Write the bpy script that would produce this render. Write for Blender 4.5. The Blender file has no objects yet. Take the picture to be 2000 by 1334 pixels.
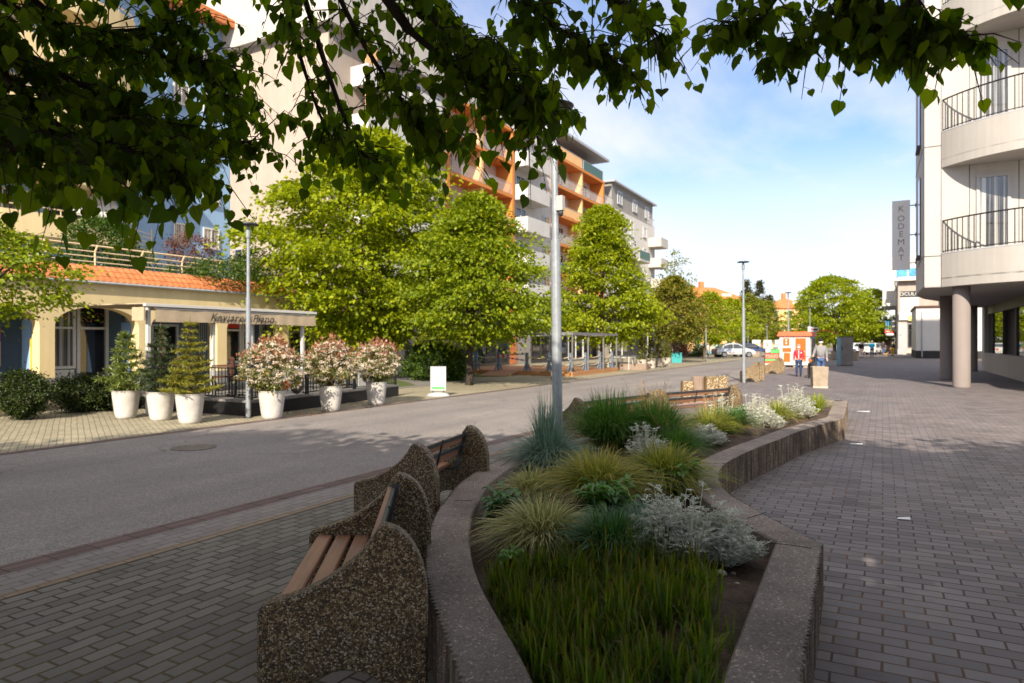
import bpy, math, random
import numpy as np
from mathutils import Vector, Matrix
random.seed(7)
RNG = np.random.default_rng(7)
SC = bpy.context.scene
COL = SC.collection
ANG = math.radians(28.5)
CA, SA = math.cos(ANG), math.sin(ANG)
F = 1333.0
HC = 1.65

# ---------------------------------------------------------------- places on the real ground
def cw(x, z, h=0.0):
    """metres right of / ahead of the viewpoint -> world (street runs along +Y)"""
    return (x*CA - z*SA, x*SA + z*CA, h)
def G(u, v, h=0.0):
    z = F*(HC-h)/(v-667.0)
    return cw((u-1000.0)/F*z, z, h)
def DP(u, v, d):
    return cw((u-1000.0)/F*d, d, HC + (667.0-v)/F*d)

# ---------------------------------------------------------------- mesh builder
class MB:
    def __init__(s):
        s.V = []; s.Fc = []; s.M = []; s.n = 0; s.att = []
    def add(s, vs, fs, mi=0, att=None):
        vs = [tuple(map(float, p)) for p in vs]
        o = s.n
        s.V.extend(vs); s.n += len(vs)
        s.Fc.extend([tuple(i+o for i in f) for f in fs])
        s.M.extend([mi]*len(fs))
        if att is not None: s.att.extend(att)
    def box(s, x0, y0, z0, x1, y1, z1, mi=0):
        if x0 > x1: x0, x1 = x1, x0
        if y0 > y1: y0, y1 = y1, y0
        if z0 > z1: z0, z1 = z1, z0
        s.add([(x0,y0,z0),(x1,y0,z0),(x1,y1,z0),(x0,y1,z0),(x0,y0,z1),(x1,y0,z1),(x1,y1,z1),(x0,y1,z1)],
              [(0,3,2,1),(4,5,6,7),(0,1,5,4),(1,2,6,5),(2,3,7,6),(3,0,4,7)], mi)
    def beam(s, p, q, w, h, mi=0):
        p = Vector(p); q = Vector(q); d = (q-p).normalized()
        up = Vector((0,0,1)) if abs(d.z) < .95 else Vector((1,0,0))
        r = d.cross(up).normalized()*(w/2); u = r.cross(d).normalized()*(h/2)
        vs = [p-r-u, p+r-u, p+r+u, p-r+u, q-r-u, q+r-u, q+r+u, q-r+u]
        s.add(vs, [(0,1,2,3),(7,6,5,4),(0,4,5,1),(1,5,6,2),(2,6,7,3),(3,7,4,0)], mi)
    def tube(s, pts, rad, n=8, mi=0, cap=True):
        pts = [Vector(p) for p in pts]
        if not hasattr(rad, '__len__'): rad = [rad]*len(pts)
        vs = []; fs = []
        ref = None
        for i, p in enumerate(pts):
            d = (pts[min(i+1, len(pts)-1)] - pts[max(i-1, 0)])
            d = d.normalized() if d.length > 1e-9 else Vector((0,0,1))
            if ref is None:
                ref = Vector((1,0,0)) if abs(d.x) < .8 else Vector((0,1,0))
            a = (ref - d*ref.dot(d))
            a = a.normalized() if a.length > 1e-6 else d.orthogonal().normalized()
            ref = a
            b = d.cross(a)
            for k in range(n):
                t = 2*math.pi*k/n
                vs.append(p + (a*math.cos(t) + b*math.sin(t))*rad[i])
        for i in range(len(pts)-1):
            for k in range(n):
                k2 = (k+1) % n
                fs.append((i*n+k, i*n+k2, (i+1)*n+k2, (i+1)*n+k))
        if cap:
            fs.append(tuple(range(n-1, -1, -1)))
            fs.append(tuple((len(pts)-1)*n + k for k in range(n)))
        s.add(vs, fs, mi)
    def lathe(s, prof, n=24, c=(0,0,0), mi=0):
        vs = []; fs = []
        for r, z in prof:
            for k in range(n):
                t = 2*math.pi*k/n
                vs.append((c[0]+r*math.cos(t), c[1]+r*math.sin(t), c[2]+z))
        for i in range(len(prof)-1):
            for k in range(n):
                k2 = (k+1) % n
                fs.append((i*n+k, i*n+k2, (i+1)*n+k2, (i+1)*n+k))
        fs.append(tuple(range(n-1, -1, -1)))
        fs.append(tuple((len(prof)-1)*n+k for k in range(n)))
        s.add(vs, fs, mi)
    def ell(s, c, r, n=12, m=8, mi=0):
        prof = [(max(1e-3, math.sin(math.pi*i/m)), -math.cos(math.pi*i/m)) for i in range(m+1)]
        vs = []; fs = []
        for q, z in prof:
            for k in range(n):
                t = 2*math.pi*k/n
                vs.append((c[0]+r[0]*q*math.cos(t), c[1]+r[1]*q*math.sin(t), c[2]+r[2]*z))
        for i in range(m):
            for k in range(n):
                k2 = (k+1) % n
                fs.append((i*n+k, i*n+k2, (i+1)*n+k2, (i+1)*n+k))
        s.add(vs, fs, mi)
    def extr(s, poly, vec, mi=0):
        """planar polygon (3D points) pushed along vec"""
        n = len(poly); v = Vector(vec)
        vs = [Vector(p) for p in poly] + [Vector(p)+v for p in poly]
        fs = [tuple(range(n-1, -1, -1)), tuple(range(n, 2*n))]
        fs += [(i, (i+1) % n, n+(i+1) % n, n+i) for i in range(n)]
        s.add(vs, fs, mi)
    def arr(s, V, Fa, mi=0, att=None):
        o = s.n
        s.V.extend(map(tuple, V.tolist())); s.n += len(V)
        s.Fc.extend(map(tuple, (Fa+o).tolist())); s.M.extend([mi]*len(Fa))
        if att is not None: s.att.extend(att.tolist())
    def build(s, name, mats, parent=None, smooth=False, local=False, loc=None):
        if not isinstance(mats, (list, tuple)): mats = [mats]
        off = Vector((0,0,0))
        if parent is not None and not local:
            off = Vector(parent['_o']) if '_o' in parent else Vector(parent.location)
        if loc is not None: off = Vector(loc)
        me = bpy.data.meshes.new(name)
        V = np.array(s.V, dtype=float).reshape(-1, 3) - np.array(off)
        me.from_pydata(V.tolist(), [], s.Fc)
        for m in mats: me.materials.append(m)
        if len(mats) > 1: me.polygons.foreach_set('material_index', s.M)
        if smooth: me.polygons.foreach_set('use_smooth', [True]*len(me.polygons))
        if s.att and len(s.att) == s.n:
            a = me.attributes.new('tip', 'FLOAT', 'POINT'); a.data.foreach_set('value', s.att)
        me.update()
        o = bpy.data.objects.new(name, me); COL.objects.link(o)
        if loc is not None: o.location = loc
        if parent is not None: o.parent = parent
        if parent is not None and parent.type != 'EMPTY': pass
        o['_o'] = tuple(off)
        return o

def tag(o, label=None, cat=None, group=None, kind=None):
    if label: o['label'] = label
    if cat: o['category'] = cat
    if group: o['group'] = group
    if kind: o['kind'] = kind
    elif cat and 'kind' not in o: o['kind'] = 'thing'
    return o
def thing(name, label, cat, loc=(0,0,0), rz=0.0, group=None):
    o = bpy.data.objects.new(name, None); COL.objects.link(o)
    o.location = loc; o.rotation_euler = (0,0,rz); o.empty_display_size = .1
    o['_o'] = tuple(loc)
    return tag(o, label, cat, group)
def struct(name, mb, m):
    return tag(mb.build(name, m), kind='structure')
def copy_tree(o, parent=None):
    c = o.copy(); COL.objects.link(c)
    if parent is not None: c.parent = parent
    for ch in list(o.children): copy_tree(ch, c)
    return c
def place(o, loc, rz=0, label=None, group=None, scale=None):
    o.location = loc; o.rotation_euler = (0,0,rz)
    if label: o['label'] = label
    if group: o['group'] = group
    if scale: o.scale = scale if hasattr(scale, '__len__') else (scale,)*3
    return o

# ---------------------------------------------------------------- materials
def _new(name):
    m = bpy.data.materials.new(name); m.use_nodes = True
    nt = m.node_tree; nt.nodes.clear()
    out = nt.nodes.new('ShaderNodeOutputMaterial')
    return m, nt, out
def N(nt, t, **kw):
    n = nt.nodes.new(t)
    for k, v in kw.items():
        if k in n.inputs: n.inputs[k].default_value = v
        else: setattr(n, k, v)
    return n
def L(nt, a, b): nt.links.new(a, b)
def c4(c): return (c[0], c[1], c[2], 1.0)
def sc(c, k): return tuple(min(1.0, x*k) for x in c)
def ramp(nt, stops, interp='LINEAR'):
    r = nt.nodes.new('ShaderNodeValToRGB'); r.color_ramp.interpolation = interp
    e = r.color_ramp.elements
    while len(e) < len(stops): e.new(.5)
    for i, (p, c) in enumerate(stops):
        e[i].position = p; e[i].color = c4(c) if len(c) == 3 else c
    return r
def mixc(nt, fac, a, b, mode='MIX'):
    n = nt.nodes.new('ShaderNodeMix'); n.data_type = 'RGBA'; n.blend_type = mode
    for sock, val in ((n.inputs[0], fac), (n.inputs[6], a), (n.inputs[7], b)):
        if hasattr(val, 'is_linked') or hasattr(val, 'links'): nt.links.new(val, sock)
        elif isinstance(val, (int, float)): sock.default_value = val
        else: sock.default_value = c4(val)
    return n.outputs[2]
def coord(nt, scale=None, rot=None, gen='Object'):
    tc = nt.nodes.new('ShaderNodeTexCoord'); o = tc.outputs[gen]
    if scale or rot:
        mp = nt.nodes.new('ShaderNodeMapping')
        if scale: mp.inputs['Scale'].default_value = scale
        if rot: mp.inputs['Rotation'].default_value = rot
        nt.links.new(o, mp.inputs['Vector']); o = mp.outputs[0]
    return o
def noise(nt, vec, scale, detail=4, rough=.55):
    n = N(nt, 'ShaderNodeTexNoise'); n.inputs['Scale'].default_value = scale
    n.inputs['Detail'].default_value = detail; n.inputs['Roughness'].default_value = rough
    nt.links.new(vec, n.inputs['Vector']); return n.outputs['Fac']
def finish(nt, out, color, rough=.7, metal=0, bump=None, bstr=.3, bdist=.01, spec=.4, extra=None):
    b = N(nt, 'ShaderNodeBsdfPrincipled')
    if isinstance(color, (tuple, list)): b.inputs['Base Color'].default_value = c4(color)
    else: nt.links.new(color, b.inputs['Base Color'])
    if isinstance(rough, (int, float)): b.inputs['Roughness'].default_value = rough
    else: nt.links.new(rough, b.inputs['Roughness'])
    b.inputs['Metallic'].default_value = metal
    b.inputs['Specular IOR Level'].default_value = spec
    if bump is not None:
        bp = N(nt, 'ShaderNodeBump'); bp.inputs['Strength'].default_value = bstr; bp.inputs['Distance'].default_value = bdist
        nt.links.new(bump, bp.inputs['Height']); nt.links.new(bp.outputs[0], b.inputs['Normal'])
    nt.links.new(b.outputs[0], out.inputs['Surface'])
    return b
def mat(name, col, rough=.7, var=.12, scale=6, metal=0, spec=.4, bump=.0, bscale=60, fine=.0):
    m, nt, out = _new(name); v = coord(nt)
    n1 = noise(nt, v, scale, 5, .6)
    r = ramp(nt, [(.3, sc(col, 1-var)), (.7, sc(col, 1+var))]); L(nt, n1, r.inputs[0])
    c = r.outputs[0]
    bb = None
    if bump or fine:
        n2 = noise(nt, v, bscale, 3, .6); bb = n2 if bump else None
        if fine:
            r2 = ramp(nt, [(.3, (1-fine,)*3), (.7, (1+0*fine,)*3)]); L(nt, n2, r2.inputs[0])
            c = mixc(nt, 1.0, c, r2.outputs[0], 'MULTIPLY')
    finish(nt, out, c, rough, metal, bb, bump, .01, spec)
    return m
def wallmat(name, col, dirt=.18, rough=.9, streak=True):
    """rendered wall: broad weathering patches, faint vertical run-off marks, fine grain"""
    m, nt, out = _new(name); v = coord(nt)
    a = noise(nt, v, .55, 6, .65)
    r = ramp(nt, [(.3, sc(col, 1-dirt)), (.62, col), (.8, sc(col, 1.05))]); L(nt, a, r.inputs[0]); c = r.outputs[0]
    if streak:
        vs = coord(nt, scale=(3, 3, .18)); b = noise(nt, vs, 1.3, 4, .6)
        r2 = ramp(nt, [(.35, (1-dirt*.7,)*3), (.6, (1, 1, 1))]); L(nt, b, r2.inputs[0])
        c = mixc(nt, 1.0, c, r2.outputs[0], 'MULTIPLY')
    g = noise(nt, v, 70, 3, .6)
    finish(nt, out, c, rough, 0, g, .25, .006, .25)
    return m
def glassmat(name, col=(.02,.025,.03), rough=.04, var=.5, curtain=None):
    m, nt, out = _new(name); v = coord(nt)
    a = noise(nt, v, .9, 3, .5)
    r = ramp(nt, [(.35, sc(col, .4)), (.65, sc(col, 1+var))]); L(nt, a, r.inputs[0]); c = r.outputs[0]
    if curtain:
        vs = coord(nt, scale=(9, 9, .05)); b = noise(nt, vs, 1.5, 2)
        r2 = ramp(nt, [(.45, (0,0,0)), (.6, (1,1,1))]); L(nt, b, r2.inputs[0])
        c = mixc(nt, r2.outputs[0], c, curtain)
    finish(nt, out, c, rough, 0, None, 0, 0, .9)
    return m
def leafmat(name, col, var=.35, trans=.45, gloss=.08, tipcol=None, tip0=.55, hue=None):
    m, nt, out = _new(name)
    g = N(nt, 'ShaderNodeNewGeometry')
    h = hue or (col[0]*1.5, col[1]*1.15, col[2]*.8)
    r = ramp(nt, [(0, sc(col, 1-var)), (.55, col), (1, h)]); L(nt, g.outputs['Random Per Island'], r.inputs[0])
    c = r.outputs[0]
    if tipcol:
        at = N(nt, 'ShaderNodeAttribute'); at.attribute_name = 'tip'
        r2 = ramp(nt, [(tip0, (0,0,0)), (1.0, (1,1,1))]); L(nt, at.outputs['Fac'], r2.inputs[0])
        rr = N(nt, 'ShaderNodeMath', operation='MULTIPLY'); L(nt, r2.outputs[0], rr.inputs[0]); L(nt, g.outputs['Random Per Island'], rr.inputs[1])
        c = mixc(nt, rr.outputs[0], c, tipcol)
    d = N(nt, 'ShaderNodeBsdfDiffuse'); L(nt, c, d.inputs['Color'])
    t = N(nt, 'ShaderNodeBsdfTranslucent'); c2 = mixc(nt, .0, c, c)
    ct = N(nt, 'ShaderNodeHueSaturation'); ct.inputs['Value'].default_value = 1.25; ct.inputs['Saturation'].default_value = 1.08; L(nt, c, ct.inputs['Color'])
    L(nt, ct.outputs[0], t.inputs['Color'])
    mx = N(nt, 'ShaderNodeMixShader'); mx.inputs[0].default_value = trans
    L(nt, d.outputs[0], mx.inputs[1]); L(nt, t.outputs[0], mx.inputs[2])
    gl = N(nt, 'ShaderNodeBsdfGlossy'); gl.inputs['Roughness'].default_value = .42; gl.inputs['Color'].default_value = (.9,.95,1,1)
    m2 = N(nt, 'ShaderNodeMixShader'); m2.inputs[0].default_value = gloss*.28
    L(nt, mx.outputs[0], m2.inputs[1]); L(nt, gl.outputs[0], m2.inputs[2])
    L(nt, m2.outputs[0], out.inputs['Surface'])
    return m
def brickmat(name, c1, c2, mortar, bw, rh, ms=.007, rot=0, offset=.5, moss=None, rough=.75, bstr=.5, big=.25):
    m, nt, out = _new(name)
    v0 = coord(nt)
    # slightly uneven laying
    nz = N(nt, 'ShaderNodeTexNoise'); nz.inputs['Scale'].default_value = 1.6; nz.inputs['Detail'].default_value = 2; L(nt, v0, nz.inputs['Vector'])
    sub = N(nt, 'ShaderNodeVectorMath', operation='SUBTRACT'); L(nt, nz.outputs['Color'], sub.inputs[0]); sub.inputs[1].default_value = (.5,.5,.5)
    scl = N(nt, 'ShaderNodeVectorMath', operation='SCALE'); L(nt, sub.outputs[0], scl.inputs[0]); scl.inputs['Scale'].default_value = .035
    ad = N(nt, 'ShaderNodeVectorMath', operation='ADD'); L(nt, v0, ad.inputs[0]); L(nt, scl.outputs[0], ad.inputs[1])
    mp = N(nt, 'ShaderNodeMapping'); mp.inputs['Rotation'].default_value = (0,0,rot); L(nt, ad.outputs[0], mp.inputs['Vector'])
    b = N(nt, 'ShaderNodeTexBrick'); b.offset = offset; b.squash = 1
    b.inputs['Scale'].default_value = 1; b.inputs['Brick Width'].default_value = bw; b.inputs['Row Height'].default_value = rh
    b.inputs['Mortar Size'].default_value = ms; b.inputs['Mortar Smooth'].default_value = .35; b.inputs['Bias'].default_value = 0
    b.inputs['Color1'].default_value = c4(c1); b.inputs['Color2'].default_value = c4(c2); b.inputs['Mortar'].default_value = c4(mortar)
    L(nt, mp.outputs[0], b.inputs['Vector'])
    c = b.outputs['Color']
    if moss:
        a = noise(nt, v0, .8, 4, .6); rm = ramp(nt, [(.42, (0,0,0)), (.62, (1,1,1))]); L(nt, a, rm.inputs[0])
        mm = N(nt, 'ShaderNodeMath', operation='MULTIPLY'); L(nt, rm.outputs[0], mm.inputs[0]); L(nt, b.outputs['Fac'], mm.inputs[1])
        c = mixc(nt, mm.outputs[0], c, moss)
    a = noise(nt, v0, .35, 6, .7); r = ramp(nt, [(.3, (1-big,)*3), (.7, (1+big*.25,)*3)]); L(nt, a, r.inputs[0])
    c = mixc(nt, 1.0, c, r.outputs[0], 'MULTIPLY')
    f = noise(nt, v0, 140, 2, .6); r2 = ramp(nt, [(.25, (.78,)*3), (.75, (1.0,)*3)]); L(nt, f, r2.inputs[0])
    c = mixc(nt, 1.0, c, r2.outputs[0], 'MULTIPLY')
    # trodden gum spots and sunken, darker single blocks
    vg = N(nt, 'ShaderNodeTexVoronoi'); vg.inputs['Scale'].default_value = 1.7; L(nt, v0, vg.inputs['Vector'])
    rg = ramp(nt, [(.035, (.58,.56,.54)), (.055, (1,1,1))]); L(nt, vg.outputs['Distance'], rg.inputs[0])
    c = mixc(nt, 1.0, c, rg.outputs[0], 'MULTIPLY')
    st = noise(nt, v0, 1.1, 5, .7); rs_ = ramp(nt, [(.28, (.70,.68,.66)), (.45, (1,1,1))]); L(nt, st, rs_.inputs[0])
    c = mixc(nt, 1.0, c, rs_.outputs[0], 'MULTIPLY')
    inv = N(nt, 'ShaderNodeMath', operation='SUBTRACT'); inv.inputs[0].default_value = 1; L(nt, b.outputs['Fac'], inv.inputs[1])
    fm = N(nt, 'ShaderNodeMath', operation='MULTIPLY_ADD'); L(nt, f, fm.inputs[0]); fm.inputs[1].default_value = .25; L(nt, inv.outputs[0], fm.inputs[2])
    finish(nt, out, c, rough, 0, fm.outputs[0], bstr, .006, .35)
    return m
def aggregate(name, dark=1.0, scale=95):
    m, nt, out = _new(name); v = coord(nt)
    vo = N(nt, 'ShaderNodeTexVoronoi'); vo.inputs['Scale'].default_value = scale; vo.inputs['Randomness'].default_value = 1; L(nt, v, vo.inputs['Vector'])
    sp = N(nt, 'ShaderNodeSeparateColor'); L(nt, vo.outputs['Color'], sp.inputs[0])
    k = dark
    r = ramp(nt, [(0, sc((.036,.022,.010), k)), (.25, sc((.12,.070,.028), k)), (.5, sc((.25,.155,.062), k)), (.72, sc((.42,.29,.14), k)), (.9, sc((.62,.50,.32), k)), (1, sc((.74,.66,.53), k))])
    L(nt, sp.outputs[0], r.inputs[0])
    ve = N(nt, 'ShaderNodeTexVoronoi', feature='DISTANCE_TO_EDGE'); ve.inputs['Scale'].default_value = scale; L(nt, v, ve.inputs['Vector'])
    re = ramp(nt, [(.02, (.10,.085,.07)), (.16, (1,1,1))]); L(nt, ve.outputs['Distance'], re.inputs[0])
    c = mixc(nt, 1.0, r.outputs[0], re.outputs[0], 'MULTIPLY')
    a = noise(nt, v, 4, 4, .6); r3 = ramp(nt, [(.3, (.72,.68,.6)), (.65, (1,1,1))]); L(nt, a, r3.inputs[0])
    c = mixc(nt, 1.0, c, r3.outputs[0], 'MULTIPLY')
    finish(nt, out, c, .55, 0, ve.outputs['Distance'], .9, .006, .45)
    return m
def rimmat(name, ribs=False):
    m, nt, out = _new(name); v = coord(nt)
    a = noise(nt, v, 2.2, 6, .65)
    r = ramp(nt, [(.3, (.125,.102,.088)), (.5, (.205,.170,.148)), (.72, (.28,.236,.205))]); L(nt, a, r.inputs[0])
    vo = N(nt, 'ShaderNodeTexVoronoi'); vo.inputs['Scale'].default_value = 120; L(nt, v, vo.inputs['Vector'])
    sp = N(nt, 'ShaderNodeSeparateColor'); L(nt, vo.outputs['Color'], sp.inputs[0])
    rs = ramp(nt, [(.0, (.62,.6,.58)), (.5, (1,1,1)), (.93, (1,1,1)), (.97, (2.2,2.1,2.0))]); L(nt, sp.outputs[0], rs.inputs[0])
    c = mixc(nt, 1.0, r.outputs[0], rs.outputs[0], 'MULTIPLY')
    if ribs:
        vs = coord(nt, scale=(14,14,.9)); b = noise(nt, vs, 1.5, 5, .65)
        r2 = ramp(nt, [(.35, (.28,.235,.17)), (.65, (1,.92,.82))]); L(nt, b, r2.inputs[0])
        c = mixc(nt, 1.0, c, r2.outputs[0], 'MULTIPLY')
    g = noise(nt, v, 170, 3, .7)
    finish(nt, out, c, .85, 0, g, .5, .004, .3)
    return m
def woodmat(name, col, rough=.42, axis=1):
    m, nt, out = _new(name); s = [22, 22, 22]; s[axis] = .9
    v = coord(nt, scale=tuple(s)); a = noise(nt, v, 1.6, 5, .6)
    r = ramp(nt, [(.3, sc(col, .68)), (.55, col), (.75, sc(col, 1.18))]); L(nt, a, r.inputs[0])
    b = noise(nt, coord(nt), 1.7, 4); r2 = ramp(nt, [(.35, (.8,.77,.75)), (.65, (1,1,1))]); L(nt, b, r2.inputs[0])
    c = mixc(nt, 1.0, r.outputs[0], r2.outputs[0], 'MULTIPLY')
    finish(nt, out, c, rough, 0, a, .12, .004, .45)
    return m
def asphaltmat():
    m, nt, out = _new('asphalt'); v = coord(nt)
    a = noise(nt, v, .25, 6, .65); r = ramp(nt, [(.3, (.165,.148,.140)), (.7, (.245,.222,.210))]); L(nt, a, r.inputs[0])
    vo = N(nt, 'ShaderNodeTexVoronoi'); vo.inputs['Scale'].default_value = 75; L(nt, v, vo.inputs['Vector'])
    sp = N(nt, 'ShaderNodeSeparateColor'); L(nt, vo.outputs['Color'], sp.inputs[0])
    rs = ramp(nt, [(.0, (.68,.68,.68)), (.5, (.97,.97,.97)), (1, (1.3,1.28,1.25))]); L(nt, sp.outputs[0], rs.inputs[0])
    c = mixc(nt, 1.0, r.outputs[0], rs.outputs[0], 'MULTIPLY')
    # long worn wheel tracks along the street
    vt = coord(nt, scale=(1.1, .05, 1)); b = noise(nt, vt, 1.2, 4, .55); r2 = ramp(nt, [(.35, (.84,.84,.86)), (.65, (1.06,1.05,1.03))]); L(nt, b, r2.inputs[0])
    c = mixc(nt, 1.0, c, r2.outputs[0], 'MULTIPLY')
    # hairline cracks
    ve = N(nt, 'ShaderNodeTexVoronoi', feature='DISTANCE_TO_EDGE'); ve.inputs['Scale'].default_value = .22
    nz = N(nt, 'ShaderNodeTexNoise'); nz.inputs['Scale'].default_value = 1.5; L(nt, v, nz.inputs['Vector'])
    mv = N(nt, 'ShaderNodeVectorMath', operation='MULTIPLY_ADD'); L(nt, nz.outputs['Color'], mv.inputs[0]); mv.inputs[1].default_value = (.9,.9,.9); L(nt, v, mv.inputs[2]); L(nt, mv.outputs[0], ve.inputs['Vector'])
    rc = ramp(nt, [(.001, (.55,.55,.55)), (.0035, (1,1,1))]); L(nt, ve.outputs['Distance'], rc.inputs[0])
    c = mixc(nt, 1.0, c, rc.outputs[0], 'MULTIPLY')
    finish(nt, out, c, .8, 0, sp.outputs[0], .35, .004, .35)
    return m

M = {}
M['asphalt'] = asphaltmat()
M['plaza'] = brickmat('plaza_pavers', (.142,.127,.131), (.240,.214,.214), (.050,.031,.021), .235, .1175, .0075, 0, .5, moss=(.16,.075,.03), bstr=.7)
M['bpave'] = brickmat('bench_pavers', (.138,.127,.108), (.220,.202,.172), (.045,.034,.022),   .205, .105, .009, math.pi/2, .5, moss=(.10,.075,.025), bstr=.7)
M['lband'] = brickmat('light_band_pavers', (.235,.205,.19), (.29,.255,.24), (.11,.09,.075), .2, .1, .005, math.pi/2, .5)
M['oband'] = brickmat('orange_row_pavers', (.25,.18,.12), (.30,.22,.15), (.12,.09,.06), .2, .1, .006, math.pi/2, .5)
M['rband'] = brickmat('red_row_pavers', (.150,.098,.088), (.190,.125,.112), (.050,.035,.028), .32, .11, .008, math.pi/2, .0, bstr=.7)
M['tan'] = brickmat('tan_pavers', (.32,.28,.20), (.39,.34,.25), (.16,.145,.08), .2, .1, .007, .5, .5, moss=(.14,.15,.05))
M['ground'] = mat('far_ground', (.24,.215,.18), .9, .2, .3)
M['cover'] = mat('iron_cover', (.155,.13,.11), .6, .3, 6, metal=.2, fine=.3, bscale=40)
M['perg'] = mat('pergola_grey', (.17,.165,.165), .5, .1, 5)
M['soil'] = mat('soil', (.085,.056,.038), .95, .45, 7, bump=.9, bscale=45, fine=.5)
M['drysoil'] = mat('dry_soil', (.17,.13,.075), .95, .35, 3, bump=.8, bscale=30, fine=.4)
M['path'] = mat('path_asphalt', (.21,.195,.185), .9, .15, 1.2, fine=.3, bscale=120)
M['lawn'] = mat('lawn', (.10,.13,.03), .95, .4, 3, bump=.8, bscale=60, fine=.5)
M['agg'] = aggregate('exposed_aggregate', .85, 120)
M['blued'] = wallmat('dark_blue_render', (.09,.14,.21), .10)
M['aggM'] = aggregate('sun_toned_aggregate', 1.15, 90)  # same aggregate as the planter benches, sunlight painted in as a lighter tone
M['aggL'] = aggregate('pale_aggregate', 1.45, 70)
M['rim'] = rimmat('planter_concrete')
M['rib'] = rimmat('ribbed_concrete', True)
M['slat'] = woodmat('bench_slat', (.40,.20,.115))
M['deckw'] = woodmat('deck_wood', (.30,.15,.075), .6)
M['decke'] = woodmat('deck_edge_wood', (.50,.25,.10), .55)
M['steel'] = mat('dark_steel', (.07,.072,.078), .45, .2, 20, metal=.6)
M['black'] = mat('black_iron', (.018,.018,.02), .45, .2, 20, metal=.3)
M['galv'] = mat('galvanised_pole', (.30,.325,.35), .45, .16, 9, metal=.3, fine=.12, bscale=30)
M['whitep'] = mat('white_paint', (.58,.57,.54), .5, .05, 5)
M['greyp'] = mat('grey_paint', (.36,.36,.37), .5, .08, 5)
M['pot'] = mat('white_pot', (.53,.50,.46), .75, .16, 4, bump=.2, bscale=30, fine=.14)
M['bark'] = mat('bark', (.13,.085,.05), .95, .4, 9, bump=1.0, bscale=28, fine=.4)
M['barkd'] = mat('dark_bark', (.035,.025,.018), .95, .3, 9)
M['yell'] = wallmat('yellow_render', (.72,.57,.31), .10)
M['blue'] = wallmat('blue_render', (.25,.40,.60), .10)
M['beige'] = wallmat('beige_render', (.42,.35,.295), .12)
M['white'] = wallmat('white_render', (.64,.60,.55), .10)
M['offw'] = wallmat('balcony_white', (.58,.565,.54), .10)
M['orange'] = wallmat('orange_render', (.60,.225,.06), .08)
M['peach'] = wallmat('peach_render', (.80,.48,.22), .08)
M['grey'] = wallmat('grey_render', (.30,.28,.26), .12)
M['lgrey'] = wallmat('light_grey_render', (.50,.47,.43), .12)
M['panel'] = wallmat('cladding_panel', (.45,.42,.385), .09, .6, True)
M['panelg'] = wallmat('grey_panel_tone', (.42,.40,.39), .06, .6, False)
M['signgrey'] = wallmat('sign_grey', (.80,.78,.77), .05, .5, False)
M['soffit'] = wallmat('soffit_panel', (.40,.38,.37), .06, .7, False)
M['column'] = wallmat('column_render', (.235,.20,.185), .10)
M['plinth'] = wallmat('plinth', (.22,.21,.20), .2)
M['dark'] = mat('dark_recess', (.03,.028,.026), .8, .3, 2)
M['glass'] = glassmat('window_glass', (.05,.06,.075), .05, .6)
M['glassc'] = glassmat('curtained_glass', (.05,.05,.05), .06, .5, curtain=(.42,.40,.37))
M['glassd'] = glassmat('shop_glass', (.015,.015,.018), .05, .6)
M['glassr'] = glassmat('mirror_glass', (.015,.018,.012), .015, .4)
M['greenglass'] = mat('green_net', (.06,.13,.10), .5, .1, 8)
M['blueglass'] = mat('blue_panel', (.10,.33,.60), .2, .35, 2)
M['tile'] = mat('roof_tile', (.60,.20,.07), .8, .25, 4, fine=.3, bscale=25)
M['redroof'] = mat('red_roof', (.62,.17,.06), .8, .15, 1)
M['cloth'] = mat('awning_cloth', (.42,.33,.22), .9, .12, 3)
M['rail'] = mat('cream_rail', (.68,.52,.32), .5, .1, 5)
M['text'] = mat('dark_letter', (.03,.03,.03), .6, .1, 5)
M['textg'] = mat('grey_letter', (.30,.27,.26), .6, .1, 5)
M['red'] = mat('red_paint', (.55,.035,.03), .5, .12, 5)
M['kred'] = mat('kiosk_red', (.70,.10,.03), .5, .12, 4)
M['korange'] = mat('kiosk_orange', (.68,.115,.012), .5, .12, 4)
M['teal'] = mat('teal_paint', (.03,.30,.31), .5, .15, 4)
M['lblue'] = mat('light_blue_paint', (.18,.40,.55), .5, .3, 5)
M['green'] = mat('green_print', (.12,.55,.13), .5, .1, 5)
M['yellow'] = mat('yellow_print', (.80,.55,.04), .5, .15, 6)
M['brown'] = mat('brown_print', (.09,.035,.02), .5, .2, 8)
M['pink'] = mat('pink_print', (.55,.10,.40), .5, .5, 4)
M['skinp'] = mat('poster_skin', (.72,.48,.36), .5, .15, 3)
M['metalbox'] = mat('brown_grey_metal', (.32,.28,.255), .5, .2, 2, metal=.3)
M['rope'] = mat('rope', (.55,.42,.28), .9, .15, 30)
M['postb'] = mat('slate_post', (.13,.16,.20), .7, .15, 6)
M['rubber'] = mat('rubber', (.02,.02,.02), .8, .2, 20)
M['chrome'] = mat('alloy', (.5,.5,.5), .3, .1, 10, metal=.9)
M['stone'] = mat('pale_stone', (.50,.44,.36), .85, .15, 5, bump=.3, bscale=60, fine=.3)
M['binc'] = mat('bin_concrete', (.36,.285,.21), .9, .2, 4, bump=.5, bscale=80, fine=.35)
M['stump'] = woodmat('weathered_stump', (.30,.22,.17), .85, 2)
M['paper'] = mat('paper', (.8,.8,.8), .7, .05, 5)
M['drawing'] = mat('print_grey', (.35,.38,.35), .6, .3, 8)
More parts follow.
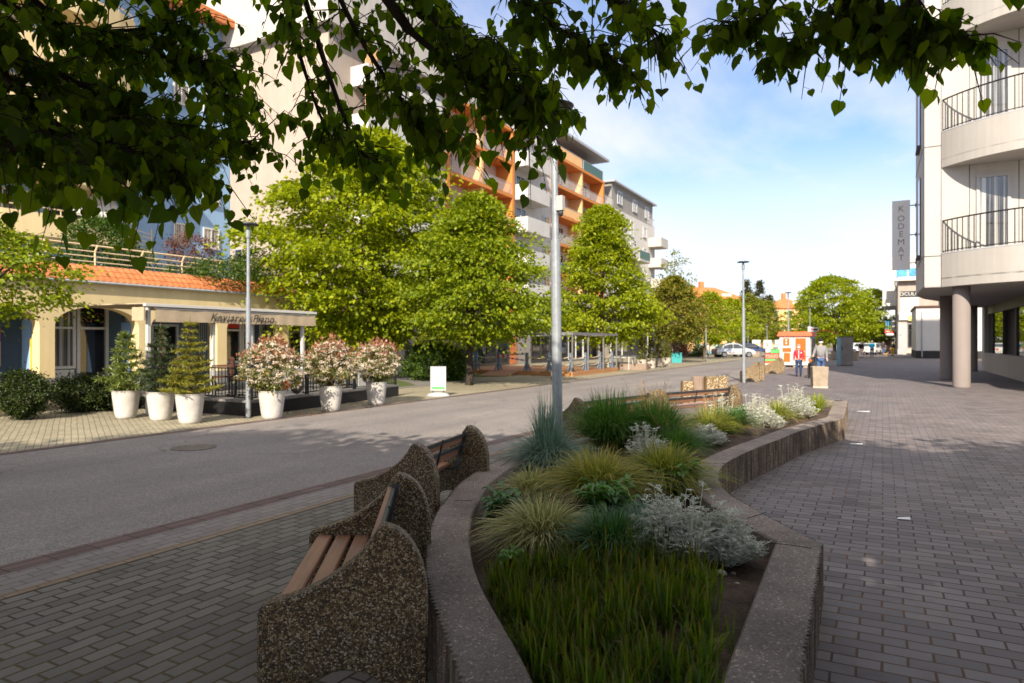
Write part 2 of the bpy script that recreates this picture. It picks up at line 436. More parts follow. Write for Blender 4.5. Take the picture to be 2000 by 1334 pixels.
# foliage
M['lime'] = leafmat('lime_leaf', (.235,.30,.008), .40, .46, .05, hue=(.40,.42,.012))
M['limed'] = leafmat('lime_leaf_deep', (.18,.245,.009), .4, .44, .05, hue=(.31,.34,.012))
M['limebrown'] = leafmat('bronze_green_leaf', (.19,.205,.022), .4, .38, .05, hue=(.27,.20,.035))
M['farleaf'] = leafmat('far_leaf', (.20,.23,.022), .35, .42, .04, hue=(.26,.26,.03))
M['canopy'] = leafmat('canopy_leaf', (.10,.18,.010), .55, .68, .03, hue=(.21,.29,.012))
M['shrub'] = leafmat('dark_shrub_leaf', (.035,.055,.012), .4, .3, .08, hue=(.07,.09,.015))
M['hedge'] = leafmat('hedge_leaf', (.055,.105,.012), .4, .35, .08, hue=(.11,.17,.02))
M['pine'] = leafmat('pine_needle', (.13,.175,.035), .4, .3, .08, hue=(.26,.29,.07))
M['fird'] = leafmat('dark_fir_needle', (.04,.062,.022), .4, .25, .1, hue=(.09,.11,.04))
M['firy'] = leafmat('yellow_fir_needle', (.19,.19,.022), .35, .3, .08, hue=(.36,.32,.04))
M['thuja'] = leafmat('thuja', (.13,.14,.02), .35, .3, .08, hue=(.22,.21,.03))
M['spruce'] = leafmat('spruce', (.05,.055,.02), .3, .2, .05)
M['photinia'] = leafmat('photinia_leaf', (.12,.15,.025), .4, .35, .15, hue=(.30,.20,.06))
M['bronze'] = leafmat('bronze_leaf', (.30,.13,.07), .35, .35, .1, hue=(.45,.18,.09))
M['flower'] = leafmat('cream_flower', (.78,.66,.52), .2, .3, .02, hue=(.88,.82,.70))
M['redleaf'] = leafmat('red_brown_leaf', (.14,.055,.035), .4, .35, .05, hue=(.24,.10,.05))
M['gpale'] = leafmat('variegated_blade', (0.3488,0.3875,0.1395), .45, .35, .10, tipcol=(.52,.42,.22), tip0=.6, hue=(0.725,0.6278,0.3255))
M['gyel'] = leafmat('yellow_blade', (0.2631,0.312,0.0598), .45, .38, .10, tipcol=(.50,.36,.10), tip0=.55, hue=(0.546,0.4664,0.1076))
M['golive'] = leafmat('olive_blade', (0.1987,0.2565,0.0373), .45, .38, .10, tipcol=(.42,.33,.08), tip0=.6, hue=(0.459,0.4099,0.0745))
M['ggreen'] = leafmat('green_blade', (0.0768,0.184,0.0282), .45, .40, .12, tipcol=(.20,.22,.06), tip0=.7, hue=(0.1408,0.304,0.0384))
M['gdark'] = leafmat('dark_green_blade', (0.0432,0.1296,0.0259), .45, .35, .2, hue=(0.0936,0.234,0.0432))
M['gblue'] = leafmat('blue_grey_blade', (0.1463,0.2375,0.1688), .35, .3, .15, tipcol=(.33,.31,.2), tip0=.75, hue=(0.2475,0.375,0.27))
M['gred'] = leafmat('red_tipped_blade', (0.0878,0.1625,0.0117), .5, .45, .06, tipcol=(.17,.03,.018), tip0=.42, hue=(0.1463,0.221,0.0164))
M['silver'] = leafmat('silver_leaf', (0.5131,0.5405,0.4685), .30, .2, .05, hue=(0.759,0.759,0.6693))
M['silverstem'] = mat('silver_stem', (.50,.47,.36), .9, .15, 20)
M['broad'] = leafmat('broad_leaf', (0.0744,0.1875,0.0264), .35, .35, .18, hue=(0.12,0.27,0.036))
M['broadd'] = leafmat('dark_broad_leaf', (0.0512,0.128,0.0282), .35, .3, .2, hue=(0.0896,0.192,0.0384))
M['broadl'] = leafmat('pale_broad_leaf', (0.1169,0.275,0.0372), .3, .4, .15, hue=(0.17,0.35,0.0531))
M['dry'] = leafmat('dry_blade', (.45,.30,.12), .3, .3, .02)
M['limeg'] = leafmat('lime_blade', (.26,.32,.03), .35, .4, .06, hue=(.42,.44,.05))
M['lime_p'] = mat('pale_poster', (.55,.60,.42), .6, .2, 3)
M['limeboard'] = mat('lime_board', (.70,.72,.22), .5, .1, 3)
M['fallen'] = leafmat('fallen_leaf', (.28,.12,.04), .4, .1, .02, hue=(.42,.2,.07))
# ================================================================= GROUND
def sheet(name, pts, z, m):
    mb = MB(); mb.add([(x, y, z) for x, y in pts], [tuple(range(len(pts)))])
    return struct(name, mb, m)
def rect(x0, y0, x1, y1): return [(x0,y0),(x1,y0),(x1,y1),(x0,y1)]
sheet('ground', rect(-900,-500,900,1200), -.012, M['ground'])
sheet('plaza_paving', rect(-4.93,-60,60,240), 0, M['plaza'])
sheet('bench_paving', [(-4.93,-30),(-1.6,-30),(-1.6,13),(-2.4,16.2),(-4.93,16.2)], .004, M['bpave'])
sheet('paving_row', rect(-5.03,-60,-4.93,240), .008, M['oband'])
sheet('paving_band', rect(-5.45,-60,-5.03,240), .008, M['lband'])
sheet('kerb_row', rect(-5.67,-60,-5.45,240), .010, M['rband'])
sheet('road', rect(-11.2,-60,-5.67,400), .004, M['asphalt'])
sheet('road_edge', rect(-11.40,-60,-11.2,240), .010, M['rband'])
sheet('left_pavement', rect(-23.2,-60,-11.40,240), .006, M['tan'])
sheet('planting_strip', [(-21.9,-10),(-16.6,-10),(-16.9,6),(-17.6,9.4),(-18.6,12.5),(-21.9,13)], .016, M['drysoil'])
p = [G(*q)[:2] for q in ((604,770),(604,746),(690,732),(785,734),(842,744),(852,752),(760,762))]
sheet('side_path', p, .014, M['path'])
p = [G(*q)[:2] for q in ((740,758),(735,742),(762,740),(795,747),(812,753),(780,757))]
sheet('lawn', p, .020, M['lawn'])
p = [G(*q)[:2] for q in ((775,733),(780,727),(850,735),(905,737),(905,741),(850,743))]
sheet('lawn', p, .020, M['lawn'])
p = [G(*q)[:2] for q in ((918,737),(918,731),(985,730),(990,736))]
sheet('lawn', p, .020, M['lawn'])
mb = MB(); c = G(378, 875); mb.lathe([(.33,0),(.33,.006),(.30,.009),(.02,.009)], 24, (c[0], c[1], .006))
tag(mb.build('manhole_cover', M['cover'], loc=c), 'round worn manhole cover in the asphalt road', 'manhole cover')

# ================================================================= PLANTER
def crom(P, closed_idx, n=14):
    """smooth open polyline through P"""
    P = [Vector((a, b, 0)) for a, b in P]; out = []
    for i in range(len(P)-1):
        p0 = P[max(i-1, 0)]; p1 = P[i]; p2 = P[i+1]; p3 = P[min(i+2, len(P)-1)]
        for k in range(n):
            t = k/n
            out.append(.5*((2*p1) + (p2-p0)*t + (2*p0-5*p1+4*p2-p3)*t*t + (3*p1-p0-3*p2+p3)*t**3))
    out.append(P[-1]); return out
def resample(P, step):
    out = [P[0]]; acc = 0
    for a, b in zip(P, P[1:]):
        L_ = (b-a).length; d = step-acc
        while d <= L_:
            out.append(a.lerp(b, d/L_)); d += step
        acc = L_-(d-step)
    if (out[-1]-P[-1]).length > step*.4: out.append(P[-1])
    return out
RIMH = .36
left = [(-.75,1.15),(-1.02,1.65),(-1.42,2.2),(-2.09,2.94),(-2.52,3.52),(-2.90,4.15),(-3.19,4.77),(-3.43,5.36),(-3.64,6.2),(-3.72,7.1),(-3.62,7.96),(-3.50,8.97),(-3.40,10.2),(-3.10,11.7),(-2.62,13.2),(-2.0,14.6),(-1.75,16.66)]
rightA = [(-.34,4.78),(-.80,5.42),(-1.20,6.1),(-1.42,6.9),(-1.46,7.6),(-1.36,8.6),(-1.22,9.5),(-1.02,10.8),(-.57,12.8)]
SL = crom(left, 0); SR = crom(rightA, 0)
outer = resample([Vector((-.22,1.15,0)), Vector((-.34,4.78,0))], .0225)[:-1] + resample(SR, .0225)[:-1] + resample([Vector((-.57,12.8,0)), Vector((-.67,16.66,0))], .0225)[:-1] + resample([Vector((-.67,16.66,0)), Vector((-1.75,16.66,0))], .0225)[:-1] + resample(list(reversed(SL)), .0225)[:-1] + resample([Vector((-.75,1.15,0)), Vector((-.22,1.15,0))], .0225)[:-1]
no = len(outer)
def normals(P):
    out = []
    for i in range(len(P)):
        d = (P[(i+5) % len(P)]-P[i-5]).normalized(); out.append(Vector((d.y, -d.x, 0)))
    return out
ON = normals(outer)
inner = [p - n*.27 for p, n in zip(outer, ON)]
# ribs: every second point pushed out
rng = random.Random(3)
mb = MB(); mt = MB()
wall_o = []; 
for i, (p, n) in enumerate(zip(outer, ON)):
    wall_o.append(p + n*(.009 if i % 2 else -.009) + n*rng.uniform(-.004,.004))
vs = []
for q in wall_o: vs.append((q.x, q.y, -.02))
for q in wall_o: vs.append((q.x, q.y, RIMH-.004))
fs = [(i, (i+1) % no, no+(i+1) % no, no+i) for i in range(no)]
mb.add(vs, fs)
# top coping with a broken edge following the ribs
vs = []
for q, n in zip(wall_o, ON): vs.append((q.x, q.y, RIMH-.004+rng.uniform(-.004,0)))
for q, p, n in zip(wall_o, outer, ON):
    r = p - n*.03; vs.append((r.x, r.y, RIMH))
for q, n in zip(inner, ON):
    r = q + n*.012; vs.append((r.x, r.y, RIMH))
for q in inner: vs.append((q.x, q.y, RIMH-.012))
for q in inner: vs.append((q.x, q.y, .1))
fs = []
for k in range(4):
    fs += [(k*no+i, k*no+(i+1) % no, (k+1)*no+(i+1) % no, (k+1)*no+i) for i in range(no)]
mt.add(vs, fs)
root = thing('concrete_planter', 'long curving low planter wall of ribbed dark concrete full of grasses', 'planter', (-1.8,8,0))
mb.build('ribbed_wall', M['rib'], root)
mt.build('coping', M['rim'], root)
# joints across the coping
for (u, v, u2, v2) in ((925,979,884,977),(1455,1014,1500,999),(1498,1060,1592,1072),(1430,905,1366,905),(1000,895,975,912)):
    a = Vector(G(u, v, RIMH)); b = Vector(G(u2, v2, RIMH)); a.z = b.z = RIMH+.001
    mj = MB(); q_ = a.lerp(b,.5)+Vector((.01,.012,0)); mj.beam(a.lerp(b,.07), q_, .005, .004); mj.beam(q_, a.lerp(b,.93), .005, .004); mj.build('joint', M['dark'], root)
# soil: a gently uneven bed inside
ms = MB(); NX, NY = 60, 150; SOILH = .27
gx = np.linspace(-3.75,-.25,NX); gy = np.linspace(1.2,16.6,NY)
def inside(x, y, P):
    c_ = False; j = len(P)-1
    for i in range(len(P)):
        if ((P[i].y > y) != (P[j].y > y)) and (x < (P[j].x-P[i].x)*(y-P[i].y)/(P[j].y-P[i].y)+P[i].x): c_ = not c_
        j = i
    return c_
mid = [p - n*.14 for p, n in zip(outer, ON)][::7]
soilz = lambda x, y: SOILH + .025*math.sin(3.1*x+1.3*y)+.02*math.sin(7*x-5*y)+.012*math.sin(17*x+13*y)
V = [(x, y, soilz(x, y)) for y in gy for x in gx]; ok = [inside(x, y, mid) for y in gy for x in gx]
idx = {}; vv = []; ff = []
for j in range(NY-1):
    for i in range(NX-1):
        q = [j*NX+i, j*NX+i+1, (j+1)*NX+i+1, (j+1)*NX+i]
        if any(ok[k] for k in q):
            for k in q:
                if k not in idx: idx[k] = len(vv); vv.append(V[k])
            ff.append(tuple(idx[k] for k in q))
vv = [(x, y, z) for x, y, z in vv]
keep = []
for f in ff:
    keep.append(f)
# clamp strays to the wall line so no soil pokes outside
for k, (x, y, z) in enumerate(vv):
    if not inside(x, y, mid):
        b = min(mid, key=lambda p_: (p_.x-x)**2+(p_.y-y)**2); vv[k] = (b.x, b.y, z)
ms.add(vv, keep)
tag(ms.build('soil', M['soil'], smooth=True), kind='structure')
# stones lying on the soil
for (u, v, r) in ((1408,1120,.035),(1432,1111,.018),(1440,1150,.014)):
    c = G(u, v, SOILH+.01); m_ = MB(); m_.ell((c[0], c[1], soilz(c[0], c[1])+.01), (r, r*.75, r*.6), 10, 7)
    tag(m_.build('stone', M['stone'], smooth=True, loc=(c[0], c[1], SOILH)), {.035:'largest pale pebble on bare soil beside the silver plant', .018:'small pebble just behind the largest pale pebble on the soil', .014:'tiniest dark pebble on bare soil near the planter edge'}[r], 'pebble')

# ================================================================= BENCHES
def plate_poly():
    # side view: x forwards (front edge x=-.38), z up
    P = [(-.38,0),(-.38,.43),(-.365,.455),(-.34,.465)]
    for x, zz in ((-.25,.487),(-.19,.507),(-.137,.530),(-.075,.563),(-.016,.603),(.03,.637),(.07,.675),(.105,.716),(.133,.755),(.152,.785)): P.append((x, zz))
    P += [(.166,.803),(.178,.805)]
    for k in range(1, 11):            # convex back
        t = k/10; P.append((.178+.202*math.sin(t*math.pi/2), .80-.35*(1-math.cos(t*math.pi/2))*1.0))
    P += [(.38,.0),(.20,0)]
    for k in range(1, 12):
        t = k/12*math.pi; P.append((.0+.20*math.cos(t), .15*math.sin(t)))
    P.append((-.20,0)); return P
def make_bench(Lb, label, group, am='agg'):
    t = thing('park_bench', label, 'bench', group=group)
    for s in (-1, 1):
        m_ = MB(); th = .10
        poly = plate_poly(); n = len(poly)
        y0 = s*Lb/2
        # bevelled slab
        rings = []
        for (yy, ins) in ((-th/2, .012), (-th/2+.012, 0), (th/2-.012, 0), (th/2, .012)):
            cx = sum(a for a, b in poly)/n; cz = .3
            ring = []
            for i, (a, b) in enumerate(poly):
                pa = Vector(poly[i-1]); pb = Vector(poly[(i+1) % n]); d = (pb-pa).normalized(); nn = Vector((d.y, -d.x))
                ring.append((a+nn.x*ins, y0+yy, max(-.01, b+nn.y*ins)))
            rings.append(ring)
        vs = [p for r in rings for p in r]; fs = []
        for k in range(3): fs += [(k*n+i, k*n+(i+1) % n, (k+1)*n+(i+1) % n, (k+1)*n+i) for i in range(n)]
        fs += [tuple(range(n-1,-1,-1)), tuple(3*n+i for i in range(n))]
        m_.add(vs, fs); m_.build('end_panel', M[am], t, local=True)
    def slat(c, w, h, tilt, name):
        m_ = MB(); hl = Lb/2-.052
        ca, sa = math.cos(tilt), math.sin(tilt); b = .008
        prof = [(-w/2+b,-h/2),(w/2-b,-h/2),(w/2,-h/2+b),(w/2,h/2-b),(w/2-b,h/2),(-w/2+b,h/2),(-w/2,h/2-b),(-w/2,-h/2+b)]
        P = [(c[0]+a*ca-d*sa, -hl, c[1]+a*sa+d*ca) for a, d in prof]
        m_.extr(P, (0, 2*hl, 0)); m_.build(name, M['slat'], t, local=True)
    for x in (-.28,-.165,-.05): slat((x, .415+(-.02*(x+.28))), .09, .038, -.04, 'seat_slat')
    for k in range(2): slat((.085+.035*k, .56+.125*k), .038, .085, -.26, 'back_slat')
    for s in (-1, 1):
        m_ = MB(); y = s*(Lb/2-.09)
        m_.beam((-.31,y,.378), (.04,y,.372), .035, .02)
        m_.beam((.075,y,.37), (.165,y,.75), .012, .045)
        m_.tube([(.10,y-.02,.56),(.10,y+.02,.56)], .014, 8)
        m_.build('bracket', M['steel'], t, local=True)
    m_ = MB(); hl = Lb/2-.06
    m_.beam((.115,-hl,.60),(.115,hl,.60), .02, .03); m_.beam((.148,-hl,.715),(.148,hl,.715), .02, .03)
    m_.beam((.10,0,.50),(.16,0,.74), .02, .012)
    m_.build('back_rail', M['steel'], t, local=True)
    return t
def bench_from(a, b, label, group='benches beside the concrete planter'):
    """a, b: centres of the two end panels in view coordinates (x right, z ahead)"""
    pa = Vector(cw(*a)); pb = Vector(cw(*b)); d = pb-pa
    t = make_bench(d.length, label, group)
    rz = math.atan2(d.y, d.x)-math.pi/2
    place(t, ((pa.x+pb.x)/2, (pa.y+pb.y)/2, .004), rz)
    return t
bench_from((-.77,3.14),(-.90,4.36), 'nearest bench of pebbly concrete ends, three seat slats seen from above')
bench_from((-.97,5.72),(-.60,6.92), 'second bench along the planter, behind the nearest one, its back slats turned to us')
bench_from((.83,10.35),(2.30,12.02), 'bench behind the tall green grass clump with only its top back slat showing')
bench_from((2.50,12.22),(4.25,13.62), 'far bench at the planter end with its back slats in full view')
def xz(u, v): z = F*HC/(v-667.); return ((u-1000)/F*z, z)
a = xz(1464,745); b = xz(1481,741)
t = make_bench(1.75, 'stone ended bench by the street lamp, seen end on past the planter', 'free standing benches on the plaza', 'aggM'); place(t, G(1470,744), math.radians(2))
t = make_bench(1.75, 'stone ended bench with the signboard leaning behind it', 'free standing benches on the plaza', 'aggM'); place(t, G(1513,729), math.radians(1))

# ================================================================= PLANTS IN THE PLANTER
def blades(n, h, spread, w, droop, r0, rng_, hvar=.3, seg=5, up=.0, base=(0,0,0), ell=(1,1)):
    az = rng_.uniform(0, 2*math.pi, n); lean = rng_.uniform(.05, 1, n)**(.75)
    hh = h*(1+rng_.uniform(-hvar, hvar*.6, n))*(1-.28*lean); sp = spread*lean*rng_.uniform(.75, 1.15, n)
    dr = droop*lean**1.3*h*rng_.uniform(.6, 1.3, n)
    rb = r0*np.sqrt(rng_.uniform(0, 1, n)); az0 = az + rng_.normal(0, .7, n)
    bx = rb*np.cos(az0)*ell[0]; by = rb*np.sin(az0)*ell[1]
    t = np.linspace(0, 1, seg+1)
    R = sp[:,None]*(t[None,:]**1.35)
    Z = hh[:,None]*(1-(1-t[None,:])**1.45) - dr[:,None]*t[None,:]**2.6
    kink = rng_.normal(0, .14, n)
    A = az[:,None]+kink[:,None]*t[None,:]**2
    X = bx[:,None]+R*np.cos(A)*ell[0]; Y = by[:,None]+R*np.sin(A)*ell[1]
    W = w*rng_.uniform(.6, 1.25, n)[:,None]*np.array([.65 if q < .01 else 1-.92*q**1.9 for q in t])[None,:]
    tw = rng_.uniform(-.9, .9, n)
    PX = -np.sin(A)*np.cos(tw)[:,None]; PY = np.cos(A)*np.cos(tw)[:,None]; PZ = np.sin(tw)[:,None]*np.ones_like(A)*.6
    Pm = np.stack([X, Y, Z], -1); S = np.stack([PX, PY, PZ], -1)*W[...,None]/2
    V = np.stack([Pm-S, Pm+S], 2).reshape(-1, 3)
    V[:,2] = np.maximum(V[:,2], .005)
    V += np.array(base)
    k = seg+1; Fc = []
    o = (np.arange(n)*k*2)[:,None]; s_ = np.arange(seg)[None,:]*2
    a0 = (o+s_).ravel()
    Fa = np.stack([a0, a0+1, a0+3, a0+2], 1)
    att = np.repeat(np.tile(t, n), 2)
    return V, Fa, att
def plant(name, label, cat, u, v, mats, build, group=None):
    c = G(u, v, SOILH)
    c = (c[0], c[1], soilz(c[0], c[1])-.012)
    m_ = MB(); build(m_)
    o = m_.build(name, mats, local=True); o.location = c
    return tag(o, label, cat, group)
def tuft(name, label, u, v, mat_, n, h, sp, w, dr, r0, seed, cat='grass clump', hv=.3, group=None, seedheads=0, ell=(1,1), dead=0):
    r = np.random.default_rng(seed)
    def bld(m_):
        m_.arr(*blades(n, h, sp, w, dr, r0, r, hv, ell=ell)[:2], mi=0, att=None); 
    c = G(u, v, SOILH); c = (c[0], c[1], soilz(c[0], c[1])-.012)
    V, Fa, att = blades(n, h, sp, w, dr, r0, r, hv, ell=ell)
    m_ = MB(); m_.arr(V, Fa, 0, att)
    if dead:
        V, Fa, att = blades(dead, h*.5, sp*.9, w*.8, dr*1.4, r0, r, hv); m_.arr(V, Fa, 1, att)
    if seedheads:
        for k in range(seedheads):
            a = r.uniform(0, 6.28); rr = sp*r.uniform(.2,.75); hh = h*r.uniform(1.0,1.32)
            tip = Vector((rr*math.cos(a), rr*math.sin(a), hh)); b0 = Vector((rr*.15*math.cos(a), rr*.15*math.sin(a), 0)); mid_ = b0.lerp(tip, .6)+Vector((0,0,.05))
            k0 = m_.n; m_.tube([b0, mid_, tip], [.0022,.0018,.001], 3, 1, False)
            for q in range(14):
                f = .62+.38*q/14; p0 = mid_.lerp(tip, (f-.6)/.4); d = Vector((r.normal(0,.03), r.normal(0,.03), r.uniform(.0,.035)))
                m_.add([p0, p0+d*.5+Vector((.003,0,0)), p0+d, p0+d*.5-Vector((.003,0,0))], [(0,1,2,3)], 1)
            m_.att.extend([1.0]*(m_.n-k0))
    o = m_.build(name, [mat_, M['dry']], local=True); o.location = c
    return tag(o, label, cat, group)

tuft('fountain_grass', 'pale variegated arching grass mound nearest the left rim, above the front grass bed', 1058,1068, M['gpale'], 1300, .38, .56, .0125, .62, .07, 11, dead=90)
tuft('fountain_grass', 'smaller pale variegated grass mound behind the nearest pale mound', 1036,968, M['gpale'], 750, .34, .44, .011, .6, .06, 12, dead=80)
tuft('fountain_grass', 'broad yellow green arching grass in the middle of the planter', 1168,985, M['gyel'], 1450, .48, .66, .0135, .55, .11, 13, dead=110)
tuft('fountain_grass', 'olive yellow arching grass beside the inner curve of the right rim', 1298,962, M['golive'], 1400, .46, .66, .013, .6, .11, 14, dead=90)
tuft('grass_tuft', 'fine dark green grass tuft between the pale mound and the silver plant', 1192,1092, M['gdark'], 1400, .32, .42, .0085, .45, .10, 15, dead=20)
tuft('blue_grass', 'large spiky blue grey grass by the left rim near the tall lamp post', 1072,912, M['gblue'], 1700, .52, .72, .007, .75, .12, 16, dead=60)
tuft('blue_grass', 'upright blue grey grass growing out of the spiky blue clump', 1066,908, M['gblue'], 480, .84, .30, .008, .1, .08, 17, hv=.35)
tuft('fescue_tuft', 'rounded grey green fescue hump behind the silver plant', 1268,1048, M['gblue'], 1100, .30, .32, .005, .55, .10, 18)
tuft('tall_grass', 'tall dense deep green grass clump in front of the hidden bench', 1188,880, M['ggreen'], 2300, .74, .60, .011, .35, .20, 19, hv=.35, dead=160)
tuft('tall_grass', 'tall soft green grass clump with pale seed heads beside the deep green one', 1275,876, M['ggreen'], 2300, .70, .66, .010, .4, .22, 20, hv=.35, seedheads=26, dead=40)
tuft('tall_grass', 'fine green grass clump spilling towards the inner right rim', 1322,893, M['ggreen'], 1200, .44, .50, .008, .6, .12, 21, seedheads=6, dead=30)
tuft('tall_grass', 'low olive grass behind the white leaved cushion', 1385,852, M['golive'], 1100, .50, .60, .010, .5, .15, 22, seedheads=8)
tuft('tall_grass', 'green grass in front of the far bench, next to the round shrub', 1425,848, M['ggreen'], 900, .42, .5, .010, .5, .14, 23)
tuft('sedge_tuft', 'olive brown sedge between two silver plants at the far end', 1516,826, M['golive'], 650, .44, .46, .012, .45, .10, 24, dead=30)
tuft('sedge_tuft', 'bright lime grass tuft at the far right end of the planter', 1594,806, M['limeg'], 420, .42, .34, .012, .35, .10, 25)
tuft('sedge_tuft', 'dry straw coloured tuft at the foot of the far round shrub', 1447,838, M['dry'], 160, .14, .20, .008, .6, .06, 26)
tuft('seed_grass', 'wispy grass stalks with feathery seed heads before the two far benches', 1293,838, M['golive'], 60, .30, .2, .006, .2, .05, 27, seedheads=16)

def silver(name, label, u, v, n, h, r_, seed, stalks=6):
    r = np.random.default_rng(seed)
    c = G(u, v, SOILH); c = (c[0], c[1], soilz(c[0], c[1])-.012)
    m_ = MB(); st = MB()
    for k in range(n):
        a = r.uniform(0, 6.28); q = math.sqrt(r.uniform(0, 1)); hh = h*(1-.55*q*q)*r.uniform(.65, 1.1)
        rr = r_*q
        if k < stalks: hh = h*r.uniform(1.0,1.22); rr = r_*r.uniform(0,.85)
        tip = Vector((rr*math.cos(a), rr*math.sin(a), hh)); b0 = Vector((tip.x*.35, tip.y*.35, 0)); md = b0.lerp(tip, .55)+Vector((tip.x*.12, tip.y*.12, -.01))
        pts = [b0, md, tip]
        st.tube(pts, [.004,.0035,.002], 4, 0, False)
        nl = 9 if k >= stalks else 7
        for j in range(nl):
            f = r.uniform(.35, 1.0) if k >= stalks else (.35+.65*j/nl if j < 3 else r.uniform(.88,1.02))
            p0 = md.lerp(tip, (f-.5)*2) if f > .5 else b0.lerp(md, f*2)
            a2 = r.uniform(0, 6.28); el = r.uniform(-.1, .9); Ls = r.uniform(.035, .075)
            d = Vector((math.cos(a2)*math.cos(el), math.sin(a2)*math.cos(el), math.sin(el))); s_ = d.cross(Vector((0,0,1))).normalized(); up_ = s_.cross(d)
            def lobe(o_, dd, l_, w_):
                ss = dd.cross(up_).normalized()*w_
                m_.add([o_, o_+dd*l_*.6+ss, o_+dd*l_-up_*l_*.15, o_+dd*l_*.6-ss], [(0,1,2,3)])
            lobe(p0, d, Ls, .006)
            for e in (.35, .6):
                for sg in (-1, 1):
                    lobe(p0+d*Ls*e, (d*.6+s_*sg*.8).normalized(), Ls*.5, .0045)
    o = m_.build(name, M['silver'], local=True); o.location = c; o['_o'] = (0,0,0)
    st.build('stem', M['silverstem'], o, local=True)
    return tag(o, label, 'silver plant')
silver('silver_ragwort', 'large silver white feathery plant in front of the grey fescue hump', 1318,1092, 190, .36, .30, 31, 9)
silver('silver_ragwort', 'silver white feathery plant in the corner of the right rim', 1415,1094, 150, .31, .25, 32, 10)
silver('silver_ragwort', 'thin silver stalks rising behind the olive arching grass', 1262,902, 60, .32, .26, 33, 14)
silver('silver_ragwort', 'low dense white leaved cushion by the inner curve of the right rim', 1372,866, 200, .26, .34, 34, 3)
silver('silver_ragwort', 'silver bush left of the olive brown sedge at the far end', 1475,833, 190, .46, .34, 35, 12)
silver('silver_ragwort', 'silver bush right of the olive brown sedge at the far end', 1553,819, 190, .50, .38, 36, 10)
silver('silver_ragwort', 'small silver ball in front of the olive brown sedge', 1512,833, 60, .26, .17, 37, 2)
silver('silver_ragwort', 'silver stalks standing before the back slats of the far bench', 1405,838, 70, .48, .3, 38, 12)

def broad(name, label, u, v, mat_, n, h, Lf, w, seed, cat='leafy plant'):
    r = np.random.default_rng(seed)
    c = G(u, v, SOILH); c = (c[0], c[1], soilz(c[0], c[1])-.012)
    m_ = MB()
    ns = max(3, n//9)
    for s_ in range(ns):
        a0 = r.uniform(0, 6.28); q = r.uniform(0, 1); tip = Vector((math.cos(a0)*q*Lf*.9, math.sin(a0)*q*Lf*.9, h*r.uniform(.6,1)))
        b0 = Vector((tip.x*.3, tip.y*.3, 0))
        k0 = m_.n
        m_.tube([b0, tip], [.005,.003], 5, 0, False)
        for j in range(9):
            f = .25+.75*j/8; p0 = b0.lerp(tip, f); a = j*2.4+r.uniform(-.4,.4)+a0; l = Lf*r.uniform(.7,1.1)*(1-.35*f); el = .25+.8*f
            d = Vector((math.cos(a), math.sin(a), 0)); s2 = Vector((-d.y, d.x, 0))
            vs = []; K = 5
            for e in range(K+1):
                t = e/K; pp = p0+d*l*t*math.cos(el*.6)+Vector((0,0,l*(math.sin(el)*t-.75*t*t)))
                ww = w*math.sin(math.pi*min(.999, .08+t*.92))**.8/2
                vs += [pp-s2*ww+Vector((0,0,ww*.5)), pp, pp+s2*ww+Vector((0,0,ww*.5))]
            fs = []
            for e in range(K): fs += [(e*3,e*3+1,e*3+4,e*3+3),(e*3+1,e*3+2,e*3+5,e*3+4)]
            m_.add(vs, fs)
    o = m_.build(name, mat_, local=True, smooth=True); o.location = c
    return tag(o, label, cat)
broad('leafy_plant', 'broad leaved green plant in front of the broad yellow green grass', 1190,1016, M['broad'], 150, .27, .27, .05, 41)
broad('leafy_plant', 'dark broad leaved plant against the left rim behind the pale mound', 990,1020, M['broadd'], 130, .28, .22, .052, 42)
broad('leafy_plant', 'fresh light green rosette at the left edge of the front grass bed', 995,1112, M['broadl'], 54, .16, .13, .042, 43)
broad('leafy_plant', 'broad leaved green plant tucked under the olive arching grass', 1315,968, M['broad'], 130, .29, .26, .05, 44)
broad('leafy_plant', 'bushy green plant right of the tall grass near the far bench', 1442,836, M['broadd'], 110, .42, .20, .035, 45)
broad('leafy_plant', 'green leaves at the foot of the far silver bush', 1570,818, M['broad'], 45, .18, .2, .04, 46)
broad('leafy_plant', 'leafy green plant under the far bench back', 1392,846, M['broad'], 60, .34, .2, .04, 47)
broad('leafy_plant', 'small green weed low at the front left of the planter', 1052,1275, M['broadd'], 20, .05, .06, .03, 48)
broad('leafy_plant', 'leafy sprig in front of the tall soft green grass', 1420,842, M['broad'], 30, .2, .14, .04, 49)
# front bed of red-tipped blades: uncountable
r = np.random.default_rng(51); m_ = MB()
poly = [Vector(G(*q, SOILH)) for q in ((958,1130),(1030,1110),(1120,1098),(1230,1102),(1330,1092),(1385,1130),(1392,1200),(1392,1290),(1375,1420),(1120,1430),(1045,1330),(985,1215))]
xs = [p.x for p in poly]; ys = [p.y for p in poly]
cnt = 0
while cnt < 1500:
    x = r.uniform(min(xs), max(xs)); y = r.uniform(min(ys), max(ys))
    if not inside(x, y, poly) or not inside(x, y, [p-n*.30 for p, n in zip(outer, ON)]): continue
    V, Fa, att = blades(3, .235*r.uniform(.45,1.15), .12, .0135, .12, .02, r, .4, 4)
    if math.sin(9*x+2*y)+math.sin(11*y-3*x)+r.normal(0,.5) < -1.35: continue
    V += np.array([x+r.normal(0,.03), y+r.normal(0,.03), soilz(x, y)-.01]); m_.arr(V, Fa, 0, att); cnt += 1
tag(m_.build('red_tipped_grass', M['gred']), 'dense bed of upright green blades with red tips filling the planter front', 'grass bed', kind='stuff')
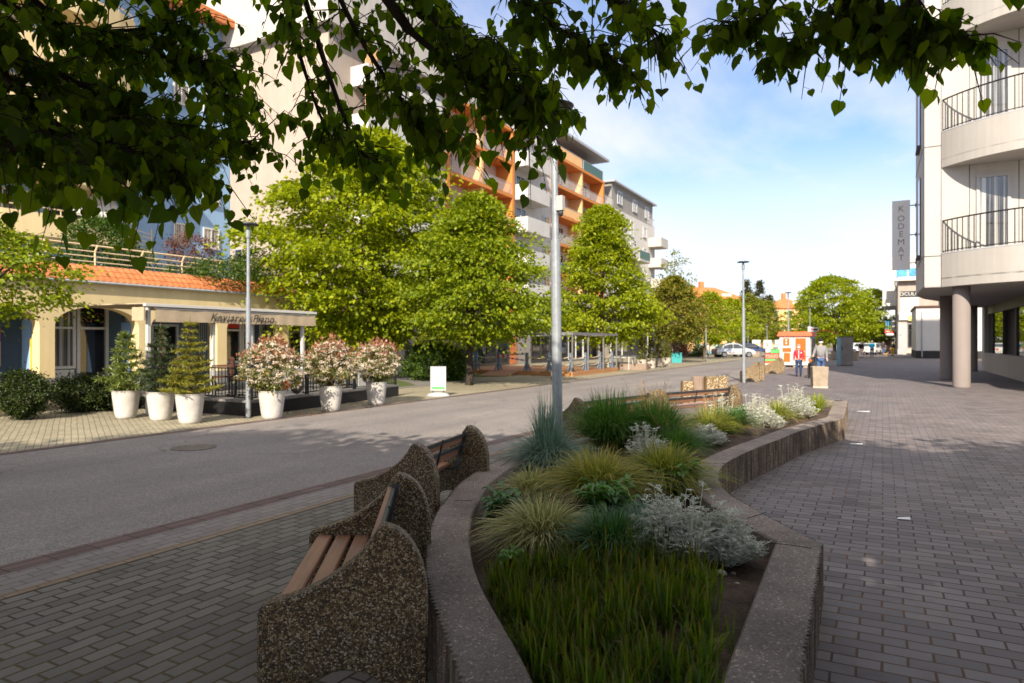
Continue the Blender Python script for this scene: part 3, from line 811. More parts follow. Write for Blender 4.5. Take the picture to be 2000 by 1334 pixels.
# litter on the paving
r = random.Random(5); m_ = MB()
def leaflet(m_, c, s, r):
    a = r.uniform(0, 6.28); d = Vector((math.cos(a), math.sin(a), r.uniform(-.1,.2)))*s; n_ = Vector((-d.y, d.x, 0))*r.uniform(.25,.5)
    c = Vector(c)
    m_.add([c-d*.5, c+n_*.5+Vector((0,0,s*.1)), c+d*.5, c-n_*.5], [(0,1,2,3)])
for k in range(70):
    g = G(r.gauss(1585,14), r.gauss(938,14)); leaflet(m_, (g[0], g[1], .012), r.uniform(.012,.03), r)
for k in range(90):
    g = G(r.uniform(1440,1640), r.uniform(880,980)); leaflet(m_, (g[0], g[1], .010), r.uniform(.008,.022), r)
for k in range(120):
    g = G(r.uniform(0,900), r.uniform(900,1330)); leaflet(m_, (g[0], g[1], .014), r.uniform(.008,.025), r)
for k in range(70):
    g = G(r.uniform(1640,2000), r.uniform(850,1330)); leaflet(m_, (g[0], g[1], .010), r.uniform(.006,.018), r)
for k in range(520):
    x, y = r.uniform(-3.6,-.3), r.uniform(1.6,16.4)
    if inside(x, y, mid): leaflet(m_, (x, y, soilz(x, y)+.008), r.uniform(.008,.03), r)
for k in range(60):
    g = G(r.uniform(560,640), r.uniform(806,814)); leaflet(m_, (g[0], g[1], .02), r.uniform(.03,.08), r)
tag(m_.build('fallen_leaves', M['fallen']), 'scattered dry orange leaves and bits lying on the paving', 'fallen leaves', kind='stuff')
for (u, v, s, l) in ((1672,869,.10,'white paper scrap on the plaza below the planter end'),(1765,1016,.055,'small white paper scrap lying mid plaza on the near pavers'),(1686,805,.14,'far paper scrap on the plaza level with the planter end')):
    g = Vector(G(u, v)); m_ = MB()
    m_.add([g+Vector((-s,-.02,.012)), g+Vector((s,-.03,.02)), g+Vector((s*.9,.02,.03)), g+Vector((-s*.8,.035,.014))], [(0,1,2,3)])
    m_.add([g+Vector((-s,-.02,.010)), g+Vector((s,-.03,.018)), g+Vector((s*.9,.02,.028)), g+Vector((-s*.8,.035,.012))], [(0,1,2,3)])
    tag(m_.build('paper_scrap', M['paper'], loc=tuple(g)), l, 'paper scrap')
# ================================================================= BUILDINGS
def window(parent, face, a0, a1, z0, z1, plane, frame='whitep', glass='glass', n=2, fw=.07, transom=None, sill=True, name='window', dep=.07):
    """face: '+x','-x','-y' outward; a = y (or x) range along the wall; plane = wall plane coordinate"""
    m_ = MB()
    s = -1 if face[0] == '-' else 1
    def bx(a, b, z_, z2, d0, d1, mi):
        if face[1] == 'x': m_.box(plane+s*d0, a, z_, plane+s*d1, b, z2, mi)
        else: m_.box(a, plane+s*d0, z_, b, plane+s*d1, z2, mi)
    bx(a0+.01, a1-.01, z0+.01, z1-.01, .004, .018, 1)
    bx(a0, a1, z1-fw, z1, .003, dep, 0); bx(a0, a1, z0, z0+fw, .003, dep, 0)
    bx(a0, a0+fw, z0+fw, z1-fw, .003, dep, 0); bx(a1-fw, a1, z0+fw, z1-fw, .003, dep, 0)
    zt = z1-fw
    if transom:
        bx(a0+fw, a1-fw, transom-fw*.4, transom+fw*.4, .003, dep-.006, 0); zt = transom-fw*.4
    for k in range(1, n):
        c = a0+(a1-a0)*k/n; bx(c-fw*.45, c+fw*.45, z0+fw, z1-fw, .002, dep-.012, 0)
    o = m_.build(name, [M[frame], M[glass]], parent)
    if sill:
        m2 = MB(); m_ = m2
        bx(a0-.06, a1+.06, z0-.05, z0-.004, .0, .14, 0); m2.build('sill', M['greyp'], o)
    return o
def rail_panel(parent, x, y0, y1, z0, z1, m_, frame='greyp', name='railing', bars=0):
    mb = MB()
    mb.box(x-.012, y0+.03, z0+.05, x+.012, y1-.03, z1-.05, 0)
    for yy in (y0, y1): mb.box(x-.03, yy-.03, z0, x+.03, yy+.03, z1, 1)
    mb.box(x-.03, y0+.03, z1-.05, x+.03, y1-.03, z1, 1)
    return mb.build(name, [M[m_], M[frame]], parent)
def clear_rail(parent, x, y0, y1, z0, z1, frame='whitep', n=None, name='railing', r=.018):
    mb = MB(); n = n or max(3, int((y1-y0)/.14))
    mb.beam((x,y0,z1),(x,y1,z1), .05,.04); mb.beam((x,y0,z0+.08),(x,y1,z0+.08), .03,.03)
    for k in range(n+1):
        y = y0+(y1-y0)*k/n; mb.beam((x,y,z0),(x,y,z1-.02), r, r)
    return mb.build(name, M[frame], parent)

# ---- yellow arcade
AX = -22.0; BAY = 3.08; C0 = 12.87-3*BAY; NB = 7
root = thing('arcade_building', 'low yellow arcade of rounded arches with an orange tiled eave', 'building', (AX,13,0))
mb = MB(); pl = MB(); zs = 2.11; zt = 3.56; hw = 1.325; rise = .64; th = .42
yA = C0-BAY/2; yB = C0+BAY*(NB-.5)
for k in range(NB):
    c = C0+k*BAY; y0, y1 = c-BAY/2, c+BAY/2
    P = [(AX,y0,zs),(AX,c-hw,zs)]
    for q in range(1, 24):
        t = math.pi*(1-q/24); P.append((AX, c+hw*math.cos(t), zs+rise*math.sin(t)**.9))
    P += [(AX,c+hw,zs),(AX,y1,zs),(AX,y1,zt),(AX,y0,zt)]
    mb.extr(P, (-th,0,0))
    for (a, b) in ((y0, c-hw), (c+hw, y1)):
        mb.box(AX-th, a, .55, AX, b, zs); pl.box(AX-th-.01, a, 0, AX+.012, b, .55)
mb.box(AX-6.5, yB-.001+.002, 0, AX, yB+.5, zt)
mb.build('arcade_wall', M['yell'], root); pl.build('plinth', M['plinth'], root)
# recessed shopfronts
SX = AX-1.75
mb = MB(); mb.box(SX-5, yA, 0, SX, yB, zt); mb.build('shop_wall', M['blued'], root)
mb = MB(); mb.box(SX+.001, yA, zt-.35, AX-th, yB, zt-.02); mb.build('gallery_ceiling', M['grey'], root)
for k in range(NB):
    c = C0+k*BAY
    if k in (3, 6):
        w_ = window(root, '+x', c-1.35, c+.2, .75, 2.95, SX, 'whitep', 'glassc', 1, .09, 2.1, False, 'shop_window', .10)
        window(root, '+x', c+.24, c+1.3, .1, 2.95, SX, 'whitep', 'glassd', 1, .1, 2.1, False, 'shop_door', .10)
        m2 = MB(); m2.box(SX, c-1.3, .05, SX+.05, c+.18, .72); m2.build('panel', M['whitep'], w_)
    elif k == 4:
        window(root, '+x', c-1.2, c+.9, .1, 2.3, SX, 'greyp', 'glassd', 2, .08, None, False, 'shop_door', .10)
        m2 = MB(); m2.box(SX, c-1.15, 2.36, SX+.12, c+.95, 2.78); bd = m2.build('sign_board', M['lgrey'], root)
    elif k == 5:
        for (a, b, g, z0) in ((c-.85, c-.15, 'glassd', .1), (c-.12, c+.75, 'glassd', .75), (c+.78, c+1.4, 'glassd', .1)):
            window(root, '+x', a, b, z0, 2.85, SX, 'whitep', g, 1, .10, 2.12, False, 'shop_window', .10)
            m2 = MB(); m2.box(SX+.02, a+.12, 2.2, SX+.04, b-.12, 2.72); m2.build('red_blind', M['red'], root)
        mg = MB()
        for q in range(6): mg.beam((SX+.2, c-1.35+.09*q, .1), (SX+.2, c-1.35+.09*q, 2.5), .02, .02)
        mg.build('grille', M['greyp'], root)
    else:
        window(root, '+x', c-.75, c+.75, .1, 2.85, SX, 'whitep', 'glassd', 2, .09, 2.12, False, 'shop_window', .10)
# beauty poster in the first visible arch (behind the round shrub)
c = C0+2*BAY
m_ = MB(); m_.box(SX+.12, c+.2, .9, SX+.135, c+1.05, 1.65, 0); m_.box(SX+.12, c+.2, 1.655, SX+.135, c+1.05, 2.08, 1)
po = m_.build('window_poster', [M['skinp'], M['pink']], root)
m2 = MB()
for (a, b, r_) in ((.42,1.05,.12),(.6,1.2,.1),(.5,1.35,.06)): m2.ell((SX+.14, c+a, b), (.008, r_, r_*.8), 10, 6)
m2.build('flower_print', M['pink'], po)
# yellow edged blue boards on the pier flanks
for k in (2, 3):
    y = C0+(k+.5)*BAY
    m_ = MB(); m_.box(AX-th-.55, y-.22, .55, AX-th-.06, y+.22, 2.3, 0); m_.box(AX-th-.055, y-.24, .75, AX-th-.012, y+.24, 1.75, 1)
    m_.build('side_board', [M['blue'], M['yellow']], root)
# gold lettering in the transom of the first full arch
for k, w_ in ((3, .9),):
    m_ = MB(); c = C0+k*BAY; rr = random.Random(4)
    for q in range(26): m_.box(SX+.07, c-1.2+q*.045, 2.42+rr.uniform(-.02,.05), SX+.075, c-1.2+q*.045+.025, 2.42+rr.uniform(.08,.16))
    for q in range(20): a, b = rr.uniform(.35,1.1), rr.uniform(2.25,2.6); m_.box(SX+.07, c+a, b, SX+.075, c+a+.05, b+.035)
    m_.build('gold_print', mat('gold_print', (.30,.17,.05), .5), root)
# tiled eave (real rolled courses)
mb = MB(); ny = int((yB+.5-yA)/.055)
course = [(AX+.10,3.565),(AX-.02,3.72),(AX-.02,3.745),(AX-.26,3.91),(AX-.26,3.935),(AX-.50,4.10)]
V = []; Fa = []
for x, z in course:
    for j in range(ny+1):
        y = yA+j*.055; V.append((x, y, z+.022*abs(math.sin(j*math.pi/4+ (0.4 if x > AX-.1 else 0)))))
for i in range(len(course)-1):
    for j in range(ny): Fa.append((i*(ny+1)+j, i*(ny+1)+j+1, (i+1)*(ny+1)+j+1, (i+1)*(ny+1)+j))
mb.add(V, Fa); mb.build('tiled_eave', M['tile'], root)
mb = MB(); mb.box(AX+.001, yA, 3.49, AX+.10, yB+.5, 3.54); mb.tube([(AX+.12,yA,3.52),(AX+.12,yB+.5,3.52)], .045, 8); mb.build('gutter', M['greyp'], root)
mb = MB(); mb.box(AX-12.9, yA, zt+.002, AX-.06, yB+.5, 3.68); mb.box(AX-.72, yA, 3.68, AX-.52, yB+.5, 4.13); mb.build('roof_terrace', M['plinth'], root)
# railing on the roof edge
RX = AX-.95
m_ = MB()
for z in (4.28,4.45,4.62,4.82): m_.tube([(RX,yA,z),(RX,yB+.4,z)], .022 if z < 4.8 else .032, 6)
for j in range(14):
    y = yA+j*1.6; m_.tube([(RX,y,3.7),(RX,y,4.6),(RX+.09,y,4.74),(RX+.16,y,4.82)], .03, 6)
tag(m_.build('terrace_railing', M['rail'], loc=(RX,13,3.68)), 'cream tube railing along the arcade roof terrace above the orange tiles', 'railing')

# ---- blue apartment block with curved yellow balconies
BX = -35.0
root = thing('apartment_block', 'blue apartment block with curved yellow balconies behind the arcade roof', 'building', (BX,14,0))
mb = MB(); mb.box(BX-10, -14, 0, BX, 28.38, 20.3); mb.build('wall', M['blue'], root)
mb = MB(); mb.box(BX-10.4, -14, 20.302, BX+1.1, 28.36, 20.75); mb.box(BX-10, -14, 20.752, BX+.4, 28.3, 21.2); mb.build('eaves', M['tile'], root)
levels = [6.4+2.65*k for k in range(5)]
for lv in levels:
    for (a, b) in ((24.6,25.6),(26.5,27.6)): window(root, '+x', a, b, lv+.75, lv+1.95, BX, 'whitep', 'glassc', 2, .08)
    for (yc, hwid) in ((17.6,4.1),(4.5,4.1)):
        m_ = MB(); P = []; Q = []
        for q in range(17):
            t = math.pi*q/16; P.append((BX+.9+1.1*math.sin(t)**.8, yc-hwid*math.cos(t)))
        poly = [(BX+.002, yc-hwid, lv-.02)] + [(x, y, lv-.02) for x, y in P] + [(BX+.002, yc+hwid, lv-.02)]
        m_.extr(poly, (0,0,.18))
        inn = [(x-.12, yc+(y-yc)*.97) for x, y in P]
        vs = [(x,y,z) for z in (lv+.16, lv+1.0) for x, y in P] + [(x,y,z) for z in (lv+1.0, lv+.16) for x, y in inn]; n = len(P); fs = []
        for k in range(3): fs += [(k*n+i, k*n+i+1, (k+1)*n+i+1, (k+1)*n+i) for i in range(n-1)]
        m_.add(vs, fs)
        b = m_.build('balcony', M['yell'], root)
        r_ = MB(); r_.tube([(x-.06, yc+(y-yc)*.985, lv+1.25) for x, y in P], .03, 6)
        for k in range(0, 17, 4): r_.tube([(P[k][0]-.06, yc+(P[k][1]-yc)*.985, lv+1.0), (P[k][0]-.06, yc+(P[k][1]-yc)*.985, lv+1.25)], .02, 5)
        r_.build('railing', M['rail'], b)
        if lv < 14: 
            m2 = MB(); m2.extr([(BX+1.95,yc+.4,lv+1.15),(BX+1.95,yc+3.2,lv+1.15),(BX+.5,yc+3.2,lv+2.5),(BX+.5,yc+.4,lv+2.5)], (.02,0,.02)); m2.build('awning', M['whitep'], b)
        window(root, '+x', yc-2.6, yc-.4, lv+.15, lv+2.25, BX, 'whitep', 'glassc', 2, .09, None, False)
        window(root, '+x', yc+.5, yc+2.8, lv+.15, lv+2.25, BX, 'whitep', 'glass', 2, .09, None, False)
# small frame stairs at the balcony end
m_ = MB()
for k in range(7): m_.tube([(BX+.9,21.9,6.1+.22*k),(BX+.9,22.7,6.0+.22*k)], .025, 5)
for y in (21.9,22.7): m_.tube([(BX+.9,y,5.6),(BX+.9,y,7.6)], .03, 5)
m_.build('trellis', M['rail'], root)

# ---- beige gable building
root = thing('apartment_block', 'tall beige block whose blank gable wall faces the viewer', 'building', (-31,34,0))
GY = 28.4; GX = -27.0
mb = MB(); mb.box(-45, GY, 0, GX, 40-.02, 19.2); mb.build('wall', M['beige'], root)
mb = MB(); mb.box(-45, GY-.55, 19.202, GX+.5, 40-.02, 23.5); mb.build('attic', M['lgrey'], root)
window(root, '-y', -34.55, -33.85, 6.35, 7.25, GY, 'greyp', 'glass', 1, .07)
for lv in (5.4,8.15,10.9,13.65,16.4):
    m_ = MB(); m_.box(GX+.002, 30.2, lv-.05, GX+1.3, 37.6, lv+.12, 0)
    for (a, b) in ((30.2,33.8),(34.2,37.6)):
        m_.box(GX+1.2, a, lv+.12, GX+1.3, b, lv+1.1, 0); m_.box(GX+.002, a, lv+.12, GX+1.19, a+.08, lv+1.1, 0)
    b = m_.build('balcony', M['offw'], root)
    m2 = MB(); m2.box(GX+1.0, 30.3, lv+1.12, GX+1.05, 31.3, lv+2.3); m2.build('blind', M['peach'], b)
    window(root, '+x', 31.5, 33.4, lv+.2, lv+2.2, GX, 'whitep', 'glassc', 2, .08, None, False)
    window(root, '+x', 35, 37, lv+.2, lv+2.2, GX, 'whitep', 'glass', 2, .08, None, False)
    window(root, '+x', 38.1, 39.3, lv+.8, lv+2.1, GX, 'whitep', 'glassc', 2, .08)

# ---- orange and white apartment block
OX = -27.0
LV = [5.4,8.15,10.9,13.65,16.4]; TOP = 19.15
root = thing('apartment_block', 'long white apartment block framed by bright orange balcony bays', 'building', (OX,55,0))
mb = MB(); mb.box(-40, 40, 0, OX-1.5, 70.98, TOP-.06); mb.box(OX-1.5+.001, 50.1, 0, OX-.35, 58.3, TOP-.06); mb.box(-40, 40, TOP-.058, OX-2.2, 57, TOP+2.2); mb.build('wall', M['white'], root)
for (y0, y1, mids) in ((40.0,50.1,(45.05,)),(58.3,70.98,(64.9,))):
    mb = MB()
    for y in (y0+.02, y1-.42): mb.box(OX-1.498, y, 3.0, OX+.05, y+.40, TOP+.1)
    for lv in LV+[TOP]: mb.box(OX-1.498, y0+.419, lv-.13, OX+.06, y1-.419, lv+.13)
    mb.build('orange_frame', M['orange'], root)
for y in (45.05, 64.9):
    mb = MB()
    for lv in LV: mb.box(OX-1.496, y-.16, lv+.131, OX-.05, y+.16, lv+2.61)
    mb.build('balcony_divider', M['peach'], root)
kinds = {(1,3):('peach',1),(1,4):('greenglass',1)}
for bi, (y0, y1, md) in enumerate(((40.4,49.7,45.05),(58.7,70.6,64.9))):
    for li, lv in enumerate(LV):
        for hi, (a, b) in enumerate(((y0+.04, md-.2),(md+.2, y1-.04))):
            key = (bi, li, hi)
            if key in ((1,3,0),): rail_panel(root, OX, a, b, lv+.132, lv+1.05, 'peach')
            elif key in ((1,3,1),(0,1,0)): rail_panel(root, OX, a, b, lv+.132, lv+1.05, 'offw')
            elif key in ((1,1,0),(1,0,1)): rail_panel(root, OX, a, b, lv+.132, lv+1.05, 'greenglass')
            else: clear_rail(root, OX, a, b, lv+.132, lv+1.05, 'greyp')
            window(root, '+x', a+.6, a+2.6, lv+.2, lv+2.2, OX-1.5, 'whitep', 'glassc' if (li+hi) % 2 else 'glass', 2, .09, None, False)
            if b-a > 4.6: window(root, '+x', a+3.1, a+4.5, lv+.9, lv+2.2, OX-1.5, 'whitep', 'glass', 2, .08)
# roof storey above the second bay
mb = MB(); mb.box(-40, 58.3, TOP-.055, OX-1.9, 70.98, TOP+2.3); mb.build('attic', M['grey'], root)
mb = MB(); mb.box(-40.5, 57.6, TOP+2.302, OX+.5, 71.4, TOP+2.55); mb.build('roof', M['greyp'], root)
rail_panel(root, OX, 58.7, 64.7, TOP+.132, TOP+1.15, 'peach'); rail_panel(root, OX, 65.1, 70.6, TOP+.132, TOP+1.15, 'greenglass')
rail_panel(root, OX, 40.4, 44.9, TOP+.132, TOP+1.15, 'lgrey'); rail_panel(root, OX, 45.2, 49.7, TOP+.132, TOP+1.15, 'lgrey')
for a in (59.4,62,66,68.5): window(root, '+x', a, a+1.5, TOP+.3, TOP+2, OX-1.9, 'whitep', 'glass', 1, .08, None, False)
# white middle part with solid balconies
WX = OX-.35
for lv in LV:
    m_ = MB(); m_.box(WX+.002, 50.35, lv-.12, WX+1.5, 54.6, lv+.1, 0); m_.box(WX+1.42, 50.35, lv+.1, WX+1.5, 54.6, lv+1.15, 0); m_.box(WX+.002, 50.35, lv+.1, WX+1.419, 50.43, lv+1.15, 0); m_.box(WX+.002, 54.52, lv+.1, WX+1.419, 54.6, lv+1.15, 0)
    m_.build('balcony', M['offw'], root)
    m_ = MB(); m_.box(WX+.002, 54.75, lv+1.0, WX+.85, 55.6, lv+1.12); m_.box(WX+.002, 54.75, lv+1.3, WX+.6, 55.6, lv+1.38); m_.build('canopy_ledge', M['lgrey'], root)
    window(root, '+x', 51.0, 52.8, lv+.9, lv+2.2, WX, 'whitep', 'glass', 2, .08)
    w_ = window(root, '+x', 56.2, 57.6, lv+.85, lv+2.3, WX, 'whitep', 'glassc', 2, .09)
    m2 = MB(); m2.box(WX+.02, 57.0, lv+.95, WX+.03, 57.5, lv+2.2); m2.build('blind', M['peach'], w_)
mb = MB(); mb.box(-40.3, 49.9, TOP-.056, WX+.3, 58.28, TOP+.2); mb.build('cornice', M['lgrey'], root)

# ---- white end block with grey roof storey
root = thing('apartment_block', 'white end block with grey roof storey and stacked corner balconies', 'building', (-27,80,0))
EX = -27.1
mb = MB(); mb.box(-40, 71.0, 0, EX, 90.4, 17.0); mb.build('wall', M['white'], root)
mb = MB(); mb.box(-40, 74.5, 17.002, EX-.3, 90.38, 20.0); mb.build('attic', M['grey'], root)
mb = MB(); mb.box(-40.3, 74.2, 20.002, EX+.2, 90.8, 20.2); mb.build('roof', M['greyp'], root)
for lv in (3.4,6.1,8.8,11.5,14.2):
    for y in (72.0, 75.6): window(root, '+x', y, y+1.5, lv+.9, lv+2.3, EX, 'whitep', 'glass' if y > 73 else 'glassc', 2, .09)
    window(root, '+x', 80.2, 81.4, lv+.3, lv+2.3, EX, 'whitep', 'glass', 2, .09)
    window(root, '+x', 85.2, 86.6, lv+.9, lv+2.2, EX, 'whitep', 'glassc', 2, .09)
    m_ = MB(); m_.box(EX+.002, 87.6, lv-.1, EX+1.7, 90.9, lv+.12); m_.box(EX+1.6, 87.6, lv+.12, EX+1.7, 90.9, lv+1.1); m_.box(EX+.002, 87.6, lv+.12, EX+1.59, 87.7, lv+1.1); m_.build('balcony', M['lgrey'], root)
m_ = MB(); m_.box(EX+.002, 79.4, 11.4, EX+1.5, 83.6, 11.62); bb = m_.build('balcony', M['lgrey'], root)
rail_panel(bb, EX+1.45, 79.4, 83.6, 11.63, 12.7, 'greenglass')
for y in (76.4,82.0,87): window(root, '+x', y, y+1.6, 17.9, 19.4, EX-.3, 'whitep', 'glass', 2, .09)
clear_rail(root, EX-.05, 71.2, 74.3, 17.01, 18.0, 'greyp'); clear_rail(root, EX+.0, 87, 90.3, 17.01, 18.0, 'greyp')
mb = MB(); mb.box(-33, 71.02, 17.003, EX-1.6, 74.48, 19.3); mb.build('glazed_stair', M['glass'], root)

# ---- ground floor shops below the flats
PX_ = -23.1
root = thing('shop_row', 'single storey row of dark glazed shops under the trees', 'shops', (PX_,56,0))
mb = MB(); mb.box(-27.6+.02, 28.42, 0, PX_-.02, 88, 4.6); mb.box(-29, 28.4, 4.602, PX_+.5, 88.2, 4.95); mb.build('wall', M['grey'], root)
for k, y in enumerate(np.arange(26.9+1.6, 86, 3.4)):
    if k in (4, 9): 
        m2 = MB(); m2.box(PX_-.019, y+.05, .05, PX_+.03, y+(1.1 if k == 4 else 3.2), 3.3); m2.build('brick_panel', M['tile'] if k == 4 else M['stone'], root); continue
    window(root, '+x', y, y+3.3, .12, 3.2, PX_-.02, 'whitep' if k % 3 == 1 else 'steel', 'glassd', 2, .08, 2.45, False, 'shop_window', .09)
mb = MB(); mb.box(PX_-.018, 28.5, 3.35, PX_+.10, 87.8, 4.1); mb.build('fascia', M['dark'], root)
m_ = MB(); m_.box(PX_+.12, 41.0, 3.3, PX_+.22, 42.6, 4.2, 0); sg = m_.build('orange_sign', M['kred'], root)
# yellow painted pier of the beige block, and the poster pier beside it
for (u, w_, zz, mm) in ((690,.62,3.3,'yell'),(772,.9,3.0,'lgrey')):
    t_ = (u-1000)/F; z_ = (PX_+.02)/(CA*t_-SA); y_ = (SA*t_+CA)*z_
    m_ = MB(); m_.box(PX_-.015, y_-w_/2, 0, PX_+.32, y_+w_/2, zz); pr = m_.build('pier', M[mm], root)
    if mm == 'lgrey':
        m2 = MB(); m2.box(PX_+.322, y_-w_/2+.08, 1.2, PX_+.33, y_+w_/2-.08, 2.9, 0); m2.box(PX_+.331, y_-w_/2+.08, 1.2, PX_+.336, y_+w_/2-.08, 1.62, 1)
        pp = m2.build('poster', [M['lime_p'] if 'lime_p' in M else M['stone'], M['yellow']], pr)
m_ = MB(); a = Vector((PX_+.12, 31.2, .95)); m_.beam((PX_+.12, 31.0, 1.0), (PX_+.12, 31.9, 2.3), .02, .22); m_.build('yellow_strip', M['yellow'], root)

# ---- right corner building
root = thing('corner_building', 'pale panel clad building on round columns with curved balconies', 'building', (4.5,34,0))
SOF = 3.66; TOPB = 24
foot = [(1.35,29.2),(1.30,34.5),(1.7,37.2),(2.5,39.8),(3.3,43),(4.0,46.5),(5.0,48.2),(14,48.2),(14,29.2)]
mb = MB(); mb.extr([(x,y,SOF) for x, y in foot], (0,0,TOPB-SOF)); mb.build('wall', M['panel'], root)
mb = MB(); mb.extr([(x*.999+.004,y+.01,SOF-.03) for x, y in foot], (0,0,.028)); mb.build('soffit', M['soffit'], root)
# street side face, its shade painted in as a grey panel colour, with window slots
mb = MB(); mb.extr([(1.35-.004,29.4,SOF+.002),(1.30-.004,34.3,SOF+.002),(1.30-.004,34.3,TOPB-.1),(1.35-.004,29.4,TOPB-.1)], (-.03,0,0)); mb.build('side_cladding', M['panelg'], root)
for lv in (4.8,9.05,13.5):
    m_ = MB(); m_.box(1.26, 30.8, lv+.2, 1.295, 31.9, lv+3.2); w_ = m_.build('window', M['glassd'], root)
    m2 = MB(); m2.box(1.16, 30.7, lv+.1, 1.29, 32.0, lv+.19); m2.build('sill', M['steel'], w_)
# cladding joints
mb = MB()
for z in (4.75,8.75,13.2,17.6):
    mb.box(1.35, 29.185, z, 14, 29.199, z+.025)
    mb.beam((1.31, 29.4, z+.01),(1.262, 34.3, z+.01), .02, .025)
for x in (1.86,2.72,4.15,5.6,7.2): mb.box(x, 29.186, SOF, x+.02, 29.198, TOPB)
mb.build('panel_joint', M['steel'], root)
def arc(x0, x1, y0, bulge, n=40):
    c = (x0+x1)/2; hw_ = (x1-x0)/2; R = (hw_**2+bulge**2)/(2*bulge); cy = y0+R-bulge
    a = math.asin(min(1, hw_/R))
    return [(c+R*math.sin(-a+2*a*k/n), cy-R*math.cos(-a+2*a*k/n)) for k in range(n+1)]
for bi, (pb, pt, rt) in enumerate(((3.66,4.80,6.02),(7.95,9.20,10.4),(12.5,13.75,14.95))):
    A = arc(1.88, 10.2, 29.18, 2.15)
    lo_ = pb if bi else pb-.035
    m_ = MB(); n = len(A)
    m_.extr([(x,y,lo_) for x, y in A], (0,0,.30 if bi else .33))
    inn = [(x, y+.16) for x, y in A]
    vs = [(x,y,z) for z in (lo_+.28, pt) for x, y in A] + [(x,y,z) for z in (pt, lo_+.28) for x, y in inn]; fs = []
    for k in range(3): fs += [(k*n+i, k*n+i+1, (k+1)*n+i+1, (k+1)*n+i) for i in range(n-1)]
    fs += [(0,n,2*n,3*n),(n-1,4*n-1,3*n-1,2*n-1)]
    m_.add(vs, fs)
    bal = m_.build('balcony', M['panel'], root)
    m_ = MB(); m_.tube([(x,y+.08,pt+.02) for x, y in A], .05, 6); m_.build('ledge', M['greyp'], bal)
    m_ = MB(); A2 = arc(1.92, 10.16, 29.2, 2.10, 46)
    m_.tube([(x,y,rt) for x, y in A2], .028, 6); m_.tube([(x,y,pt+.12) for x, y in A2], .018, 5)
    for k, (x, y) in enumerate(A2): m_.box(x-.016, y-.016, pt+.03, x+.016, y+.016, rt)
    m_.build('railing', M['black'], bal)
    window(root, '-y', 2.93, 3.93, pt-.2, pt+2.75, 29.2, 'panelg', 'glassc', 1, .10, None, False, 'balcony_door', .06)
    window(root, '-y', 5.2, 7.6, pt-.2, pt+2.75, 29.2, 'panelg', 'glassc', 2, .10, None, False, 'balcony_door', .06)
for (u, v, l) in ((1878,757,''),(1850,741,''),(1898,725,'')):
    c = G(u, v); m_ = MB(); m_.lathe([(.29,0),(.275,.05),(.275,SOF-.031)], 28, (c[0], c[1], 0)); m_.build('column', M['column'], root, smooth=True)
# ground floor glazing set back under the overhang
WXR = 5.05
mb = MB(); mb.box(WXR, 24, 0, 14, 47.7, .95); mb.box(WXR+.3, 24, .951, 14, 47.69, SOF-.032); mb.build('shop_wall', M['panel'], root)
mb = MB(); mb.box(WXR-.02, 24, .951, WXR+.29, 47.72, 1.02); mb.build('ledge', M['greyp'], root)
mb = MB(); mb.box(WXR+.002, 46.6, 1.021, WXR+.28, 47.68, SOF-.034); mb.build('pier', M['panelg'], root)
mb = MB(); mb.box(WXR+.2, 24.1, 1.021, WXR+.23, 46.59, SOF-.5); mb.build('shop_glass', M['glassr'], root)
mb = MB()
for y in (44.6,41.0,37.2,33.4,29.6,26): mb.box(WXR+.14, y-.04, 1.022, WXR+.199, y+.04, SOF-.5)
mb.box(WXR+.12, 24.1, SOF-.499, WXR+.28, 46.59, SOF-.033); mb.build('glazing_frame', M['steel'], root)
# vertical sign fixed to the street side
def text(s, size, loc, rz, m_, parent, name='lettering', ext=.004, shear=0, spacing=1.0, line=1.0, align='CENTER', rx=90, ry=0):
    cu = bpy.data.curves.new(name, 'FONT'); cu.body = s; cu.size = size; cu.extrude = ext; cu.shear = shear
    cu.align_x = align; cu.align_y = 'CENTER'; cu.space_character = spacing; cu.space_line = line; cu.resolution_u = 3
    o = bpy.data.objects.new(name, cu); COL.objects.link(o); cu.materials.append(m_)
    o.rotation_euler = (math.radians(rx), math.radians(ry), rz)
    off = Vector(parent['_o']) if parent is not None else Vector((0,0,0))
    o.location = Vector(loc)-off
    bpy.context.view_layer.update()
    me = bpy.data.meshes.new_from_object(o.evaluated_get(bpy.context.evaluated_depsgraph_get()))
    o2 = bpy.data.objects.new(name, me); COL.objects.link(o2); o2.location = o.location; o2.rotation_euler = o.rotation_euler
    if not me.materials: me.materials.append(m_)
    bpy.data.objects.remove(o); o2['_o'] = (0,0,0)
    if parent is not None: o2.parent = parent
    return o2
sy = 33.6; z0s = 4.72; z1s = 7.68; sx0, sx1 = .36, 1.03
root = thing('vertical_sign', 'tall grey vertical sign with spaced outline letters fixed to the pale corner building', 'sign', (sx1,sy,z0s))
m_ = MB(); m_.box(sx0, sy, z0s, sx1, sy+.16, z1s); m_.build('sign_box', M['signgrey'], root)
for i, ch in enumerate('ODEMAT'):
    text(ch, .36, ((sx0+sx1)/2, sy-.006, z1s-.78-.335*i), 0, M['textg'], root, 'letter', .003)
text('K', .36, ((sx0+sx1)/2, sy-.006, z1s-.36), 0, M['textg'], root, 'letter', .003)
m_ = MB()
for z in (7.45,6.2,5.0): m_.tube([(sx1,sy+.08,z),(1.29,sy+.08,z)], .025, 6); m_.box(1.22, sy+.0, z-.07, 1.25, sy+.16, z+.07)
m_.build('bracket', M['steel'], root)

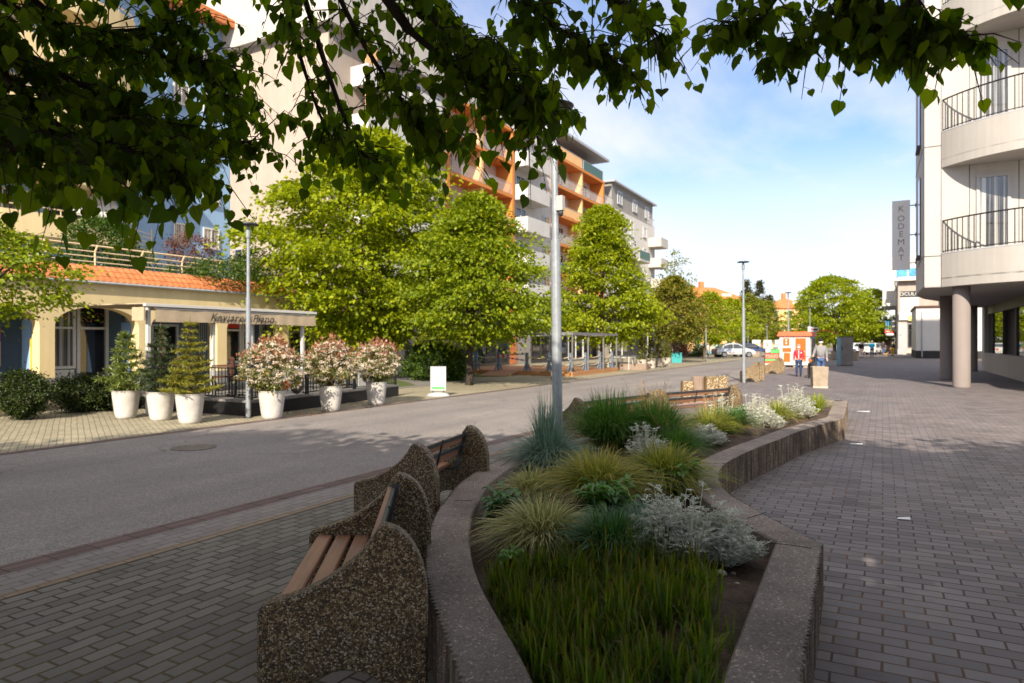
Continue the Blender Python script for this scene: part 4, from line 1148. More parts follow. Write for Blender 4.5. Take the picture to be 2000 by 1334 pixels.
# ---- low white building behind
root = thing('low_building', 'low white rendered building with dark plinth beyond the columns', 'building', (6,82,0))
mb = MB(); mb.box(2.9, 78, .75, 12, 90, 5.0); mb.build('wall', M['white'], root)
mb = MB(); mb.box(2.87, 77.97, 0, 12.02, 90, .749); mb.build('plinth', M['dark'], root)
mb = MB(); mb.box(2.75, 77.8, 5.001, 12.2, 90.2, 5.15); mb.build('coping', M['brown'], root)
mb = MB(); mb.tube([(3.4,77.93,.1),(3.4,77.93,4.6)], .05, 8); mb.build('drainpipe', M['greyp'], root)
mb = MB(); mb.box(5.5, 84, 5.151, 12, 90, 6.6); mb.build('roof_storey', M['beige'], root)
# ---- sign covered shop house further on
HX, HY = 1.75, 101.
root = thing('shop_house', 'narrow beige shop house covered with signs and blue balconies at the street end', 'building', (4,104,0))
mb = MB(); mb.box(HX, HY, 0, 11, 125, 9.4); mb.build('wall', M['beige'], root)
mb = MB(); mb.extr([(-.0,HY+3,6.4),(HX-.002,HY+3,6.4),(HX-.002,HY+3,13.0),(.9,HY+3,12.8),(-.0,HY+3,12.3)], (0,12,0)); mb.build('bay', M['white'], root)
mb = MB(); mb.extr([(HX+.002,HY+2.5,9.402),(11,HY+2.5,9.402),(11,HY+2.5,13.4),(HX+.002,HY+2.5,13.1)], (0,18,0)); mb.build('upper_storey', M['white'], root)
mb = MB(); mb.box(HX-.3, HY-.9, 9.402, 11, HY+.4, 9.75); mb.build('terrace_slab', M['white'], root)
for a in (HX-.2, HX+1.15):
    mb = MB(); mb.box(a, HY-.8, 9.9, a+1.2, HY-.74, 10.95); mb.build('balcony_panel', M['blueglass'], root)
mb = MB(); mb.box(HX+1.02, HY-.82, 9.752, HX+1.13, HY-.72, 11.2); mb.box(HX+2.4, HY-.82, 9.752, HX+2.5, HY-.72, 11.2); mb.build('balcony_post', M['white'], root)
for z, mm in ((6.4,'blueglass'),(3.3,'blueglass')):
    mb = MB(); mb.box(HX-1.4, HY+3.5, z-.3, HX-.02, HY+9, z, 1); mb.box(HX-1.4, HY+3.5, z, HX-1.34, HY+9, z+1.1, 0); mb.box(HX-1.33, HY+3.5, z, HX-.03, HY+3.56, z+1.1, 0); mb.build('side_balcony', [M[mm], M['greyp']], root)
mb = MB(); mb.tube([(HX-.35,HY-.95,9.4),(HX-.35,HY-.4,8.9),(HX-.12,HY-.1,8.3),(HX-.12,HY-.1,.1)], .07, 8); mb.build('drainpipe', M['steel'], root)
window(root, '-y', HX+1.1, HX+2.7, .9, 3.9, HY, 'steel', 'glassd', 2, .1, 3.1, False, 'shop_door', .08)
mb = MB(); mb.box(HX+.05, HY-.02, .7, HX+1.0, HY-.002, 4.0); mb.box(HX-.05, HY-.025, 0, HX+4, HY-.004, .69); mb.build('base_cladding', M['greyp'], root)
for k in range(4):
    mb = MB(); mb.box(HX+1.0-.15*k, HY-.5-.4*k, 0, HX+3.2, HY-.12-.4*k, .68-.17*k); mb.build('step', M['stone'], root)
def signboard(lbl, a0, a1, z0, z1, m1, y=HY-.06, rows=0, mrow='textg', txt=None, seed=1, m2='whitep', d=.04):
    t = thing('shop_sign', lbl, 'sign', ((a0+a1)/2, y, z0))
    mb = MB(); mb.box(a0, y-d, z0, a1, y, z1); mb.build('board', M[m1], t)
    if txt: text(txt, (z1-z0)*.85, ((a0+a1)/2, y-d-.006, (z0+z1)/2), 0, M[m2], t, 'lettering', .003, 0, 1.0)
    rr = random.Random(seed); mb = MB()
    for r_ in range(rows):
        zz = z1-(z1-z0)*(r_+.5)/rows; x = a0+.12
        while x < a1-.2:
            l = rr.uniform(.06,.2); mb.box(x, y-d-.006, zz-.05, min(x+l, a1-.1), y-d-.001, zz+.05); x += l+.04
    if rows: mb.build('printed_line', M[mrow], t)
    return t
signboard('black shop sign with pale looping capital letters on the beige shop house', HX+.25, HX+2.3, 7.35, 8.1, 'text', txt='OCULO', y=HY-.03)
signboard('white board with faint grey lines below the black shop sign', HX+.25, HX+2.3, 5.9, 7.3, 'offw', rows=3, mrow='lgrey', y=HY-.03)
signboard('plain pale lower panel between the white board and the door signs', HX+.25, HX+2.3, 4.95, 5.85, 'whitep', y=HY-.03)
signboard('white projecting sign with blue and grey print above the shop door', HX+.1, HX+2.2, 4.4, 5.35, 'whitep', y=HY-.3, rows=2, seed=3, mrow='lblue')
signboard('yellow sign with red print above the shop door', HX+1.15, HX+2.75, 4.3, 4.95, 'limeboard' if 'limeboard' in M else 'yellow', y=HY-.42, rows=2, seed=4, mrow='kred')
signboard('small red sign jutting out over the pavement at the street end', HX-1.5, HX-.4, 2.75, 3.2, 'red', y=HY+1.2, rows=1, mrow='whitep', seed=5)
signboard('black and white sign beside the downpipe of the shop house', HX-.75, HX-.15, 3.3, 4.6, 'text', y=HY+.6, rows=2, mrow='whitep', seed=6)
m_ = MB(); m_.ell((HX-.9,HY+1.0,2.55), (.55,.35,.22), 12, 6); m_.build
tag(m_.build('small_canopy', M['whitep'], smooth=True, loc=(HX-.9,HY+1,2.5)), 'white dome shaped shop canopy above the pavement at the street end', 'canopy')

# ---- red roofed houses at the end of the street
def hip_house(name, lbl, c, w_, d_, he, hr, wm, rz, nwin):
    t = thing(name, lbl, 'building', (c[0], c[1], 0), rz)
    m_ = MB(); m_.box(-w_/2,-d_/2,0,w_/2,d_/2,he); m_.build('wall', M[wm], t, local=True)
    m_ = MB(); o_ = .5; r_ = d_/2
    vs = [(-w_/2-o_,-d_/2-o_,he),(w_/2+o_,-d_/2-o_,he),(w_/2+o_,d_/2+o_,he),(-w_/2-o_,d_/2+o_,he),(-w_/2+r_,0,hr),(w_/2-r_,0,hr)]
    m_.add(vs, [(0,1,5,4),(1,2,5),(2,3,4,5),(3,0,4),(3,2,1,0)]); rf = m_.build('roof', M['redroof'], t, local=True)
    m_ = MB(); xx = w_*.22; zz = he+(hr-he)*.42; yy = -d_/2*(1-.42)-.15
    m_.box(xx-.9,yy-.35,zz-.25,xx+.9,yy+.3,zz+.35); m_.build('roof_window', M['offw'], rf, local=True)
    m_ = MB(); m_.box(-.4,-.4,hr-.6,.4,.4,hr+1.0); m_.build('chimney', M['tile'], rf, local=True)
    for k in range(nwin):
        x = -w_/2+w_*(k+.5)/nwin
        for z in ((1.0,4.2,7.0) if he > 8 else (1.0,4.0)):
            m_ = MB(); m_.box(x-.55,-d_/2-.06,z,x+.55,-d_/2-.002,z+1.6,0); m_.box(x-.45,-d_/2-.075,z+.1,x+.45,-d_/2-.061,z+1.5,1); m_.build('window', [M['whitep'], M['glass']], t, local=True)
    return t
z_ = 120; hip_house('house', 'yellow house with a big orange hipped roof behind the lamp post', cw((1385-1000)/F*z_, z_+5), 15, 10, 8.6, 11.6, 'peach', ANG+.15, 5)
z_ = 150; hip_house('house', 'smaller yellow house with red roof left of the kiosk', cw((1548-1000)/F*z_, z_+5), 9, 9, 9.0, 11.6, 'peach', ANG-.1, 3)
z_ = 170; hip_house('house', 'pale house mostly hidden behind trees far down the street', cw((1210-1000)/F*z_, z_+5), 26, 10, 5.6, 8.0, 'white', ANG, 6)
# ================================================================= TREES AND SHRUBS
def rotmats(d, roll):
    """frames whose y axis is d, rolled about it"""
    d = d/np.linalg.norm(d, axis=1, keepdims=True)
    ref = np.where(np.abs(d[:,2:3]) > .95, np.array([[1.,0,0]]), np.array([[0,0,1.]]))
    x = np.cross(d, ref); x /= np.linalg.norm(x, axis=1, keepdims=True)
    z = np.cross(x, d)
    c, s = np.cos(roll)[:,None], np.sin(roll)[:,None]
    x2 = x*c+z*s; z2 = -x*s+z*c
    return np.stack([x2, d, z2], 2)
QUAD = (np.array([[0,0,0],[.36,.42,.08],[0,1,0],[-.36,.42,.08]]), np.array([[0,1,2,3]]))
NEED = (np.array([[-.075,0,0],[.075,0,0],[.04,1,0],[-.04,1,0]]), np.array([[0,1,2,3]]))
HEART_V = [(0,.06,0),(.2,-.02,.03),(.40,.10,.07),(.46,.32,.09),(.36,.58,.06),(.16,.84,.02),(0,1.08,-.04),(-.16,.84,.02),(-.36,.58,.06),(-.46,.32,.09),(-.40,.10,.07),(-.2,-.02,.03)]
HEART = (np.array(HEART_V), [(0,1,2,3,4,5,6),(0,6,7,8,9,10,11)])
def scatter(m_, tmpl, pos, d, roll, size, mi=0):
    T, Fq = tmpl; R = rotmats(d, roll)
    V = np.einsum('nij,kj->nki', R, T)*size[:,None,None]+pos[:,None,:]
    n, k = len(pos), len(T)
    if isinstance(Fq, np.ndarray):
        Fa = (Fq[None]+(np.arange(n)*k)[:,None,None]).reshape(-1, Fq.shape[1])
        m_.arr(V.reshape(-1,3), Fa, mi)
    else:
        o = m_.n
        m_.V.extend(map(tuple, V.reshape(-1,3).tolist())); m_.n += n*k
        for i in range(n):
            for f in Fq: m_.Fc.append(tuple(o+i*k+j for j in f)); m_.M.append(mi)
def crown_pts(r, center, rx, ry, rz, n, cone, inner=.35):
    t = r.uniform(0, 1, n); th = r.uniform(0, 2*math.pi, n)
    if cone == 'round': prof = np.sqrt(np.maximum(0, 1-(2*t-1)**2))
    elif cone == 'egg': prof = np.where(t < .32, (t/.32)**.55, np.maximum(0, (1-t)/.68)**.62)
    elif cone == 'tri': prof = np.where(t < .17, (t/.17)**.5, (np.maximum(0,1-t)/.83)**.72)
    elif cone == 'cone': prof = np.where(t < .10, (t/.10)**.5, ((1-t)/.90)**.85)
    else: prof = np.where(t < .2, (t/.2)**.5, np.sqrt(np.maximum(0, 1-((t-.2)/.8)**2)))
    q = np.where(r.uniform(0,1,n) < inner, np.sqrt(r.uniform(.05,.6,n)), r.uniform(.78,1.04,n))
    q = q*(1+.15*np.sin(3*th+5*t*6)+.10*np.sin(7*th-9*t)+.12*np.sin(2*th-4*t+r.uniform(0,6)))
    return np.stack([center[0]+rx*prof*q*np.cos(th), center[1]+ry*prof*q*np.sin(th), center[2]+rz*(2*t-1)], 1)
def foliage(m_, r, center, rx, ry, rz, ncl, nlf, lsize, cone='egg', csize=.55, flat=.3, inner=.35, tmpl=QUAD, mi=0, droop=.35):
    C = crown_pts(r, center, rx, ry, rz, ncl, cone, inner)
    cs = csize*r.uniform(.6, 1.3, ncl)
    P = np.repeat(C, nlf, 0); S_ = np.repeat(cs, nlf)
    o = r.normal(0, .5, (len(P), 3)); o[:,2] *= flat
    rad2 = o[:,0]**2+o[:,1]**2; o[:,2] -= droop*rad2
    P = P+o*S_[:,None]
    out_ = P-np.array(center); out_[:,2] *= .3; out_ /= (np.linalg.norm(out_, axis=1, keepdims=True)+1e-6)
    d = out_*.8+r.normal(0, .55, P.shape)+np.array([0,0,-.35])
    scatter(m_, tmpl, P, d, r.normal(0, .8, len(P)), lsize*r.uniform(.65, 1.3, len(P)), mi)
    return C
def tree(name, label, base, h, crown_bottom, rx, seed, m_leaf, ncl=200, nlf=45, lsize=.15, cone='egg', csize=.55, trunk_r=.16, group=None, cat='tree', fork=None, inner=.35, flat=.3, bark='bark', off=(0,0), ry=None, limbs=14, lean=(0,0)):
    r = np.random.default_rng(seed)
    t = thing(name, label, cat, base, 0, group)
    rz = (h-crown_bottom)/2; c = (off[0], off[1], crown_bottom+rz)
    lf = MB(); C = foliage(lf, r, c, rx, ry or rx, rz, ncl, nlf, lsize, cone, csize, flat, inner)
    tk = MB(); tz = crown_bottom+rz*.9
    top = Vector((off[0]*.8+lean[0], off[1]*.8+lean[1], tz))
    st = fork or crown_bottom*.9
    tk.tube([(0,0,-.03),(0,0,.12),(lean[0]*.3,lean[1]*.3,st*.6),(lean[0]*.6,lean[1]*.6,st),tuple(top)], [trunk_r*1.35,trunk_r*1.05,trunk_r*.92,trunk_r*.8,trunk_r*.25], 10)
    lim = MB()
    for k in range(limbs):
        q = Vector(C[k % len(C)]); s = Vector((lean[0]*.6,lean[1]*.6,st)).lerp(top, r.uniform(0,.75))
        md = s.lerp(q, .5)+Vector((0,0,.25*rz*r.uniform(.1,.6)))
        lim.tube([s, md, q], [trunk_r*.42, trunk_r*.25, .012], 6, 0, False)
    tr = tk.build('trunk', M[bark], t, local=True, smooth=True); lim.build('branch', M[bark], tr, local=True, smooth=True)
    lf.build('crown', M[m_leaf], t, local=True)
    return t
LG = 'street trees along the shops'
b = cw((725-1000)/F*29.5, 29.5)
t = tree('lime_tree', 'biggest bright yellow green tree with forked pale trunk behind the flower pots', b, 10.7, 1.95, 4.9, 101, 'lime', 430, 165, .18, 'egg', 1.15, .26, LG, fork=2.3, off=(-.1,.1), flat=.17)
b = cw((917-1000)/F*25.9, 25.9)
t = tree('lime_tree', 'darker leafy tree with slim dark trunk standing right of the pavement sign', b, 7.2, 1.75, 3.0, 102, 'limed', 260, 120, .145, 'tri', .85, .135, LG, bark='barkd', off=(.25,.15), flat=.18)  # darker leaf colour paints in the shade this tree stands in
b = G(1176,722)
tree('lime_tree', 'pointed dense green tree beside the wooden deck, right of the tall lamp', b, 9.6, 1.8, 3.05, 103, 'lime', 280, 125, .17, 'tri', .85, .15, LG, flat=.18)
b = cw((1290-1000)/F*52, 52)
tree('street_tree', 'bronze tinged tree behind the four clipped cone shrubs', b, 6.6, 1.9, 2.6, 104, 'limebrown', 300, 45, .18, 'egg', .6, .14, LG, off=(.9,.5))
b = cw((1318-1000)/F*60, 60)
tree('street_tree', 'tall airy thin tree rising above the bronze tinged tree', b, 9.6, 2.2, 2.9, 105, 'farleaf', 95, 26, .17, 'egg', .7, .12, LG, inner=.6, limbs=40)
b = cw((1376-1000)/F*64, 64)
tree('street_tree', 'rounded yellow green tree left of the silver car', b, 6.2, 1.6, 2.7, 106, 'lime', 190, 40, .19, 'egg', .65, .13, LG, off=(.5,.3))
b = cw((1322-1000)/F*66, 66)
tree('street_tree', 'yellow green tree between the airy tree and the silver car', b, 7.0, 1.8, 3.0, 107, 'farleaf', 180, 40, .2, 'egg', .7, .13, LG)
b = cw((1425-1000)/F*78, 78)
tree('street_tree', 'tree directly above the roof of the silver car', b, 6.6, 1.9, 3.3, 108, 'lime', 160, 40, .22, 'egg', .75, .15, LG)
b = cw((1462-1000)/F*92, 92)
tree('street_tree', 'feathery tree just right of the middle lamp post', b, 8.0, 1.6, 3.3, 109, 'farleaf', 170, 38, .24, 'egg', .8, .15, LG)
b = cw((1497-1000)/F*100, 100)
tree('street_tree', 'feathery tree next to the small red roofed house', b, 7.6, 1.6, 2.6, 110, 'farleaf', 140, 36, .25, 'egg', .8, .15, LG)
for u, z_, h_, l in ((1459,112,11.6,'left one of the two dark spruce tips above the far trees'),(1484,112,11.7,'right one of the two dark spruce tips above the far trees'),(1503,118,9.6,'small third spruce tip right of the pair')):
    tree('spruce_tree', l, cw((u-1000)/F*z_, z_), h_, 2.0, 1.9, 200+u, 'spruce', 170, 26, .26, 'cone', .55, .14, 'dark spruces behind the far trees', bark='barkd', flat=.5)
RG = 'big green trees at the far end of the plaza'
tree('broad_tree', 'widest bright green tree behind the kiosk and the metal cabinet', cw((1630-1000)/F*78, 78), 9.1, 1.9, 4.4, 121, 'lime', 220, 90, .24, 'dome', 1.15, .2, RG, bark='barkd', flat=.18)
tree('broad_tree', 'green tree behind the far lamp, left of the widest one', cw((1577-1000)/F*92, 92), 7.2, 1.5, 2.9, 122, 'limed', 150, 40, .26, 'dome', .8, .18, RG, bark='barkd')
tree('broad_tree', 'green tree right of the widest one, nearest the shop house', cw((1700-1000)/F*104, 104), 9.6, 1.8, 4.0, 123, 'lime', 240, 42, .3, 'dome', .95, .2, RG, bark='barkd')
tree('broad_tree', 'dark green tree filling the gap between the two bright far trees', cw((1668-1000)/F*112, 112), 8.8, 1.4, 4.0, 124, 'limed', 200, 40, .3, 'dome', .9, .2, RG, bark='barkd')
tree('street_tree', 'dark leaved tree at the left picture edge in front of the arcade', cw((-75-1000)/F*14.2, 14.2), 4.4, 2.15, 2.35, 131, 'limed', 190, 60, .10, 'egg', .5, .12, LG, bark='barkd', off=(0,0))
# far wooded backdrop, one mass
r = np.random.default_rng(140); m_ = MB()
for u in range(1190, 1760, 22):
    z_ = 185+r.uniform(-10,20); c = cw((u-1000)/F*z_, z_); hh = r.uniform(4.5,7.5)
    foliage(m_, r, (c[0],c[1],hh/2), 3.2, 3.2, hh/2, 22, 26, .5, 'dome', 1.3)
tag(m_.build('distant_trees', M['farleaf']), 'line of far trees closing the street', 'trees', kind='stuff')

# ---- shrubs
def bush(name, label, base, rx, h, seed, m_leaf, ncl, nlf, lsize, csize=.2, cat='shrub', z0=.05, stem=True, ry=None, cone='round', group=None, flat=.8, inner=.2, tmpl=QUAD, droop=.1):
    r = np.random.default_rng(seed); t = thing(name, label, cat, base, 0, group)
    m_ = MB(); C = foliage(m_, r, (0,0,z0+(h-z0)/2), rx, ry or rx, (h-z0)/2, ncl, nlf, lsize, cone, csize, flat, inner, tmpl, 0, droop)
    m_.build('foliage', M[m_leaf], t, local=True)
    s = MB()
    for k in range(9):
        q = Vector(C[k]); s.tube([(q.x*.08,q.y*.08,0), (q.x*.3,q.y*.3,q.z*.4), tuple(q)], [.02,.014,.005], 5, 0, False)
    s.build('stem', M['barkd'], t, local=True)
    return t
bush('round_shrub', 'dark clipped ball shrub at the left edge in front of the poster arch', G(43,818,.016), .50, .98, 151, 'shrub', 330, 34, .045, .14, z0=.12)
bush('round_shrub', 'irregular dark shrub between the ball shrub and the pine pot', G(158,803,.016), .52, .80, 152, 'shrub', 230, 34, .05, .17)
bush('round_shrub', 'low dark shrub right behind the pine pot', G(215,800,.016), .50, .72, 153, 'shrub', 200, 32, .05, .17)
bush('hedge_shrub', 'dense rounded green shrub behind the pavement sign', G(848,742), 1.25, 1.62, 154, 'hedge', 420, 40, .075, .26, cone='dome')
bush('hedge_shrub', 'smaller round green shrub joined to the right of the dense one', G(880,743), .72, 1.30, 155, 'hedge', 240, 38, .07, .22, cone='dome')
# roof terrace planting
TZ = 3.69
def roofpt(u, x): t_ = (u-1000)/F; z_ = x/(CA*t_-SA); return (x, (SA*t_+CA)*z_, TZ)
bush('terrace_shrub', 'large rounded green shrub on the arcade roof terrace', roofpt(197,-24.6), 1.2, 2.35, 161, 'hedge', 300, 36, .09, .3, cone='dome')
bush('terrace_shrub', 'light green leafy shrub right of the large one on the roof terrace', roofpt(262,-24.4), .75, 1.3, 162, 'pine', 90, 24, .1, .3)
bush('terrace_shrub', 'reddish brown small tree before the blue wall on the roof terrace', roofpt(372,-25.0), .95, 2.3, 163, 'redleaf', 110, 30, .075, .3, z0=.7)
bush('terrace_shrub', 'spreading green plants hanging over the tiles left of the thin lamp', roofpt(440,-22.55), 1.5, 1.1, 164, 'hedge', 170, 30, .09, .3, ry=1.5, z0=.1)
bush('terrace_shrub', 'narrow dark conifer on the roof terrace beside the thin lamp', roofpt(468,-24.6), .32, 1.7, 165, 'shrub', 80, 30, .07, .16)
bush('terrace_shrub', 'low plants under the railing on the roof terrace', roofpt(357,-23.5), 1.0, .75, 166, 'hedge', 110, 26, .09, .25, ry=1.2)
bush('terrace_shrub', 'slim young green shrub before the blue wall near the gable', roofpt(425,-25.2), .4, 1.5, 167, 'lime', 40, 22, .09, .2)
bush('terrace_shrub', 'dark green shrub on the terrace behind the big tree', roofpt(500,-24.3), .9, 2.0, 168, 'hedge', 120, 26, .09, .3)
# far shrubs
bush('far_shrub', 'dark red leaved shrub beyond the cone shrubs', G(1322,698), 1.1, 1.7, 171, 'redleaf', 110, 26, .13, .4, cone='dome')
bush('far_shrub', 'round dark green shrub near the blue fence', G(1348,697), 1.25, 2.0, 172, 'hedge', 130, 26, .13, .4, cone='dome')
bush('far_shrub', 'low green shrub right of the round one by the blue fence', G(1366,697), .8, 1.2, 173, 'shrub', 70, 22, .13, .35, cone='dome')

# ---- pots
def pot(label, loc, group='white tapered pots at the terrace', h=.60, r1=.275, r0=.185):
    t = thing('plant_pot', label, 'plant pot', loc, 0, group)
    m_ = MB(); prof = []
    for k in range(11):
        q = k/10; prof.append((r0+(r1-r0)*(q**.62), h*q))
    prof += [(r1+.006,h+.006),(r1-.022,h+.004),(r1-.035,h-.06)]
    m_.lathe(prof, 32); m_.build('pot_body', M['pot'], t, local=True, smooth=True)
    m2 = MB(); m2.lathe([(r1-.03,h-.075),(.02,h-.06)], 20); m2.build('potting_soil', M['soil'], t, local=True)
    return t
def conifer(name, label, base, z0, h, rx, seed, m_leaf, tiers, per, needle, dense=1.0, sparse=False):
    r = np.random.default_rng(seed); t = thing(name, label, 'conifer', base)
    tk = MB(); tk.tube([(0,0,z0-.02),(0,0,z0+h*.5),(.0,0,z0+h)], [.028,.018,.005], 7); tk.build('trunk', M['bark'], t, local=True)
    br = MB(); nd = MB(); P = []; D = []
    for k in range(tiers):
        f = (k+.3)/tiers; z = z0+.05+h*.93*f; Lb = rx*(1-f)**.8*(.9+.16*math.sin(k*2.1+seed))+.04
        nb = per if f < .7 else max(4, per-2)
        for j in range(nb):
            a = 2*math.pi*(j+.5*(k % 2))/nb+r.normal(0,.16); l = Lb*r.uniform(.62,1.15); rise = r.uniform(.05,.28)
            tip = np.array([math.cos(a)*l, math.sin(a)*l, l*rise]); o = np.array([0,0,z])
            br.tube([o, o+tip*.6+np.array([0,0,-.02]), o+tip], [.008,.005,.002], 4, 0, False)
            # side twigs with needles
            side = np.array([-math.sin(a), math.cos(a), 0])
            nt_ = max(3, int(l/.045*dense))
            for q in range(nt_):
                s_ = (q+.5)/nt_; p0 = o+tip*(.12+.88*s_); tw = l*.42*(1-s_*.75)*r.uniform(.6,1.1)
                for sg in (-1,0,1):
                    dirv = tip/np.linalg.norm(tip)*.65+side*sg*.75+np.array([0,0,r.normal(.05,.12)]); dirv /= np.linalg.norm(dirv)
                    m = max(6, int(tw/.012*dense)); 
                    u_ = r.uniform(0,1,m)[:,None]; pp = p0+dirv*tw*u_; dd = dirv*.75+r.normal(0,.55,(m,3)); P.append(pp); D.append(dd)
    P = np.concatenate(P); D = np.concatenate(D)
    scatter(nd, NEED, P, D, r.uniform(0,6.28,len(P)), needle*r.uniform(.7,1.3,len(P)))
    nd.build('needles', M[m_leaf], t, local=True); br.build('branch', M['bark'], t, local=True)
    return t
def photinia(label, base, z0, h, rx, seed):
    r = np.random.default_rng(seed); t = thing('flowering_shrub', label, 'flowering shrub', base, 0, 'flowering shrubs in the white pots')
    c = (0,0,z0+h*.56); m_ = MB(); foliage(m_, r, c, rx, rx, h*.47, 150, 24, .06, 'round', .14, .7, .35, QUAD, 0, .1); m_.build('foliage', M['photinia'], t, local=True)
    C = crown_pts(r, c, rx*1.04, rx*1.04, h*.5, 380, 'round', 0)
    C = C[C[:,2] > z0+h*.22]
    fl = MB(); nf = 22; P = np.repeat(C, nf, 0)+r.normal(0,1,(len(C)*nf,3))*np.array([.034,.034,.016]); 
    scatter(fl, QUAD, P, r.normal(0,.6,P.shape)+np.array([0,0,.3]), r.uniform(0,6.28,len(P)), .027*r.uniform(.7,1.4,len(P))); fl.build('flower_heads', M['flower'], t, local=True)
    C = C[C[:,2] > z0+h*.62][:60]; bz = MB(); P = np.repeat(C, 8, 0)+r.normal(0,.05,(len(C)*8,3))+np.array([0,0,.05])
    scatter(bz, QUAD, P, r.normal(0,.5,P.shape)+np.array([0,0,.9]), r.uniform(0,6.28,len(P)), .075*r.uniform(.7,1.2,len(P))); bz.build('young_leaves', M['bronze'], t, local=True)
    s = MB()
    for k in range(7):
        a = k*.9; s.tube([(.03*math.cos(a),.03*math.sin(a),z0-.03),(.12*math.cos(a),.12*math.sin(a),z0+h*.3),(.25*math.cos(a),.25*math.sin(a),z0+h*.6)], [.012,.009,.005], 5, 0, False)
    s.build('stem', M['bark'], t, local=True)
    return t
PH = .60
p1 = G(246,817); pot('white pot holding the loose pine, leftmost pot', p1); conifer('pine_tree', 'loose light green long needled pine in the leftmost white pot', p1, PH-.07, 1.38, .50, 181, 'pine', 8, 5, .115, .8)
p2 = G(314,821); pot('white pot holding the dark fir', p2); conifer('fir_tree', 'dark blue green fir behind the yellow green fir', p2, PH-.07, 1.55, .56, 182, 'fird', 11, 8, .062, 1.0)
p3 = G(371,827); pot('white pot holding the yellow green fir, nearest of the conifer pots', p3); conifer('fir_tree', 'yellow green fir in the nearest of the three conifer pots', p3, PH-.07, 1.62, .54, 183, 'firy', 11, 8, .062, 1.0)
p4 = G(531,818); pot('white pot of the biggest flowering shrub, beside the thin lamp post', p4); photinia('biggest cream flowering shrub, next to the thin lamp post', p4, PH-.05, 1.02, .55, 184)
p5 = G(646,803); pot('white pot in the middle of the three flower pots', p5); photinia('cream flowering shrub in the middle pot of the three flower pots', p5, PH-.05, 1.02, .52, 185)
p6 = G(735,791); pot('white pot at the right end of the terrace, last of the row', p6); photinia('pinkish cream flowering shrub in the last pot of the row', p6, PH-.05, .98, .53, 186)
# cone shrubs in stone tubs
for k, (u, v, l) in enumerate(((1253.5,722,'first clipped cone shrub nearest the empty tables'),(1271.5,719.5,'second clipped cone shrub in the row of four'),(1287,717.5,'third clipped cone shrub in the row of four'),(1302,716,'last clipped cone shrub next to the teal boxes'))):
    g = G(u, v); t = thing('stone_tub', ('pale round tub under the '+l)[:80], 'plant tub', g, 0, 'pale tubs of the cone shrubs')
    m_ = MB(); m_.lathe([(.25,0),(.27,.06),(.28,.58),(.25,.60),(.23,.55)], 20); m_.build('tub', M['stone'], t, local=True)
    m_ = MB(); m_.lathe([(.235,.54),(.02,.55)], 16); m_.build('potting_soil', M['soil'], t, local=True)
    t = thing('cone_shrub', l, 'clipped shrub', (g[0],g[1],.55), 0, 'clipped cone shrubs in a row')
    r = np.random.default_rng(190+k); m_ = MB(); foliage(m_, r, (0,0,.75), .27, .27, .74, 150, 26, .05, 'cone', .10, .9, .2, QUAD, 0, .1); m_.build('foliage', M['thuja'], t, local=True)
    m_ = MB(); m_.tube([(0,0,-.03),(0,0,1.2)], [.02,.006], 6); m_.build('stem', M['bark'], t, local=True)

